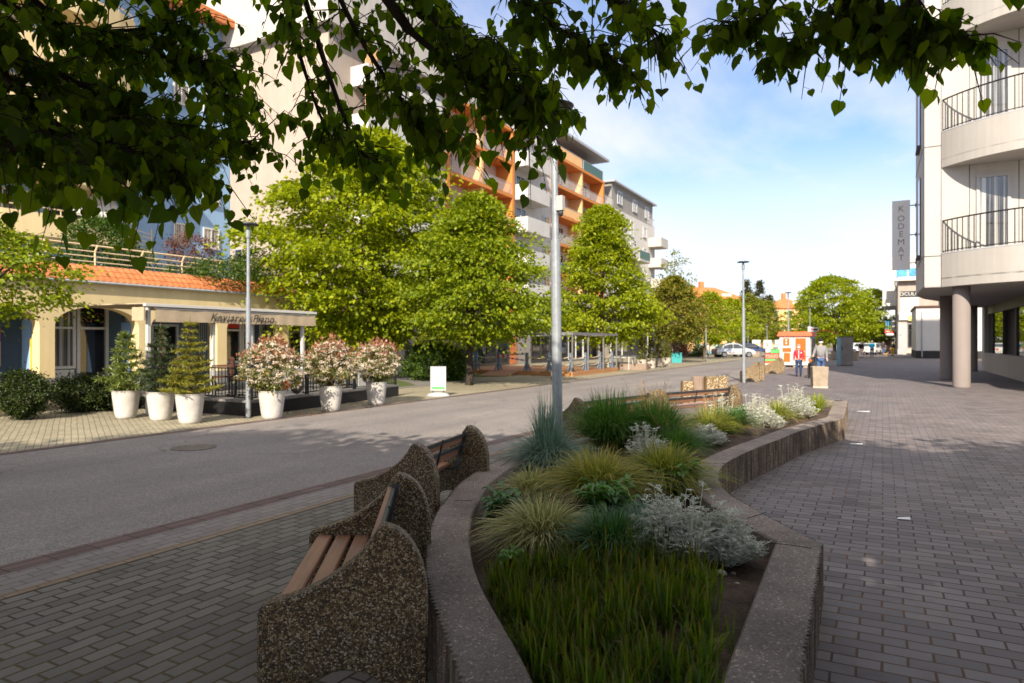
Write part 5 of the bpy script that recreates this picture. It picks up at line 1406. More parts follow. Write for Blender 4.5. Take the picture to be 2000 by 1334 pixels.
# ================================================================= OVERHEAD LIME TREES
def canopy(name, label, trunk_xz, limbs, seed, dens, group='overhanging lime trees', trunk_top=3.0, shade=None):
    r = np.random.default_rng(seed); rr = random.Random(seed)
    base = cw(*trunk_xz); t = thing(name, label, 'tree', base, 0, group); o = Vector(base)
    tk = MB(); tk.tube([(0,0,-.05),(0,0,.2),(.03,.05,1.5),(.0,.1,trunk_top),(.1,.1,trunk_top+3)], [.36,.28,.24,.21,.08], 12)
    br = MB(); P = []; D = []; Rl = []; Sz = []
    tw = MB()
    for limb in limbs:
        pts = [Vector(DP(*q[:3]))-o for q in limb[0]]; dn = limb[1]; span = limb[2]
        s0 = Vector((0,.1,trunk_top+rr.uniform(-.2,1.0)))
        first = pts[0]; mid_ = s0.lerp(first, .5)+Vector((0,0,.5))
        br.tube([s0, mid_, first], [.06,.045,.03], 6, 0, False)
        # smooth limb
        C3 = []
        for i in range(len(pts)-1):
            p0, p1_, p2_, p3_ = pts[max(i-1,0)], pts[i], pts[i+1], pts[min(i+2,len(pts)-1)]
            for k in range(8):
                q = k/8; C3.append(.5*((2*p1_)+(p2_-p0)*q+(2*p0-5*p1_+4*p2_-p3_)*q*q+(p3_-p0+3*p1_-3*p2_)*q**3))
        C3.append(pts[-1]); n = len(C3)
        br.tube(C3, [.020*(1-.85*i/n)+.002 for i in range(n)], 6, 0, False)
        ntw = int(dn*n*dens/8)
        for k in range(ntw):
            f = rr.uniform(.04, 1.0)**.85; i = min(n-2, int(f*(n-1))); s = C3[i].lerp(C3[i+1], rr.random())
            tan = (C3[i+1]-C3[i]).normalized()
            dirv = Vector((rr.gauss(0,1), rr.gauss(0,1), rr.gauss(.05,.55)))+tan*.8; dirv.normalize()
            Lt = span*rr.uniform(.45, 1.15); e1 = s+dirv*Lt*.6; e2 = e1+dirv*Lt*.4+Vector((0,0,-Lt*rr.uniform(.1,.5)))
            tw.tube([s, e1, e2], [.0045,.003,.0012], 4, 0, False)
            nl = max(3, int(Lt/.05))
            for j in range(nl):
                g = .15+.85*(j+rr.random()*.5)/nl; p = s.lerp(e1, g/.6) if g < .6 else e1.lerp(e2, (g-.6)/.4)
                sd = Vector((rr.gauss(0,1), rr.gauss(0,1), 0)).normalized()*.03
                pet = p+sd+Vector((0,0,-.018)); tw.tube([p, pet], [.0012,.0009], 3, 0, False)
                P.append(tuple(pet)); dd = Vector((sd.x*12, sd.y*12, -1.0))+Vector((rr.gauss(0,.3), rr.gauss(0,.3), rr.gauss(0,.25))); D.append(tuple(dd))
                Rl.append(rr.gauss(0,.9)); Sz.append(rr.choice((.040,.055,.068,.078,.09))*rr.uniform(.8,1.15))
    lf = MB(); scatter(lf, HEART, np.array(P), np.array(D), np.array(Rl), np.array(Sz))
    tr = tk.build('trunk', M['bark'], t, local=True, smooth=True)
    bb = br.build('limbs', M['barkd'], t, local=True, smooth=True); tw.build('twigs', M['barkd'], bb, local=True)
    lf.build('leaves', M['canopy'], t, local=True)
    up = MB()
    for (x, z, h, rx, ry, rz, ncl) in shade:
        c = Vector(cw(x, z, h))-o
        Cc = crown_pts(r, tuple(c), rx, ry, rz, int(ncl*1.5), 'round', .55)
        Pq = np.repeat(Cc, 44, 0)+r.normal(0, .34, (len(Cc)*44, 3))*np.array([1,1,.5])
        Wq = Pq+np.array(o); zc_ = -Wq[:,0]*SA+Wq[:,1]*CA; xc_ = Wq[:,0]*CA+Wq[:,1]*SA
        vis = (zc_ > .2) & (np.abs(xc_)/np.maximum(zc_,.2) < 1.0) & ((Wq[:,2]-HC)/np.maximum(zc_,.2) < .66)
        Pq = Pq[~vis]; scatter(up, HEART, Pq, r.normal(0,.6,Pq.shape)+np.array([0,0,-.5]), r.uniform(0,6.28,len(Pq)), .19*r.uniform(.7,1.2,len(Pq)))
    up.build('crown', M['canopy'], t, local=True)  # unseen leaf masses added overhead and behind to shade the foreground
    return len(P)
A_ = [
 ([(-260,-150,3.2),(60,110,3.4),(320,235,3.8),(490,280,4.2)], 17, .46),
 ([(-260,80,2.8),(30,230,2.9),(200,285,3.1),(380,315,3.5)], 17, .40),
 ([(-160,-220,3.6),(130,50,3.8),(320,110,4.2),(470,130,4.6)], 14, .46),
 ([(60,-260,4.0),(280,-10,4.2),(400,140,4.5),(470,220,4.7)], 13, .44),
 ([(-300,160,2.4),(-60,250,2.5),(60,300,2.6),(140,320,2.7)], 10, .30),
 ([(-320,-20,3.0),(-20,100,3.2),(170,210,3.5),(300,240,3.7)], 18, .46),
 ([(-300,-200,3.4),(0,0,3.6),(200,60,4.0),(360,40,4.3)], 15, .46),
 ([(-320,60,3.6),(-20,190,3.9),(200,270,4.2),(400,280,4.5)], 15, .46),
 ([(0,140,3.3),(120,250,3.3),(260,315,3.4),(370,335,3.4)], 12, .34),
 ([(480,-320,4.6),(555,0,4.4),(612,190,4.4),(645,270,4.5)], 9, .36),
 ([(560,-260,4.0),(675,20,3.9),(780,190,3.9),(840,250,4.0)], 14, .42),
 ([(700,-260,3.8),(840,30,3.6),(950,120,3.6),(1030,190,3.6)], 19, .42),
 ([(860,-260,3.5),(1010,-20,3.4),(1110,70,3.4),(1200,115,3.4)], 17, .36),
 ([(1010,-260,3.6),(1160,-40,3.5),(1250,30,3.5),(1290,80,3.5)], 13, .32),
 ([(560,-120,4.2),(640,140,4.2),(690,270,4.3),(720,310,4.3)], 12, .36),
 ([(640,-240,4.2),(800,0,4.1),(900,90,4.1),(1000,120,4.1)], 18, .46),
 ([(800,60,3.7),(900,140,3.7),(1000,200,3.7),(1060,215,3.7)], 12, .30),
]
B_ = [
 ([(1720,-360,3.4),(1560,-80,3.3),(1490,30,3.3),(1440,50,3.3)], 12, .30),
 ([(1760,-320,3.2),(1680,-60,3.1),(1600,50,3.1),(1540,90,3.1)], 12, .26),
 ([(1820,-320,3.0),(1780,-40,2.9),(1820,50,2.9),(1890,80,2.9)], 13, .22),
 ([(1740,-260,3.0),(1720,-20,3.0),(1730,60,3.0),(1770,90,3.0)], 12, .26),
 ([(1640,-260,3.3),(1640,-60,3.2),(1650,20,3.2),(1680,60,3.2)], 12, .28),
 ([(1960,-300,2.9),(1960,-120,2.9),(1960,-40,2.9)], 3, .12),
]
nA = canopy('lime_tree', 'overhanging lime branches with heart shaped leaves across the left and middle of the sky', (-2.6,-2.2), A_, 301, 1.36, shade=((-3.2,-2.0,4.8,3.4,4.0,2.1,230),(1.0,-2.0,4.8,3.2,4.0,2.1,220),(-7.2,-2.2,5.0,3.2,3.6,2.2,200),(-8.6,-7.0,8.6,4.2,4.0,3.4,260),(-3.6,-6.5,7.6,2.6,3.0,2.4,110),(-1.2,2.0,4.6,3.6,1.9,1.0,100)))
nB = canopy('lime_tree', 'smaller overhanging lime branch at the upper right before the pale corner building', (5.6,-1.8), B_, 302, 1.35, shade=((5.2,-1.6,4.9,3.4,3.8,2.2,230),(3.4,1.8,4.7,1.8,1.6,.9,40)))
print('canopy leaves', nA, nB)
# ================================================================= LAMP POSTS
def lamp(label, u, v, top_v, r=.06, lean=0.0, head=.36, group='street lamps', cam=False, loc=None, collar=True):
    g = loc or G(u, v); z_ = F*HC/(v-667.)
    h = HC+(667-top_v)/F*z_
    t = thing('street_lamp', label, 'street lamp', g, 0, group)
    dx = Vector((CA*lean*h, SA*lean*h, 0))
    m_ = MB(); h1 = h*.62
    m_.tube([(0,0,0),tuple(dx*.62+Vector((0,0,h1)))], [r,r*.93], 14, 0)
    m_.tube([tuple(dx*.62+Vector((0,0,h1-.01))),tuple(dx+Vector((0,0,h-.32)))], [r*.68,r*.60], 14, 0)
    m_.build('pole', M['galv'], t, local=True, smooth=False)
    m_ = MB(); m_.tube([(0,0,0),(0,0,.012)], [r*1.9,r*1.9], 14); 
    for k in range(4): a = k*math.pi/2; m_.tube([(r*1.5*math.cos(a),r*1.5*math.sin(a),.012),(r*1.5*math.cos(a),r*1.5*math.sin(a),.03)], .012, 6)
    m_.build('base_plate', M['steel'], t, local=True)
    m_ = MB(); c = (dx.x, dx.y, 0); m_.lathe([(r*.7,h-.32),(r*.9,h-.30),(r*1.0,h-.14),(r*.6,h-.12),(r*.55,h-.05)], 14, c); m_.build('lamp_neck', M['galv'], t, local=True)
    m_ = MB(); m_.lathe([(.03,h-.06),(head*.95,h-.035),(head,h-.015),(head*.8,h+.01),(.05,h+.03)], 28, c); m_.build('lamp_disc', M['steel'], t, local=True, smooth=True)
    if cam:
        m_ = MB(); q = dx*.72+Vector((0,0,h*.72)); m_.box(q.x+.04,q.y-.045,q.z-.09,q.x+.13,q.y+.045,q.z+.11,0); m_.ell((q.x+.085,q.y,q.z-.125), (.04,.04,.05), 10, 6, 1); m_.build('camera_box', [M['lgrey'], M['steel']], t, local=True)
    return t
lamp('tall near lamp post rising behind the planter with camera box on top', 1090, 900, 205, .071, -.012, .28, cam=True)
lamp('slim white lamp post beside the biggest flower pot', 485, 816, 437, .055, 0, .225)
lamp('lamp post standing on the plaza by the free standing benches', 1453, 748, 511, .065, -.006, .24)
lamp('lamp post rising behind the kiosk', 1540, 713, 571, .065, -.004, .24)
lamp('thin lamp post beside the cone shrubs', 1276, 719, 590, .055, 0, .22)
lamp('thin lamp post left of the silver car', 1379, 706, 609, .055, 0, .22)
lamp('thin lamp post hidden behind the tall near lamp post', 1079, 742, 596, .05, 0, .2)
lamp('far lamp post above the kiosk roof sign', 1582, 700, 600, .055, 0, .22)
lamp('distant lamp post right of the plaza lamp post', 1461, 696, 630, .05, 0, .2)
lamp('distant lamp post above the green signboard', 1498, 697, 634, .05, 0, .2)
lamp('distant lamp post close to the left side of the kiosk', 1531, 697, 640, .05, 0, .2)

# ================================================================= CAFE TERRACE
T0 = (-15.9,10.35); 
root = thing('cafe_terrace', 'raised black cafe terrace platform with brown paving behind the pots', 'terrace', (-15,14,0))
poly = [(-12.15,10.4),(-12.82,16.45),(-18.5,16.6),(-18.5,10.3)]
m_ = MB(); m_.extr([(x,y,.0) for x, y in poly], (0,0,.30)); m_.build('platform_base', M['black'], root)
m_ = MB(); m_.extr([(x+(.02 if x > -14 else -.02),y,.302) for x, y in poly], (0,0,.05)); m_.build('platform_floor', M['plinth'], root)
def iron_rail(a, b, label):
    t = thing('iron_railing', label, 'railing', (a[0],a[1],.352)); a = Vector((a[0],a[1],.352)); b = Vector((b[0],b[1],.352)); n = max(4, int((b-a).length/.11))
    m_ = MB(); 
    for z in (.06,.70): m_.beam(a+Vector((0,0,z)), b+Vector((0,0,z)), .03, .03)
    for k in range(n+1): p = a.lerp(b, k/n); m_.beam(p+Vector((0,0,.075)), p+Vector((0,0,.685)), .014, .014)
    m_.build('bars', M['black'], t)
    m_ = MB()
    for p in (a, b): m_.beam(p+Vector((0,0,-.05)), p+Vector((0,0,.78)), .045, .045)
    m_.build('end_posts', M['black'], t)
E0, E1, E2, E3 = (-12.22,10.48), (-12.42,12.3), (-12.63,14.25), (-12.86,16.35)
iron_rail((-15.6,10.42), (-12.26,10.46), 'black iron railing along the near end of the cafe terrace')
iron_rail(E0, E1, 'black iron railing of the terrace front carrying the dessert banner')
iron_rail((E1[0]-.01,E1[1]+.06), E2, 'black iron railing in the middle of the terrace front')
iron_rail((E2[0]-.01,E2[1]+.06), E3, 'black iron railing at the right end of the terrace front with coffee cup banner')
def banner(label, a, b, z0, z1, discs):
    t = thing('banner', label, 'banner', (a[0],a[1],z0)); A_ = Vector((a[0]+.035,a[1],0)); B_ = Vector((b[0]+.035,b[1],0)); d = B_-A_; nx = Vector((d.y,-d.x,0)).normalized()
    m_ = MB(); m_.extr([A_+Vector((0,0,z0)), B_+Vector((0,0,z0)), B_+Vector((0,0,z1)), A_+Vector((0,0,z1))], nx*.012); m_.build('sheet', M['whitep'], t)
    for (f, z, r_, mm, hole) in discs:
        c = A_+d*f+Vector((0,0,z0+(z1-z0)*z))+nx*.016; m_ = MB(); dn = d.normalized()
        P = [c+dn*r_*math.cos(q*.3142*1)*1.0+Vector((0,0,r_*math.sin(q*.3142))) for q in range(20)]; m_.extr(P, nx*.004); 
        o_ = m_.build('dessert_print', M[mm], t)
        if hole:
            rr = random.Random(int(f*100)); m2 = MB()
            for q in range(9): 
                a_ = q*.7; cc = c+nx*.006+dn*r_*.72*math.cos(a_)+Vector((0,0,r_*.72*math.sin(a_))); m2.extr([cc+dn*.035*math.cos(e)+Vector((0,0,.035*math.sin(e))) for e in np.arange(0,6.2,.8)], nx*.004)
            m2.build('topping_print', M[hole], o_)
banner('white banner with chocolate and yellow dessert pictures on the terrace railing', (-12.24,10.62), (-12.40,12.1), .40, 1.0, [(.10,.45,.24,'brown','whitep'),(.62,.40,.11,'kred',None),(.87,.40,.25,'text',None),(.87,.52,.23,'yellow','whitep')])
banner('white banner with coffee cup pictures at the right terrace end', (-12.65,14.4), (-12.76,15.4), .42, 1.0, [(.28,.35,.09,'brown',None),(.55,.6,.10,'brown',None),(.82,.35,.08,'brown',None)])
# awning on four posts
AXF = -14.42; ay0, ay1 = 9.45, 14.6
root = thing('awning', 'long beige awning with lettered valance on white posts over the terrace', 'awning', (AXF,12,0))
m_ = MB(); m_.extr([(AXF+.04,ay0,2.47),(AXF-.06,ay0,2.515),(AXF-3.3,ay0,2.54),(AXF-3.3,ay0,2.51),(AXF-.06,ay0,2.49)], (0,ay1-ay0,0)); m_.build('roof_cloth', M['cloth'], root)
m_ = MB(); m_.box(AXF-.03, ay0-.03, 2.44, AXF+.07, ay1+.03, 2.50); m_.box(AXF+.0, ay0+.2, 2.385, AXF+.03, ay1, 2.41); m_.build('front_rail', M['whitep'], root)
m_ = MB(); nv = 60; P = []
for j in range(nv+1):
    y = ay0+.22+(ay1-ay0-.22)*j/nv; P.append((AXF+.035+.004*math.sin(j*.45)+.003*math.sin(j*1.3), y))
vs = [(x,y,2.385) for x, y in P]+[(x+.012,y,2.10+.006*math.sin(y*3)) for x, y in P]; n = nv+1
vs += [(x-.008,y,z) for x, y, z in vs]
fs = [(i,i+1,n+i+1,n+i) for i in range(n-1)]+[(2*n+i+1,2*n+i,3*n+i,3*n+i+1) for i in range(n-1)]
m_.add(vs, fs); va = m_.build('valance', M['cloth'], root)
text('Kaviareň Piano', .285, (AXF+.075, 12.05, 2.235), math.pi/2, M['text'], va, 'lettering', .003, .32, 1.12)
m_ = MB(); m_.box(AXF-.45, ay0-.02, 2.12, AXF-.02, ay0+.02, 2.42); m_.build('side_flap', M['cloth'], root)
for y in (9.6,11.3,12.45,14.25):
    m_ = MB(); m_.beam((AXF-.12,y,.0),(AXF-.12,y,2.44), .075, .075); ps = m_.build('post', M['whitep'], root)
    for p_, q_, w_ in (((AXF-.12,y,.5),(AXF+.45 if y in (9.6,14.25) else AXF-.1,y+.05,.02),.06),((AXF-.12,y,2.2),(AXF-.6,y,2.44),.05)):
        m_ = MB(); m_.beam(p_, q_, w_, .05); m_.build('brace', M['whitep'], ps)
# tables and chairs folded against each other
def cafe_table(loc, rz, label):
    t = thing('cafe_table', label, 'table', loc, rz, 'tables on the cafe terrace')
    m_ = MB(); m_.box(-.42,-.32,.70,.42,.32,.735); m_.build('tabletop', M['brown'], t, local=True)
    m_ = MB(); m_.tube([(0,0,.03),(0,0,.70)], .03, 8); m_.build('stem', M['black'], t, local=True)
    m_ = MB(); m_.box(-.25,-.03,0,.25,.03,.03); m_.box(-.03,-.25,.001,.03,.25,.029); m_.build('foot', M['black'], t, local=True); return t
def cafe_chair(loc, rz, label):
    t = thing('cafe_chair', label, 'chair', loc, rz, 'chairs on the cafe terrace')
    m_ = MB(); m_.box(-.21,-.21,.42,.21,.21,.455); m_.build('seat', M['brown'], t, local=True)
    m_ = MB()
    for k in range(5): m_.box(-.17+.08*k,.19,.50,-.13+.08*k,.21,.86)
    m_.box(-.21,.185,.861,.21,.215,.92); m_.build('backrest', M['brown'], t, local=True)
    for (x, y, h_) in ((-.19,-.19,.42),(.19,-.19,.42),(-.19,.19,.86),(.19,.19,.86)): m_ = MB(); m_.beam((x,y,0),(x,y,h_), .03, .03); m_.build('leg', M['black'], t, local=True)
    return t
for (x, y, a, l) in ((-13.6,11.2,.2,'dark cafe table nearest the terrace corner'),(-13.9,13.3,.1,'dark cafe table behind the biggest flowering shrub'),(-14.0,15.6,0,'dark cafe table near the middle flower pot'),(-15.6,11.4,.2,'dark cafe table further in behind the corner table')): cafe_table((x,y,.354), a, l)
for (x, y, a, l) in ((-13.1,10.95,2.6,'dark chair tucked in the terrace corner by the railing'),(-14.2,11.3,-.5,'dark chair left of the corner table'),(-13.3,12.2,.3,'dark chair right of the corner table'),(-13.4,13.9,.1,'dark chair behind the dessert banner'),(-13.5,15.0,3.0,'dark chair behind the middle flower pot'),(-15.0,10.9,2.9,'dark chair beside the inner table')): cafe_chair((x,y,.354), a, l)
# pavement sign
g = G(856,774); root = thing('pavement_sign', 'white swing board pavement sign with green strip at the road edge', 'sign', g, ANG)
m_ = MB(); m_.lathe([(.36,.0),(.36,.03),(.28,.09),(.12,.12),(.02,.125)], 24); m_.V = [(x, y*.6, z) for x, y, z in m_.V]; m_.build('base', M['greyp'], root, local=True, smooth=True)
m_ = MB(); m_.box(-.235,-.025,.17,.235,.025,.90, 0); bd = m_.build('board', M['greyp'], root, local=True)
m_ = MB(); m_.box(-.205,-.03,.20,.205,-.026,.87); m_.build('poster', M['paper'], bd, local=True)
m_ = MB(); m_.box(-.20,-.034,.21,.20,-.031,.30); m_.build('green_strip', M['green'], bd, local=True)
m_ = MB(); rr = random.Random(2)
for z in (.47,.43,.39,.35): 
    x = -.18
    while x < .16: l = rr.uniform(.03,.1); m_.box(x,-.034,z,min(x+l,.18),-.031,z+.012); x += l+.015
for k in range(24): a = k*.2618; m_.box(.09*math.cos(a)-.006,-.034,.60+.09*math.sin(a)-.006,.09*math.cos(a)+.006,-.031,.60+.09*math.sin(a)+.006)
m_.box(-.17,-.034,.78,-.04,-.031,.82); m_.box(.0,-.034,.79,.15,-.031,.815); m_.build('printing', M['drawing'], bd, local=True)
m_ = MB()
for x in (-.16,.16): m_.box(x-.02,-.015,.11,x+.02,.015,.171)
m_.build('spring_feet', M['steel'], root, local=True)

# ================================================================= WOODEN DECK WITH ROPES
DX0, DX1, DY0, DY1 = -20.5, -12.75, 29.4, 35.7
root = thing('wooden_deck', 'brown wooden terrace deck with bright edge boards beyond the lamp post', 'deck', (-16,32,0))
m_ = MB(); m_.box(DX0, DY0+.03, .0, DX1-.03, DY1, .22); m_.build('deck_floor', M['deckw'], root)
m_ = MB()
for z in (.0,.115): m_.box(DX0, DY0, z+.005, DX1, DY0+.029, z+.112); m_.box(DX1-.029, DY0+.03, z+.005, DX1, DY1, z+.112)
m_.build('edge_board', M['decke'], root)
m_ = MB(); m_.extr([(-15.6,DY0-.002,.215),(-15.6,DY0-1.3,.01),(-15.6,DY0-.002,.01)], (-1.5,0,0)); m_.build('ramp', M['deckw'], root)
root = thing('pergola', 'thin grey steel pergola frame standing on the wooden deck', 'pergola', (-14,32,.22))
ys = (29.55,31.5,33.6,35.6)
for y in ys: m_ = MB(); m_.beam((DX1-.06,y,.222),(DX1-.06,y,1.95), .06, .06); m_.build('post', M['perg'], root)
m_ = MB(); m_.beam((DX1-.06,29.5,2.02),(DX1-.06,35.65,2.02), .10, .13); m_.beam((DX1-.12,29.55,2.02),(DX0,29.55,2.02), .10, .13); m_.beam((DX1-.12,35.6,2.02),(DX0,35.6,2.02), .10, .13); m_.build('beam', M['perg'], root)
m_ = MB(); m_.box(DX0,29.62,1.86,-16.6,29.66,2.0); m_.build('red_valance', M['red'], root)
rp = []
for (x, y) in ((-19.8,29.7),(-18.2,29.7),(-16.9,29.7),(-15.3,29.7),(-14.1,29.7),(-13.0,29.8),(-13.0,31.6),(-13.0,33.6),(-13.0,35.4)): rp.append((x,y))
lbl = ['at the far left of the deck front','second along the deck front','left of the deck ramp','right of the deck ramp carrying striped tape','near the lamp post on the deck front','at the near corner of the deck','first along the deck side','second along the deck side','at the far corner of the deck side']
for k, (x, y) in enumerate(rp):
    t = thing('rope_post', 'dark slate rope post '+lbl[k], 'post', (x,y,.222), 0, 'rope posts on the wooden deck')
    m_ = MB(); m_.box(-.06,-.06,0,.06,.06,.86); m_.box(-.07,-.07,.861,.07,.07,.88); m_.build('shaft', M['postb'], t, local=True)
    m_ = MB(); m_.beam((.0,.07,.42),(.0,.36,.02), .05, .05); m_.beam((0,-.07,.42),(0,-.36,.02), .05, .05); m_.build('strut', M['postb'], t, local=True)
for k in range(len(rp)-1):
    if k == 2: continue
    a, b = rp[k], rp[k+1]; m_ = MB()
    for z in (.72,.36):
        m_.tube([(a[0]+(b[0]-a[0])*q/10, a[1]+(b[1]-a[1])*q/10, .222+z-.5*(.25-(q/10-.5)**2)*.9) for q in range(11)], .02, 6)
    tag(m_.build('barrier_rope', M['rope'], loc=(a[0],a[1],.3)), 'pair of sagging beige ropes '+['between the two leftmost deck posts','left of the deck ramp on the deck front','','right of the deck ramp','behind the tall lamp post on the deck front','around the near deck corner to the side','midway along the deck side','at the far end of the deck side'][k] if k != 2 else '', 'rope', 'ropes of the wooden deck')
m_ = MB(); a = Vector((-16.9,29.6,.95)); b = Vector((-15.3,29.6,1.05)); c = Vector((-15.3,29.6,.72))
for q in range(12):
    p0, p1_ = a.lerp(b, q/12), a.lerp(b, (q+1)/12); m_.beam(p0, p1_, .01, .07, q % 2); p0, p1_ = (a-Vector((0,0,.03))).lerp(c, q/12), (a-Vector((0,0,.03))).lerp(c, (q+1)/12); m_.beam(p0+Vector((0,-.012,0)), p1_+Vector((0,-.012,0)), .01, .07, q % 2)
tag(m_.build('barrier_tape', [M['red'], M['whitep']], loc=tuple(a)), 'red and white striped tape closing the deck ramp', 'barrier tape')
def plain_table(u, v, w_, label, mm='whitep'):
    g = G(u, v); t = thing('outdoor_table', label, 'table', g, ANG*0, 'empty tables by the wooden deck'); m_ = MB(); m_.box(-.5*w_,-.4,.71,.5*w_,.4,.75); m_.build('tabletop', M[mm], t, local=True)
    for x in (-.45*w_,.45*w_):
        for y in (-.35,.35): m_ = MB(); m_.beam((x,y,0),(x,y,.709), .04, .04); m_.build('leg', M[mm], t, local=True)
for u, v, w_, l in ((1212,722,1.4,'pale empty table just right of the deck'),(1232,720.5,1.4,'second pale empty table near the first cone shrub'),(1225,717,1.2,'pale empty table behind the front two')): plain_table(u, v, w_, l)
root = thing('low_crate', 'long low grey wooden tray on the ground between the deck and the cone shrubs', 'crate', G(1226,722))
m_ = MB(); m_.box(-1.2,-.3,0,1.2,.3,.35); m_.build('tray', M['stump'], root, local=True)
for u, l in ((1317,'left one of two teal boxes past the cone shrubs'),(1326,'right one of two teal boxes past the cone shrubs')):
    g = G(u, 708.5); t = thing('waste_box', l, 'waste box', g, .3, 'teal boxes'); m_ = MB(); m_.extr([(-.2,-.22,0),(.2,-.22,0),(.24,-.22,.75),(-.24,-.22,.68)], (0,.45,0)); m_.build('box_body', M['teal'], t, local=True); m_ = MB(); m_.extr([(-.245,-.23,.69),(.245,-.23,.76),(.245,-.23,.80),(-.245,-.23,.73)], (0,.47,0)); m_.build('lid', M['teal'], t, local=True)

# ================================================================= PLAZA FURNITURE
g = G(1600,757); root = thing('litter_bin', 'square tapered concrete litter bin in front of the man with the bicycle', 'litter bin', g, ANG-.25)
m_ = MB(); s0, s1 = .235, .265
vs = [(-s0,-s0,.06),(s0,-s0,.06),(s0,s0,.06),(-s0,s0,.06),(-s1,-s1,.74),(s1,-s1,.74),(s1,s1,.74),(-s1,s1,.74),(-s1+.04,-s1+.04,.76),(s1-.04,-s1+.04,.76),(s1-.04,s1-.04,.76),(-s1+.04,s1-.04,.76),(-s1+.05,-s1+.05,.5),(s1-.05,-s1+.05,.5),(s1-.05,s1-.05,.5),(-s1+.05,s1-.05,.5)]
fs = []
for k in range(3):
    fs += [(4*k+i,4*k+(i+1)%4,4*k+4+(i+1)%4,4*k+4+i) for i in range(4)]
fs += [(3,2,1,0),(12,13,14,15)]
m_.add(vs, fs); m_.build('bin_body', M['binc'], root, local=True); m_ = MB(); m_.box(-.25,-.25,0,.25,.25,.058); m_.build('base_slab', M['stone'], root, local=True)
z_ = 17.2
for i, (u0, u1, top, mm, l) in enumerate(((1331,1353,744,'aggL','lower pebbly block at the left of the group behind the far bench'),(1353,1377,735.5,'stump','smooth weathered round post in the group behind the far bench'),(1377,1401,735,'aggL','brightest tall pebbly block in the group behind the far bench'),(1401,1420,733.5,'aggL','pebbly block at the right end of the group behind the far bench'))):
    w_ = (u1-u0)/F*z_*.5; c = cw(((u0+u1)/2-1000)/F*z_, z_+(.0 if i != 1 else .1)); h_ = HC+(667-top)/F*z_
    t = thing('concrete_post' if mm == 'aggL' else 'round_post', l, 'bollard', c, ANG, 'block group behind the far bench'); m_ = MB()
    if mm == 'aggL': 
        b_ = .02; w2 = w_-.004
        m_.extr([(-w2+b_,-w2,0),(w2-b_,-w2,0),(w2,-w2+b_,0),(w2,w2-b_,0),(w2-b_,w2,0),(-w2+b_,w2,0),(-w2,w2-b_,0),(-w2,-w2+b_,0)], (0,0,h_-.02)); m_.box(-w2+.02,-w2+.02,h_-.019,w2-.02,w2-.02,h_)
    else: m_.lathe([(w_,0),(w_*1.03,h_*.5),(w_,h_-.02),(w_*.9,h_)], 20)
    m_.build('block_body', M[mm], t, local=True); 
# concrete tubs further back
for (u, v, w_, h_, l) in ((1669,704.5,.56,.72,'tall pale concrete bin beside the woman in the black vest'),(1634,703,.75,.75,'squat concrete tub between the kiosk and the metal cabinet'),(1402,697.5,.6,.75,'concrete tub at the tail of the silver car'),(1479,697.5,.75,.6,'concrete tub at the nose of the dark blue car')):
    t = thing('concrete_tub', l, 'concrete tub', G(u,v), ANG+.1, 'concrete tubs on the plaza'); m_ = MB(); m_.lathe([(w_*.62,0),(w_*.66,h_*.1),(w_*.72,h_),(w_*.6,h_),(w_*.58,h_-.1)], 4); m_.build('tub_body', M['binc'], t, local=True)
    m_ = MB(); m_.lathe([(w_*.57,h_-.12),(.05,h_-.1)], 4); m_.build('filling', M['soil'], t, local=True)
# kiosk
kz = 43.2; root = thing('kiosk', 'white and orange kiosk hut with red roof and dark serving window', 'kiosk', cw((1582-1000)/F*kz, kz), ANG-math.radians(31))
# local: corner at origin; left face along -x (facing -y), right face along +y (facing +x)
W_, D_ = 1.82, 2.2; zb, zt_ = .14, 2.0
m_ = MB(); m_.box(-W_,0,zb,0,D_,zt_); m_.build('wall', M['whitep'], root, local=True)
m_ = MB(); vs = [(-W_-.14,-.14,zt_),(.14,-.14,zt_),(.14,D_+.14,zt_),(-W_-.14,D_+.14,zt_),(-W_-.06,-.04,zt_+.27),(.06,-.04,zt_+.27),(.06,D_+.04,zt_+.27),(-W_-.06,D_+.04,zt_+.27)]
m_.add(vs, [(0,1,5,4),(1,2,6,5),(2,3,7,6),(3,0,4,7),(4,5,6,7),(3,2,1,0)]); rf = m_.build('roof', M['kred'], root, local=True)
for (x0, x1, z0, z1) in ((-1.60,-1.22,1.38,1.86),(-1.64,-1.12,.98,1.24),(-1.56,-1.18,.34,.92),(-.86,-.24,1.05,1.86),(-.72,-.24,.38,1.0)):
    m_ = MB(); m_.box(x0,-.02,z0,x1,-.002,z1); m_.build('orange_panel', M['korange'], root, local=True)
m_ = MB(); m_.box(-1.46,-.03,1.68,-1.36,-.021,1.80); m_.ell((-1.41,-.026,1.54), (.05,.012,.08), 8, 6); m_.build('pictogram', M['whitep'], root, local=True)
m_ = MB(); m_.box(-1.0,-.012,.25,-.98,-.002,1.95); m_.box(-.12,-.012,.2,-.1,-.002,1.95); m_.box(-.85,-.03,1.0,-.2,-.003,1.03); m_.build('door_line', M['greyp'], root, local=True)
m_ = MB(); m_.box(.002,.25,.75,.03,1.95,1.85,0); w_ = m_.build('serving_window', M['glassd'], root, local=True)
m_ = MB()
for (a, b, c, d) in ((.12,.25,.2,1.95),(1.95,2.08,.2,1.95)): m_.box(.004,a,c,.06,b,d)
m_.box(.004,.251,1.851,.06,1.949,1.95); m_.box(.004,.251,.65,.16,1.949,.749); m_.build('window_frame', M['greyp'], w_, local=True)
m_ = MB(); m_.box(.032,.4,1.4,.036,1.8,1.44,0); m_.box(.032,.4,1.6,.036,1.8,1.64,0); m_.build('shelf_goods', M['red'], w_, local=True)
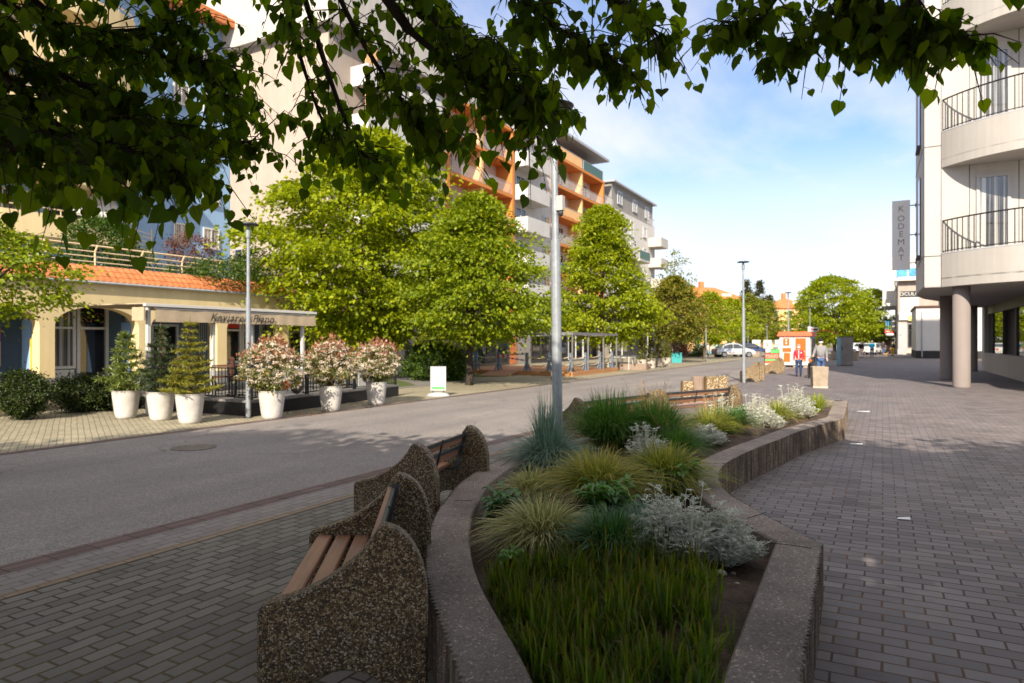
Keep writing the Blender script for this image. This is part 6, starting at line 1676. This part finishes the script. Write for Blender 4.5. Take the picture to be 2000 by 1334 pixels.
m_ = MB(); m_.box(-1.7,.1,0,-1.5,.3,zb); m_.box(-.4,.1,.0,-.1,.5,zb); m_.box(-1.6,1.7,0,-1.4,2.1,zb); m_.box(-.35,1.7,0,-.1,2.1,zb); m_.box(-1.0,.1,.0,-.8,.4,zb); m_.build('support_block', M['stone'], root, local=True)
m_ = MB(); m_.box(-.05,.3,zt_+.28,-.0,1.9,zt_+.62,0); m_.box(.002,.45,zt_+.36,.006,.75,zt_+.56,1); m_.box(.002,.85,zt_+.36,.006,1.75,zt_+.50,2); sg = m_.build('roof_sign', [M['whitep'], M['red'], M['text']], rf, local=True)
m_ = MB(); m_.box(-.12,-.05,zt_+.275,.02,-.01,zt_+.60,0); m_.box(-.12,-.05,zt_+.30,.0,-.052,zt_+.32,0); m_.build('roof_sign_post', M['whitep'], rf, local=True)
m_ = MB(); m_.box(-.0,-.06,zt_+.29,.5,-.02,zt_+.55,0); m_.box(.06,-.066,zt_+.36,.17,-.061,zt_+.48,1); m_.box(.20,-.066,zt_+.34,.46,-.061,zt_+.46,2); m_.build('roof_board', [M['whitep'], M['red'], M['text']], rf, local=True)
m_ = MB(); m_.tube([(.5,.9,zt_+.36),(1.0,.9,zt_+.34),(1.6,.9,zt_+.08)], .03, 6); m_.tube([(.06,.9,zt_+.1),(.5,.9,zt_+.36)], .03, 6); m_.build('bent_rod', M['kred'], rf, local=True)
m_ = MB(); m_.box(-2.2,.35,.1,-1.9,.9,.78); t = tag(m_.build('teal_bin', M['teal'], loc=None), None); 
t.location = root.location; t.rotation_euler = root.rotation_euler; tag(t, 'small teal bin standing against the left wall of the kiosk', 'bin')
# metal cabinets
g = G(1650,714); root = thing('metal_cabinet', 'tall brown grey metal cabinet standing free right of the kiosk', 'cabinet', g, ANG-.1)
m_ = MB(); m_.box(-.38,-.35,.04,.42,.35,1.96); m_.build('cabinet_body', M['metalbox'], root, local=True); m_ = MB(); m_.box(-.405,-.33,.05,-.381,.33,1.9); m_.build('side_poster', M['lblue'], root, local=True)
m_ = MB(); m_.box(-.40,-.37,0,.44,.37,.038); m_.box(-.40,-.37,1.961,.44,.37,2.0); m_.build('cabinet_rim', M['steel'], root, local=True); m_ = MB(); m_.box(-.33,-.375,1.05,-.28,-.351,1.3); m_.build('handle', M['black'], root, local=True)
# leaning signboard
g = G(1508,722); root = thing('signboard', 'hand painted signboard in green and red leaning on the far stone bench', 'sign', g, ANG)
m_ = MB(); m_.extr([(-.52,-.12,.28),(.38,-.12,.36),(.46,.02,1.20),(-.40,.02,1.24)], (0,.03,0)); bd = m_.build('board', M['text'], root, local=True)
def strip(x0, x1, z0, z1, mm):
    m_ = MB(); yy = lambda z: -.124+.14*(z-.3)/.9; m_.extr([(x0,yy(z0)-.004,z0),(x1,yy(z0)-.004,z0+.02),(x1,yy(z1)-.004,z1+.02),(x0,yy(z1)-.004,z1)], (0,-.004,0)); return m_.build('painted_strip', M[mm], bd, local=True)
strip(-.38,-.10,1.0,1.2,'whitep'); strip(-.08,.42,.98,1.18,'green'); strip(-.42,.42,.66,.93,'kred'); strip(-.44,.30,.52,.62,'green'); strip(-.46,.34,.38,.49,'kred'); strip(-.48,.1,.30,.36,'whitep')
for i, ch in enumerate('YTN'): m_ = text(ch, .19, (g[0],g[1],g[2]), 0, M['text'], root, 'letter', .003); m_.location = (.02+.14*i,-.02,1.10); m_.rotation_euler = (math.radians(82),0,0)
m_ = MB(); rr = random.Random(8)
for k in range(5): 
    P = [(-.33+.14*k+.05*math.cos(q), -.078, .80+.085*math.sin(q)) for q in np.arange(.3+k,5.6+k,.7)]; m_.tube(P, .014, 5)
m_.build('brush_lettering', M['whitep'], bd, local=True)
m_ = MB(); m_.beam((-.35,.05,0),(-.3,.035,1.1), .03, .03); m_.beam((.35,.05,0),(.3,.035,1.1), .03, .03); m_.beam((-.35,.5,0),(-.3,.05,1.0), .03, .03); m_.beam((.35,.5,0),(.3,.05,1.0), .03, .03); m_.build('stand', M['greyp'], root, local=True)
# exhibition boards, blue fence, cars
for k, (u, l, mm) in enumerate(((1477,'left white exhibition board with yellow and grey print','yellow'),(1499,'middle white exhibition board with small grey drawings','drawing'),(1521,'right exhibition board with a green landscape picture','lime_p'))):
    z_ = 88; c = cw((u-1000)/F*z_, z_); t = thing('exhibition_board', l, 'board', c, ANG, 'exhibition boards by the parked cars')
    m_ = MB(); m_.box(-.52,-.04,.25,.52,.04,1.85); b_ = m_.build('board', M['whitep'], t, local=True)
    m_ = MB(); 
    if k == 2: m_.box(-.4,-.048,.6,.4,-.041,1.5)
    else: m_.ell((.0,-.044,1.2), (.25,.006,.22), 12, 8); m_.box(.05,-.05,.45,.4,-.041,.75)
    m_.build('picture', M[mm], b_, local=True)
    m_ = MB(); m_.box(-.5,-.06,0,-.42,.06,.249); m_.box(.42,-.06,0,.5,.06,.249); m_.build('foot', M['steel'], t, local=True)
z_ = 92; a = Vector(cw((1362-1000)/F*z_, z_)); b = Vector(cw((1404-1000)/F*z_, z_)); t = thing('blue_fence', 'light blue railing fence behind the silver car', 'fence', tuple(a)); m_ = MB()
for z in (.2,1.2): m_.beam(a+Vector((0,0,z)), b+Vector((0,0,z)), .05, .05)
for k in range(26): p = a.lerp(b, k/25); m_.beam(p+Vector((0,0,.05)), p+Vector((0,0,1.3)), .04, .04)
m_.build('bars', M['lblue'], t)
for u, v, hh, l in ((1366,697,2.0,'thick blue post left end of the blue fence'),(1386,693,1.3,'short blue post before the blue fence'),(1397,697,2.2,'tall light blue post at the tail of the silver car')):
    g = G(u, v); t = thing('blue_post', l, 'post', g, 0, 'blue posts by the fence'); m_ = MB(); m_.tube([(0,0,0),(0,0,hh)], .06, 8); m_.build('shaft', M['lblue'], t, local=True); m_ = MB(); m_.ell((0,0,hh), (.075,.075,.05), 8, 6); m_.build('cap', M['lblue'], t, local=True)
def car(label, loc, rz, paint, group='parked cars'):
    t = thing('parked_car', label, 'car', loc, rz, group)
    prof = [(-2.05,.32),(-2.1,.62),(-2.0,.88),(-1.72,.98),(-1.15,1.36),(-.55,1.47),(.25,1.44),(1.0,1.02),(1.75,.82),(2.02,.62),(2.05,.32)]
    m_ = MB(); n = len(prof); hw_ = [.80,.84,.85,.82,.66,.62,.62,.76,.80,.78,.76]
    vs = [(x,-w_,z) for (x,z), w_ in zip(prof, hw_)]+[(x,w_,z) for (x,z), w_ in zip(prof, hw_)]
    fs = [tuple(range(n)), tuple(range(2*n-1,n-1,-1))]+[(i,n+i,n+(i+1)%n,(i+1)%n) for i in range(n)]
    m_.add(vs, fs); m_.build('body', paint, t, local=True)
    m_ = MB()
    for s in (-1,1):
        m_.extr([(-1.35,s*.83,1.0),(-.95,s*.675,1.32),(-.38,s*.655,1.38),(-.38,s*.845,1.0)], (0,s*.015,0)); m_.extr([(-.30,s*.845,1.0),(-.30,s*.655,1.38),(.22,s*.65,1.36),(.80,s*.80,1.0)], (0,s*.015,0))
    m_.build('side_window', M['glass'], t, local=True)
    m_ = MB(); m_.extr([(.36,-.60,1.395),(.36,.60,1.395),(.97,.70,1.06),(.97,-.70,1.06)], (.03,0,.05)); m_.build('windscreen', M['glass'], t, local=True)
    m_ = MB(); m_.extr([(-1.67,-.72,1.03),(-1.67,.72,1.03),(-1.2,.60,1.33),(-1.2,-.60,1.33)], (-.04,0,.05)); m_.build('rear_window', M['glass'], t, local=True)
    for x in (-1.3,1.28):
        for s in (-1,1):
            m_ = MB(); m_.tube([(x,s*.66,.31),(x,s*.87,.31)], .31, 20); wh = m_.build('wheel', M['rubber'], t, local=True)
            m_ = MB(); m_.tube([(x,s*.86,.31),(x,s*.885,.31)], .20, 14); m_.build('rim', M['chrome'], wh, local=True)
    for s in (-1,1):
        m_ = MB(); m_.ell((1.86,s*.58,.66), (.16,.16,.09), 10, 6); m_.build('headlight', M['chrome'], t, local=True)
        m_ = MB(); m_.box(-2.1,s*.6-.12,.66,-2.03,s*.6+.12,.86); m_.build('tail_light', M['red'], t, local=True)
        m_ = MB(); m_.ell((.72,s*.93,1.03), (.09,.08,.07), 8, 6); m_.build('wing_mirror', paint, t, local=True)
    m_ = MB(); m_.box(2.03,-.35,.36,2.065,.35,.50); m_.build('grille', M['black'], t, local=True)
    return t
silv = mat('silver_paint', (.62,.63,.66), .28, .03, 3, metal=.5); navy = mat('navy_paint', (.03,.05,.12), .25, .1, 3, metal=.2)
dark_ = mat('dark_car_paint', (.05,.055,.06), .3, .1, 3); pale_ = mat('pale_car_paint', (.60,.65,.72), .3, .04, 3)
z_ = 71; car('silver hatchback parked side on behind the plaza lamp post', cw((1433-1000)/F*z_, z_), ANG+.05, silv)
z_ = 75; car('dark blue car parked behind the nose of the silver car', cw((1463-1000)/F*z_, z_), ANG-.1, navy)
z_ = 98; car('pale car parked under the big trees, partly behind the metal cabinet', cw((1672-1000)/F*z_, z_), ANG+.4, pale_)
z_ = 86; car('white car between the two walking people far down the plaza', cw((1702-1000)/F*z_, z_), ANG+.9, M['whitep'])
z_ = 92; car('pale grey car behind the man in the bright blue jacket', cw((1716-1000)/F*z_, z_), ANG-2.2, silv)
z_ = 100; car('dark car in the shade beneath the trees', cw((1690-1000)/F*z_, z_), ANG+.2, dark_)
z_ = 80; root = thing('delivery_van', 'small white van partly hidden behind the kiosk left wall', 'van', cw((1533-1000)/F*z_, z_), ANG)
m_ = MB(); m_.extr([(-1.1,-.85,.3),(1.9,-.85,.3),(1.9,-.85,1.75),(-.35,-.85,1.75),(-.8,-.85,1.15),(-1.1,-.85,1.0)], (0,1.7,0)); m_.build('body', M['whitep'], root, local=True)
for (a, b) in ((-.5,.0),(.15,.75)): m_ = MB(); m_.box(a,-.87,1.1,b,-.851,1.5); m_.build('side_window', M['glassd'], root, local=True)
for x in (-.5,1.3): m_ = MB(); m_.tube([(x,-.88,.3),(x,-.6,.3)], .3, 16); m_.build('wheel', M['rubber'], root, local=True)
# market stall at the far end
z_ = 118; root = thing('market_stall', 'cream roofed market stall at the far end of the street', 'stall', cw((1731-1000)/F*z_, z_), ANG)
m_ = MB(); m_.extr([(-2.2,-1.6,2.2),(2.2,-1.6,2.2),(0,-1.6,2.95)], (0,3.2,0)); m_.build('roof', M['cloth'], root, local=True)
for x in (-2,2):
    for y in (-1.4,1.4): m_ = MB(); m_.beam((x,y,0),(x,y,2.2), .08, .08); m_.build('post', M['whitep'], root, local=True)
m_ = MB(); m_.box(-1.9,-1.3,0,1.9,-.7,.95); m_.build('counter', M['deckw'], root, local=True); m_ = MB(); m_.box(-1.9,1.2,.5,1.9,1.3,2.0); m_.build('back_cloth', M['brown'], root, local=True)

# ================================================================= PEOPLE
def skin(name, verts, edges, radii, m_, parent, sub=1):
    me = bpy.data.meshes.new(name); me.from_pydata(verts, edges, []); o = bpy.data.objects.new(name, me); COL.objects.link(o)
    o.modifiers.new('s', 'SKIN'); sd = o.modifiers.new('d', 'SUBSURF'); sd.levels = sd.render_levels = sub
    for i, r_ in enumerate(radii):
        me.skin_vertices[0].data[i].radius = (r_, r_) if not hasattr(r_, '__len__') else r_
        me.skin_vertices[0].data[i].use_root = (i == 0)
    bpy.context.view_layer.update()
    me2 = bpy.data.meshes.new_from_object(o.evaluated_get(bpy.context.evaluated_depsgraph_get()))
    bpy.data.objects.remove(o); me2.materials.clear(); me2.materials.append(m_); me2.polygons.foreach_set('use_smooth', [True]*len(me2.polygons))
    o2 = bpy.data.objects.new(name, me2); COL.objects.link(o2); o2.parent = parent; o2['_o'] = (0,0,0); return o2
skin_m = mat('skin', (.55,.33,.24), .6, .08, 20)
def person(label, loc, rz, h, top, legs, shoe, hair, stride=.12, arms='swing', mask=False, cap=None, longhair=False, stout=1.0, group='people on the plaza', vest=None):
    t = thing('person', label, 'person', loc, rz, group); t.scale = (h/1.75,)*3
    s = stride
    if arms == 'swing': el = {-1:(-.23,.06,1.14), 1:(.23,-.02,1.14)}; wr = {-1:(-.24,.02,.90), 1:(.24,-.14,.91)}
    elif arms == 'bike': el = {-1:(-.27,-.02,1.16), 1:(.23,.02,1.14)}; wr = {-1:(-.33,-.26,1.02), 1:(.25,-.05,.90)}
    else: el = {-1:(-.24,.10,1.16), 1:(.24,.10,1.16)}; wr = {-1:(-.07,.19,.98), 1:(.07,.19,.98)}
    kn = {-1:(-.10,-.05-s*.6,.50), 1:(.10,-.03+s*.35,.50)}; an = {-1:(-.10,-s,.09), 1:(.10,s*1.3,.10)}
    V = [(0,0,.95),(0,0,1.15),(0,.01,1.35),(0,.01,1.47),(0,0,1.54),(0,-.015,1.63),(0,-.01,1.71)]; E = [(0,1),(1,2),(2,3),(3,4),(4,5),(5,6)]; Rr = [(.15,.11),(.135,.10),(.17,.11),(.06,.06),(.052,.055),(.082,.10),(.06,.07)]
    for sd in (-1,1):
        b0 = len(V); V += [(sd*.17,.01,1.40), el[sd], wr[sd]]; E += [(2,b0),(b0,b0+1),(b0+1,b0+2)]; Rr += [.058,.045,.032]
        w_ = Vector(wr[sd]); hd = (w_-Vector(el[sd])).normalized(); pm = w_+hd*.05; b1 = len(V); V.append(tuple(pm)); E.append((b0+2,b1)); Rr.append((.035,.02))
        for q, (off, ln) in enumerate(((-.028,.075),(-.010,.088),(.010,.082),(.026,.066))):
            V.append((pm.x, pm.y+off, pm.z+0) if arms == 'swing' else (pm.x+off, pm.y, pm.z)); V[-1] = tuple(Vector(V[-1])+hd*ln); E.append((b1,len(V)-1)); Rr.append(.009)
        V.append(tuple(w_+hd*.05+Vector((-sd*.04,-.035,0)))); E.append((b0+2,len(V)-1)); Rr.append(.010)
        b0 = len(V); V += [(sd*.09,0,.90), kn[sd], an[sd]]; E += [(0,b0),(b0,b0+1),(b0+1,b0+2)]; Rr += [.085,.058,.042]
    skin('body', V, E, Rr, skin_m, t)
    # jacket
    k = stout; V = [(0,0,.90),(0,-.01,1.12),(0,.005,1.33),(0,.01,1.455)]; E = [(0,1),(1,2),(2,3)]; Rr = [(.175*k,.135*k),(.17*k,.14*k),(.185*k,.135),(.085,.085)]
    for sd in (-1,1):
        b0 = len(V); V += [(sd*.185*k**.5,.01,1.395), el[sd], wr[sd]]; E += [(2,b0),(b0,b0+1),(b0+1,b0+2)]; Rr += [.078,.064,.048]
    jk = skin('jacket', V, E, Rr, top, t)
    V = [(0,0,.93)]; E = []; Rr = [(.165*k,.128)]
    for sd in (-1,1):
        b0 = len(V); V += [(sd*.09,0,.86), kn[sd], (an[sd][0], an[sd][1], .10)]; E += [(0,b0),(b0,b0+1),(b0+1,b0+2)]; Rr += [.105,.076,.062]
    skin('trousers', V, E, Rr, legs, t)
    for sd in (-1,1):
        a = an[sd]; m_ = MB(); m_.ell((a[0],a[1]-.05,.05), (.05,.135,.05), 12, 8); m_.ell((a[0],a[1]+.02,.085), (.048,.06,.05), 10, 6); m_.build('shoe', shoe, t, local=True, smooth=True)
    m_ = MB(); m_.ell((0,.015,1.70), (.098,.115,.085), 14, 8)
    if longhair: m_.ell((0,.06,1.58), (.10,.075,.16), 12, 8)
    else: m_.ell((0,.055,1.645), (.092,.07,.085), 12, 8)
    m_.build('hair', hair, t, local=True, smooth=True)
    if cap:
        m_ = MB(); m_.ell((0,.01,1.715), (.106,.122,.085), 14, 8); m_.ell((0,-.12,1.70), (.08,.09,.015), 12, 6); m_.build('cap', cap, t, local=True, smooth=True)
    m_ = MB(); m_.ell((0,-.118,1.635), (.016,.025,.028), 8, 6); m_.build('nose', skin_m, t, local=True)
    for sd in (-1,1):
        m_ = MB(); m_.ell((sd*.034,-.105,1.665), (.014,.012,.009), 8, 6); m_.build('eye', M['text'], t, local=True)
        m_ = MB(); m_.ell((sd*.09,.0,1.64), (.014,.03,.035), 8, 6); m_.build('ear', skin_m, t, local=True)
    m_ = MB(); m_.ell((0,-.105,1.585), (.026,.012,.008), 8, 6); m_.build('mouth', mat_lip, t, local=True)
    if mask:
        m_ = MB(); m_.ell((0,-.062,1.60), (.078,.078,.058), 14, 8); m_.build('face_mask', M['paper'], t, local=True, smooth=True)
    return t
mat_lip = mat('lips', (.45,.18,.15), .5, .05, 10)
redc = mat('red_cloth', (.68,.03,.04), .75, .12, 14); greyc = mat('grey_wool', (.22,.215,.22), .95, .2, 60); jean = mat('denim', (.05,.10,.22), .9, .3, 20); navyj = mat('dark_denim', (.025,.045,.11), .9, .3, 20)
cyan = mat('cyan_cloth', (.02,.42,.60), .8, .1, 10); yelc = mat('yellow_cloth', (.75,.47,.02), .85, .1, 12); blk = mat('black_cloth', (.015,.015,.018), .9, .2, 20); pinkc = mat('pale_pink_cloth', (.70,.52,.46), .9, .08, 12)
hg = mat('grey_hair', (.28,.25,.22), .9, .2, 60); hb = mat('blond_hair', (.55,.42,.28), .9, .2, 60); hd_ = mat('dark_hair', (.05,.03,.02), .8, .2, 60); shoe = mat('dark_shoe', (.015,.017,.03), .6, .1, 20)
def face(loc): return math.atan2(loc[1], loc[0])-math.pi/2       # body front (-y) turned to the viewpoint
g = G(1560,735.5); t = person('grey haired woman walking in a red jacket, jeans and white face mask', g, face(g), 1.50, redc, navyj, shoe, hg, .06, 'swing', True)
m_ = MB(); m_.box(-.012,-.155,.98,.012,-.12,1.42); m_.box(.10,-.165,1.28,.15,-.11,1.34); m_.build('zip_line', M['paper'], t, local=True)
g = G(1603,739); man = g; person('man in grey sweater, dark cap and white mask pushing a bicycle', g, face(g)+.1, 1.76, greyc, jean, shoe, hd_, .10, 'bike', True, blk, stout=1.1)
g = G(1703,697.5); person('stout man seen from behind in a bright blue jacket, hands behind his back', g, face(g)+math.pi, 1.74, cyan, jean, shoe, hg, .05, 'back', stout=1.25)
g = G(1682,699); person('blond person in black vest and pale pink trousers walking away', g, face(g)+math.pi, 1.66, blk, pinkc, shoe, hb, .10, 'swing', stout=1.1)
g = G(1743,695.5); person('woman with long brown hair in black top and yellow trousers', g, face(g)+.2, 1.68, blk, yelc, shoe, hd_, .05, 'swing', longhair=True)
g = G(1725,694.5); person('thin person in jeans standing in the shade with a small dog', g, face(g)+.6, 1.66, hd_, jean, shoe, hd_, .06, 'swing')
# small dog
g = G(1729,695.5); t = thing('dog', 'small tan dog beside the thin person in jeans', 'dog', g, face(g)+1.3)
V = [(0,.14,.24),(0,0,.25),(0,-.14,.26),(0,-.22,.34),(0,-.28,.38),(0,-.36,.36),(0,.22,.28),(0,.30,.36)]; E = [(0,1),(1,2),(2,3),(3,4),(4,5),(0,6),(6,7)]; Rr = [.07,.065,.08,.05,.055,.025,.025,.012]
for sd in (-1,1):
    b0 = len(V); V += [(sd*.05,-.14,.16),(sd*.05,-.13,.09),(sd*.05,-.15,.015)]; E += [(2,b0),(b0,b0+1),(b0+1,b0+2)]; Rr += [.03,.02,.018]
    b0 = len(V); V += [(sd*.05,.12,.17),(sd*.05,.18,.10),(sd*.05,.16,.015)]; E += [(0,b0),(b0,b0+1),(b0+1,b0+2)]; Rr += [.038,.02,.018]
skin('body', V, E, Rr, mat('tan_fur', (.42,.24,.10), .95, .2, 40), t)
for sd in (-1,1): m_ = MB(); m_.ell((sd*.04,-.27,.43), (.015,.012,.035), 8, 6); m_.build('ear', hd_, t, local=True)
# bicycle
g = (man[0], man[1]); q = Vector((man[0],man[1],0)).normalized(); sd = Vector((-q.y, q.x, 0))
c = Vector((man[0],man[1],0))+sd*.42-q*.10; t = thing('bicycle', 'dark mountain bicycle pushed by the man in the grey sweater', 'bicycle', tuple(c), face(c)+.12)
def wheel(y):
    m_ = MB(); R_ = .33; m_.tube([(0,y+R_*math.cos(a),R_+.0+R_*math.sin(a)) for a in np.linspace(0,2*math.pi,33)], .024, 8, 0, False); w_ = m_.build('wheel', M['rubber'], t, local=True)
    m_ = MB()
    for a in np.linspace(0,math.pi,9)[:-1]: m_.tube([(0,y+.31*math.cos(a),R_+.31*math.sin(a)),(0,y-.31*math.cos(a),R_-.31*math.sin(a))], .004, 4)
    m_.tube([(-.04,y,R_),(.04,y,R_)], .03, 8); m_.build('spokes', M['chrome'], w_, local=True)
wheel(-.55); wheel(.52)
m_ = MB(); hb_ = (0,-.38,.86); bb_ = (0,.02,.30); st_ = (0,.16,.82)
for a, b in (((0,-.55,.33),hb_),((0,-.39,.80),bb_),((0,-.38,.84),(0,.13,.74)),(bb_,st_),(bb_,(0,.52,.33)),((0,.13,.72),(0,.52,.33))): m_.tube([a,b], .02, 8)
m_.build('frame', M['black'], t, local=True)
m_ = MB(); m_.tube([(-.31,-.33,1.0),(-.1,-.40,.97),(0,-.38,.95),(.1,-.40,.97),(.31,-.33,1.0)], .014, 8); m_.tube([hb_,(0,-.38,.96)], .018, 8); m_.build('handlebar', M['black'], t, local=True)
m_ = MB(); m_.ell((0,.20,.86), (.07,.14,.035), 12, 6); m_.build('saddle', M['black'], t, local=True)
m_ = MB(); m_.ell((-.06,-.45,.80), (.08,.08,.08), 10, 6); m_.build('front_lamp', M['korange'], t, local=True)
m_ = MB(); m_.box(-.07,-.50,.62,.07,-.40,.88); m_.build('front_bag', M['black'], t, local=True)
# ================================================================= LIGHT, SKY, CAMERA
az = math.radians(12)      # sun behind the viewpoint, slightly to its left
EL = math.radians(33)
sx, sy, _ = cw(-math.sin(az), -math.cos(az))
S = Vector((sx*math.cos(EL), sy*math.cos(EL), math.sin(EL)))
ld = bpy.data.lights.new('sun', 'SUN'); ld.energy = 3.7; ld.angle = math.radians(.55); ld.color = (1.0,.89,.73)
lo = bpy.data.objects.new('sun', ld); COL.objects.link(lo); lo.location = (0,-20,40)
lo.rotation_euler = (-S).to_track_quat('-Z','Y').to_euler()
w = bpy.data.worlds.new('World'); SC.world = w; w.use_nodes = True
nt = w.node_tree; nt.nodes.clear()
out = nt.nodes.new('ShaderNodeOutputWorld'); bg = nt.nodes.new('ShaderNodeBackground')
sky = nt.nodes.new('ShaderNodeTexSky'); sky.sky_type = 'NISHITA'; sky.sun_disc = False
sky.sun_elevation = EL; sky.sun_rotation = math.atan2(S.x, S.y); sky.air_density = .75; sky.dust_density = .7; sky.ozone_density = 2.0
tc = nt.nodes.new('ShaderNodeTexCoord'); sep = nt.nodes.new('ShaderNodeSeparateXYZ'); nt.links.new(tc.outputs['Generated'], sep.inputs[0])
zc = N(nt, 'ShaderNodeMath', operation='MAXIMUM'); nt.links.new(sep.outputs[2], zc.inputs[0]); zc.inputs[1].default_value = 0
za = N(nt, 'ShaderNodeMath', operation='ADD'); nt.links.new(zc.outputs[0], za.inputs[0]); za.inputs[1].default_value = .22
dv = N(nt, 'ShaderNodeVectorMath', operation='DIVIDE'); cb = nt.nodes.new('ShaderNodeCombineXYZ')
for i in range(3): nt.links.new(za.outputs[0], cb.inputs[i])
nt.links.new(tc.outputs['Generated'], dv.inputs[0]); nt.links.new(cb.outputs[0], dv.inputs[1])
mp = nt.nodes.new('ShaderNodeMapping'); mp.inputs['Scale'].default_value = (.8,.55,.8); mp.inputs['Rotation'].default_value = (0,0,.5); mp.inputs['Location'].default_value = (1.3,.4,0); nt.links.new(dv.outputs[0], mp.inputs[0])
nz = nt.nodes.new('ShaderNodeTexNoise'); nz.inputs['Scale'].default_value = 1.25; nz.inputs['Detail'].default_value = 9; nz.inputs['Roughness'].default_value = .55; nz.inputs['Distortion'].default_value = .3; nt.links.new(mp.outputs[0], nz.inputs['Vector'])
cr = ramp(nt, [(.45,(0,0,0)),(.70,(1,1,1))]); nt.links.new(nz.outputs['Fac'], cr.inputs[0])
# cloud thickens towards the horizon; unseen veil overhead added for soft fill light
hz = ramp(nt, [(.0,(1,1,1)),(.12,(.88,.88,.88)),(.19,(.46,.46,.46)),(.27,(.10,.10,.10)),(.42,(.0,.0,.0)),(.60,(.85,.85,.85))]); nt.links.new(zc.outputs[0], hz.inputs[0])
mxm = N(nt, 'ShaderNodeMath', operation='MAXIMUM'); 
mul = N(nt, 'ShaderNodeMath', operation='MULTIPLY'); nt.links.new(cr.outputs[0], mul.inputs[0]); mul.inputs[1].default_value = .75
nt.links.new(mul.outputs[0], mxm.inputs[0]); nt.links.new(hz.outputs[0], mxm.inputs[1])
# break the veil up a little
br = ramp(nt, [(.3,(.55,.55,.55)),(.6,(1,1,1))]); nt.links.new(nz.outputs['Fac'], br.inputs[0])
m2 = N(nt, 'ShaderNodeMath', operation='MULTIPLY'); nt.links.new(mxm.outputs[0], m2.inputs[0]); nt.links.new(br.outputs[0], m2.inputs[1])
tint = mixc(nt, 1.0, sky.outputs[0], (.74,.86,1.0), 'MULTIPLY')
col = mixc(nt, m2.outputs[0], tint, (4.7,4.42,4.08))
for n_ in nt.nodes:
    if n_.type == 'MIX' and not n_.inputs[6].is_linked: pass
nt.links.new(col, bg.inputs['Color']); bg.inputs['Strength'].default_value = .105
nt.links.new(bg.outputs[0], out.inputs[0])
cd = bpy.data.cameras.new('camera'); cam = bpy.data.objects.new('camera', cd); COL.objects.link(cam)
cam.location = (0,0,HC); cam.rotation_euler = (math.radians(90),0,ANG)
cd.sensor_width = 36; cd.lens = 36*F/2000; cd.clip_start = .05; cd.clip_end = 3000
cd.dof.use_dof = True; cd.dof.focus_distance = 4.6; cd.dof.aperture_fstop = 2.8
SC.camera = cam
SC.view_settings.view_transform = 'Standard'; SC.view_settings.look = 'None'; SC.view_settings.gamma = 1; SC.view_settings.exposure = 1.3
SC.render.resolution_x = 1024; SC.render.resolution_y = 683
SC.cycles.use_denoising = True
SC.cycles.max_bounces = 8; SC.cycles.transparent_max_bounces = 8
for o in SC.objects:
    if '_o' in o: del o['_o']
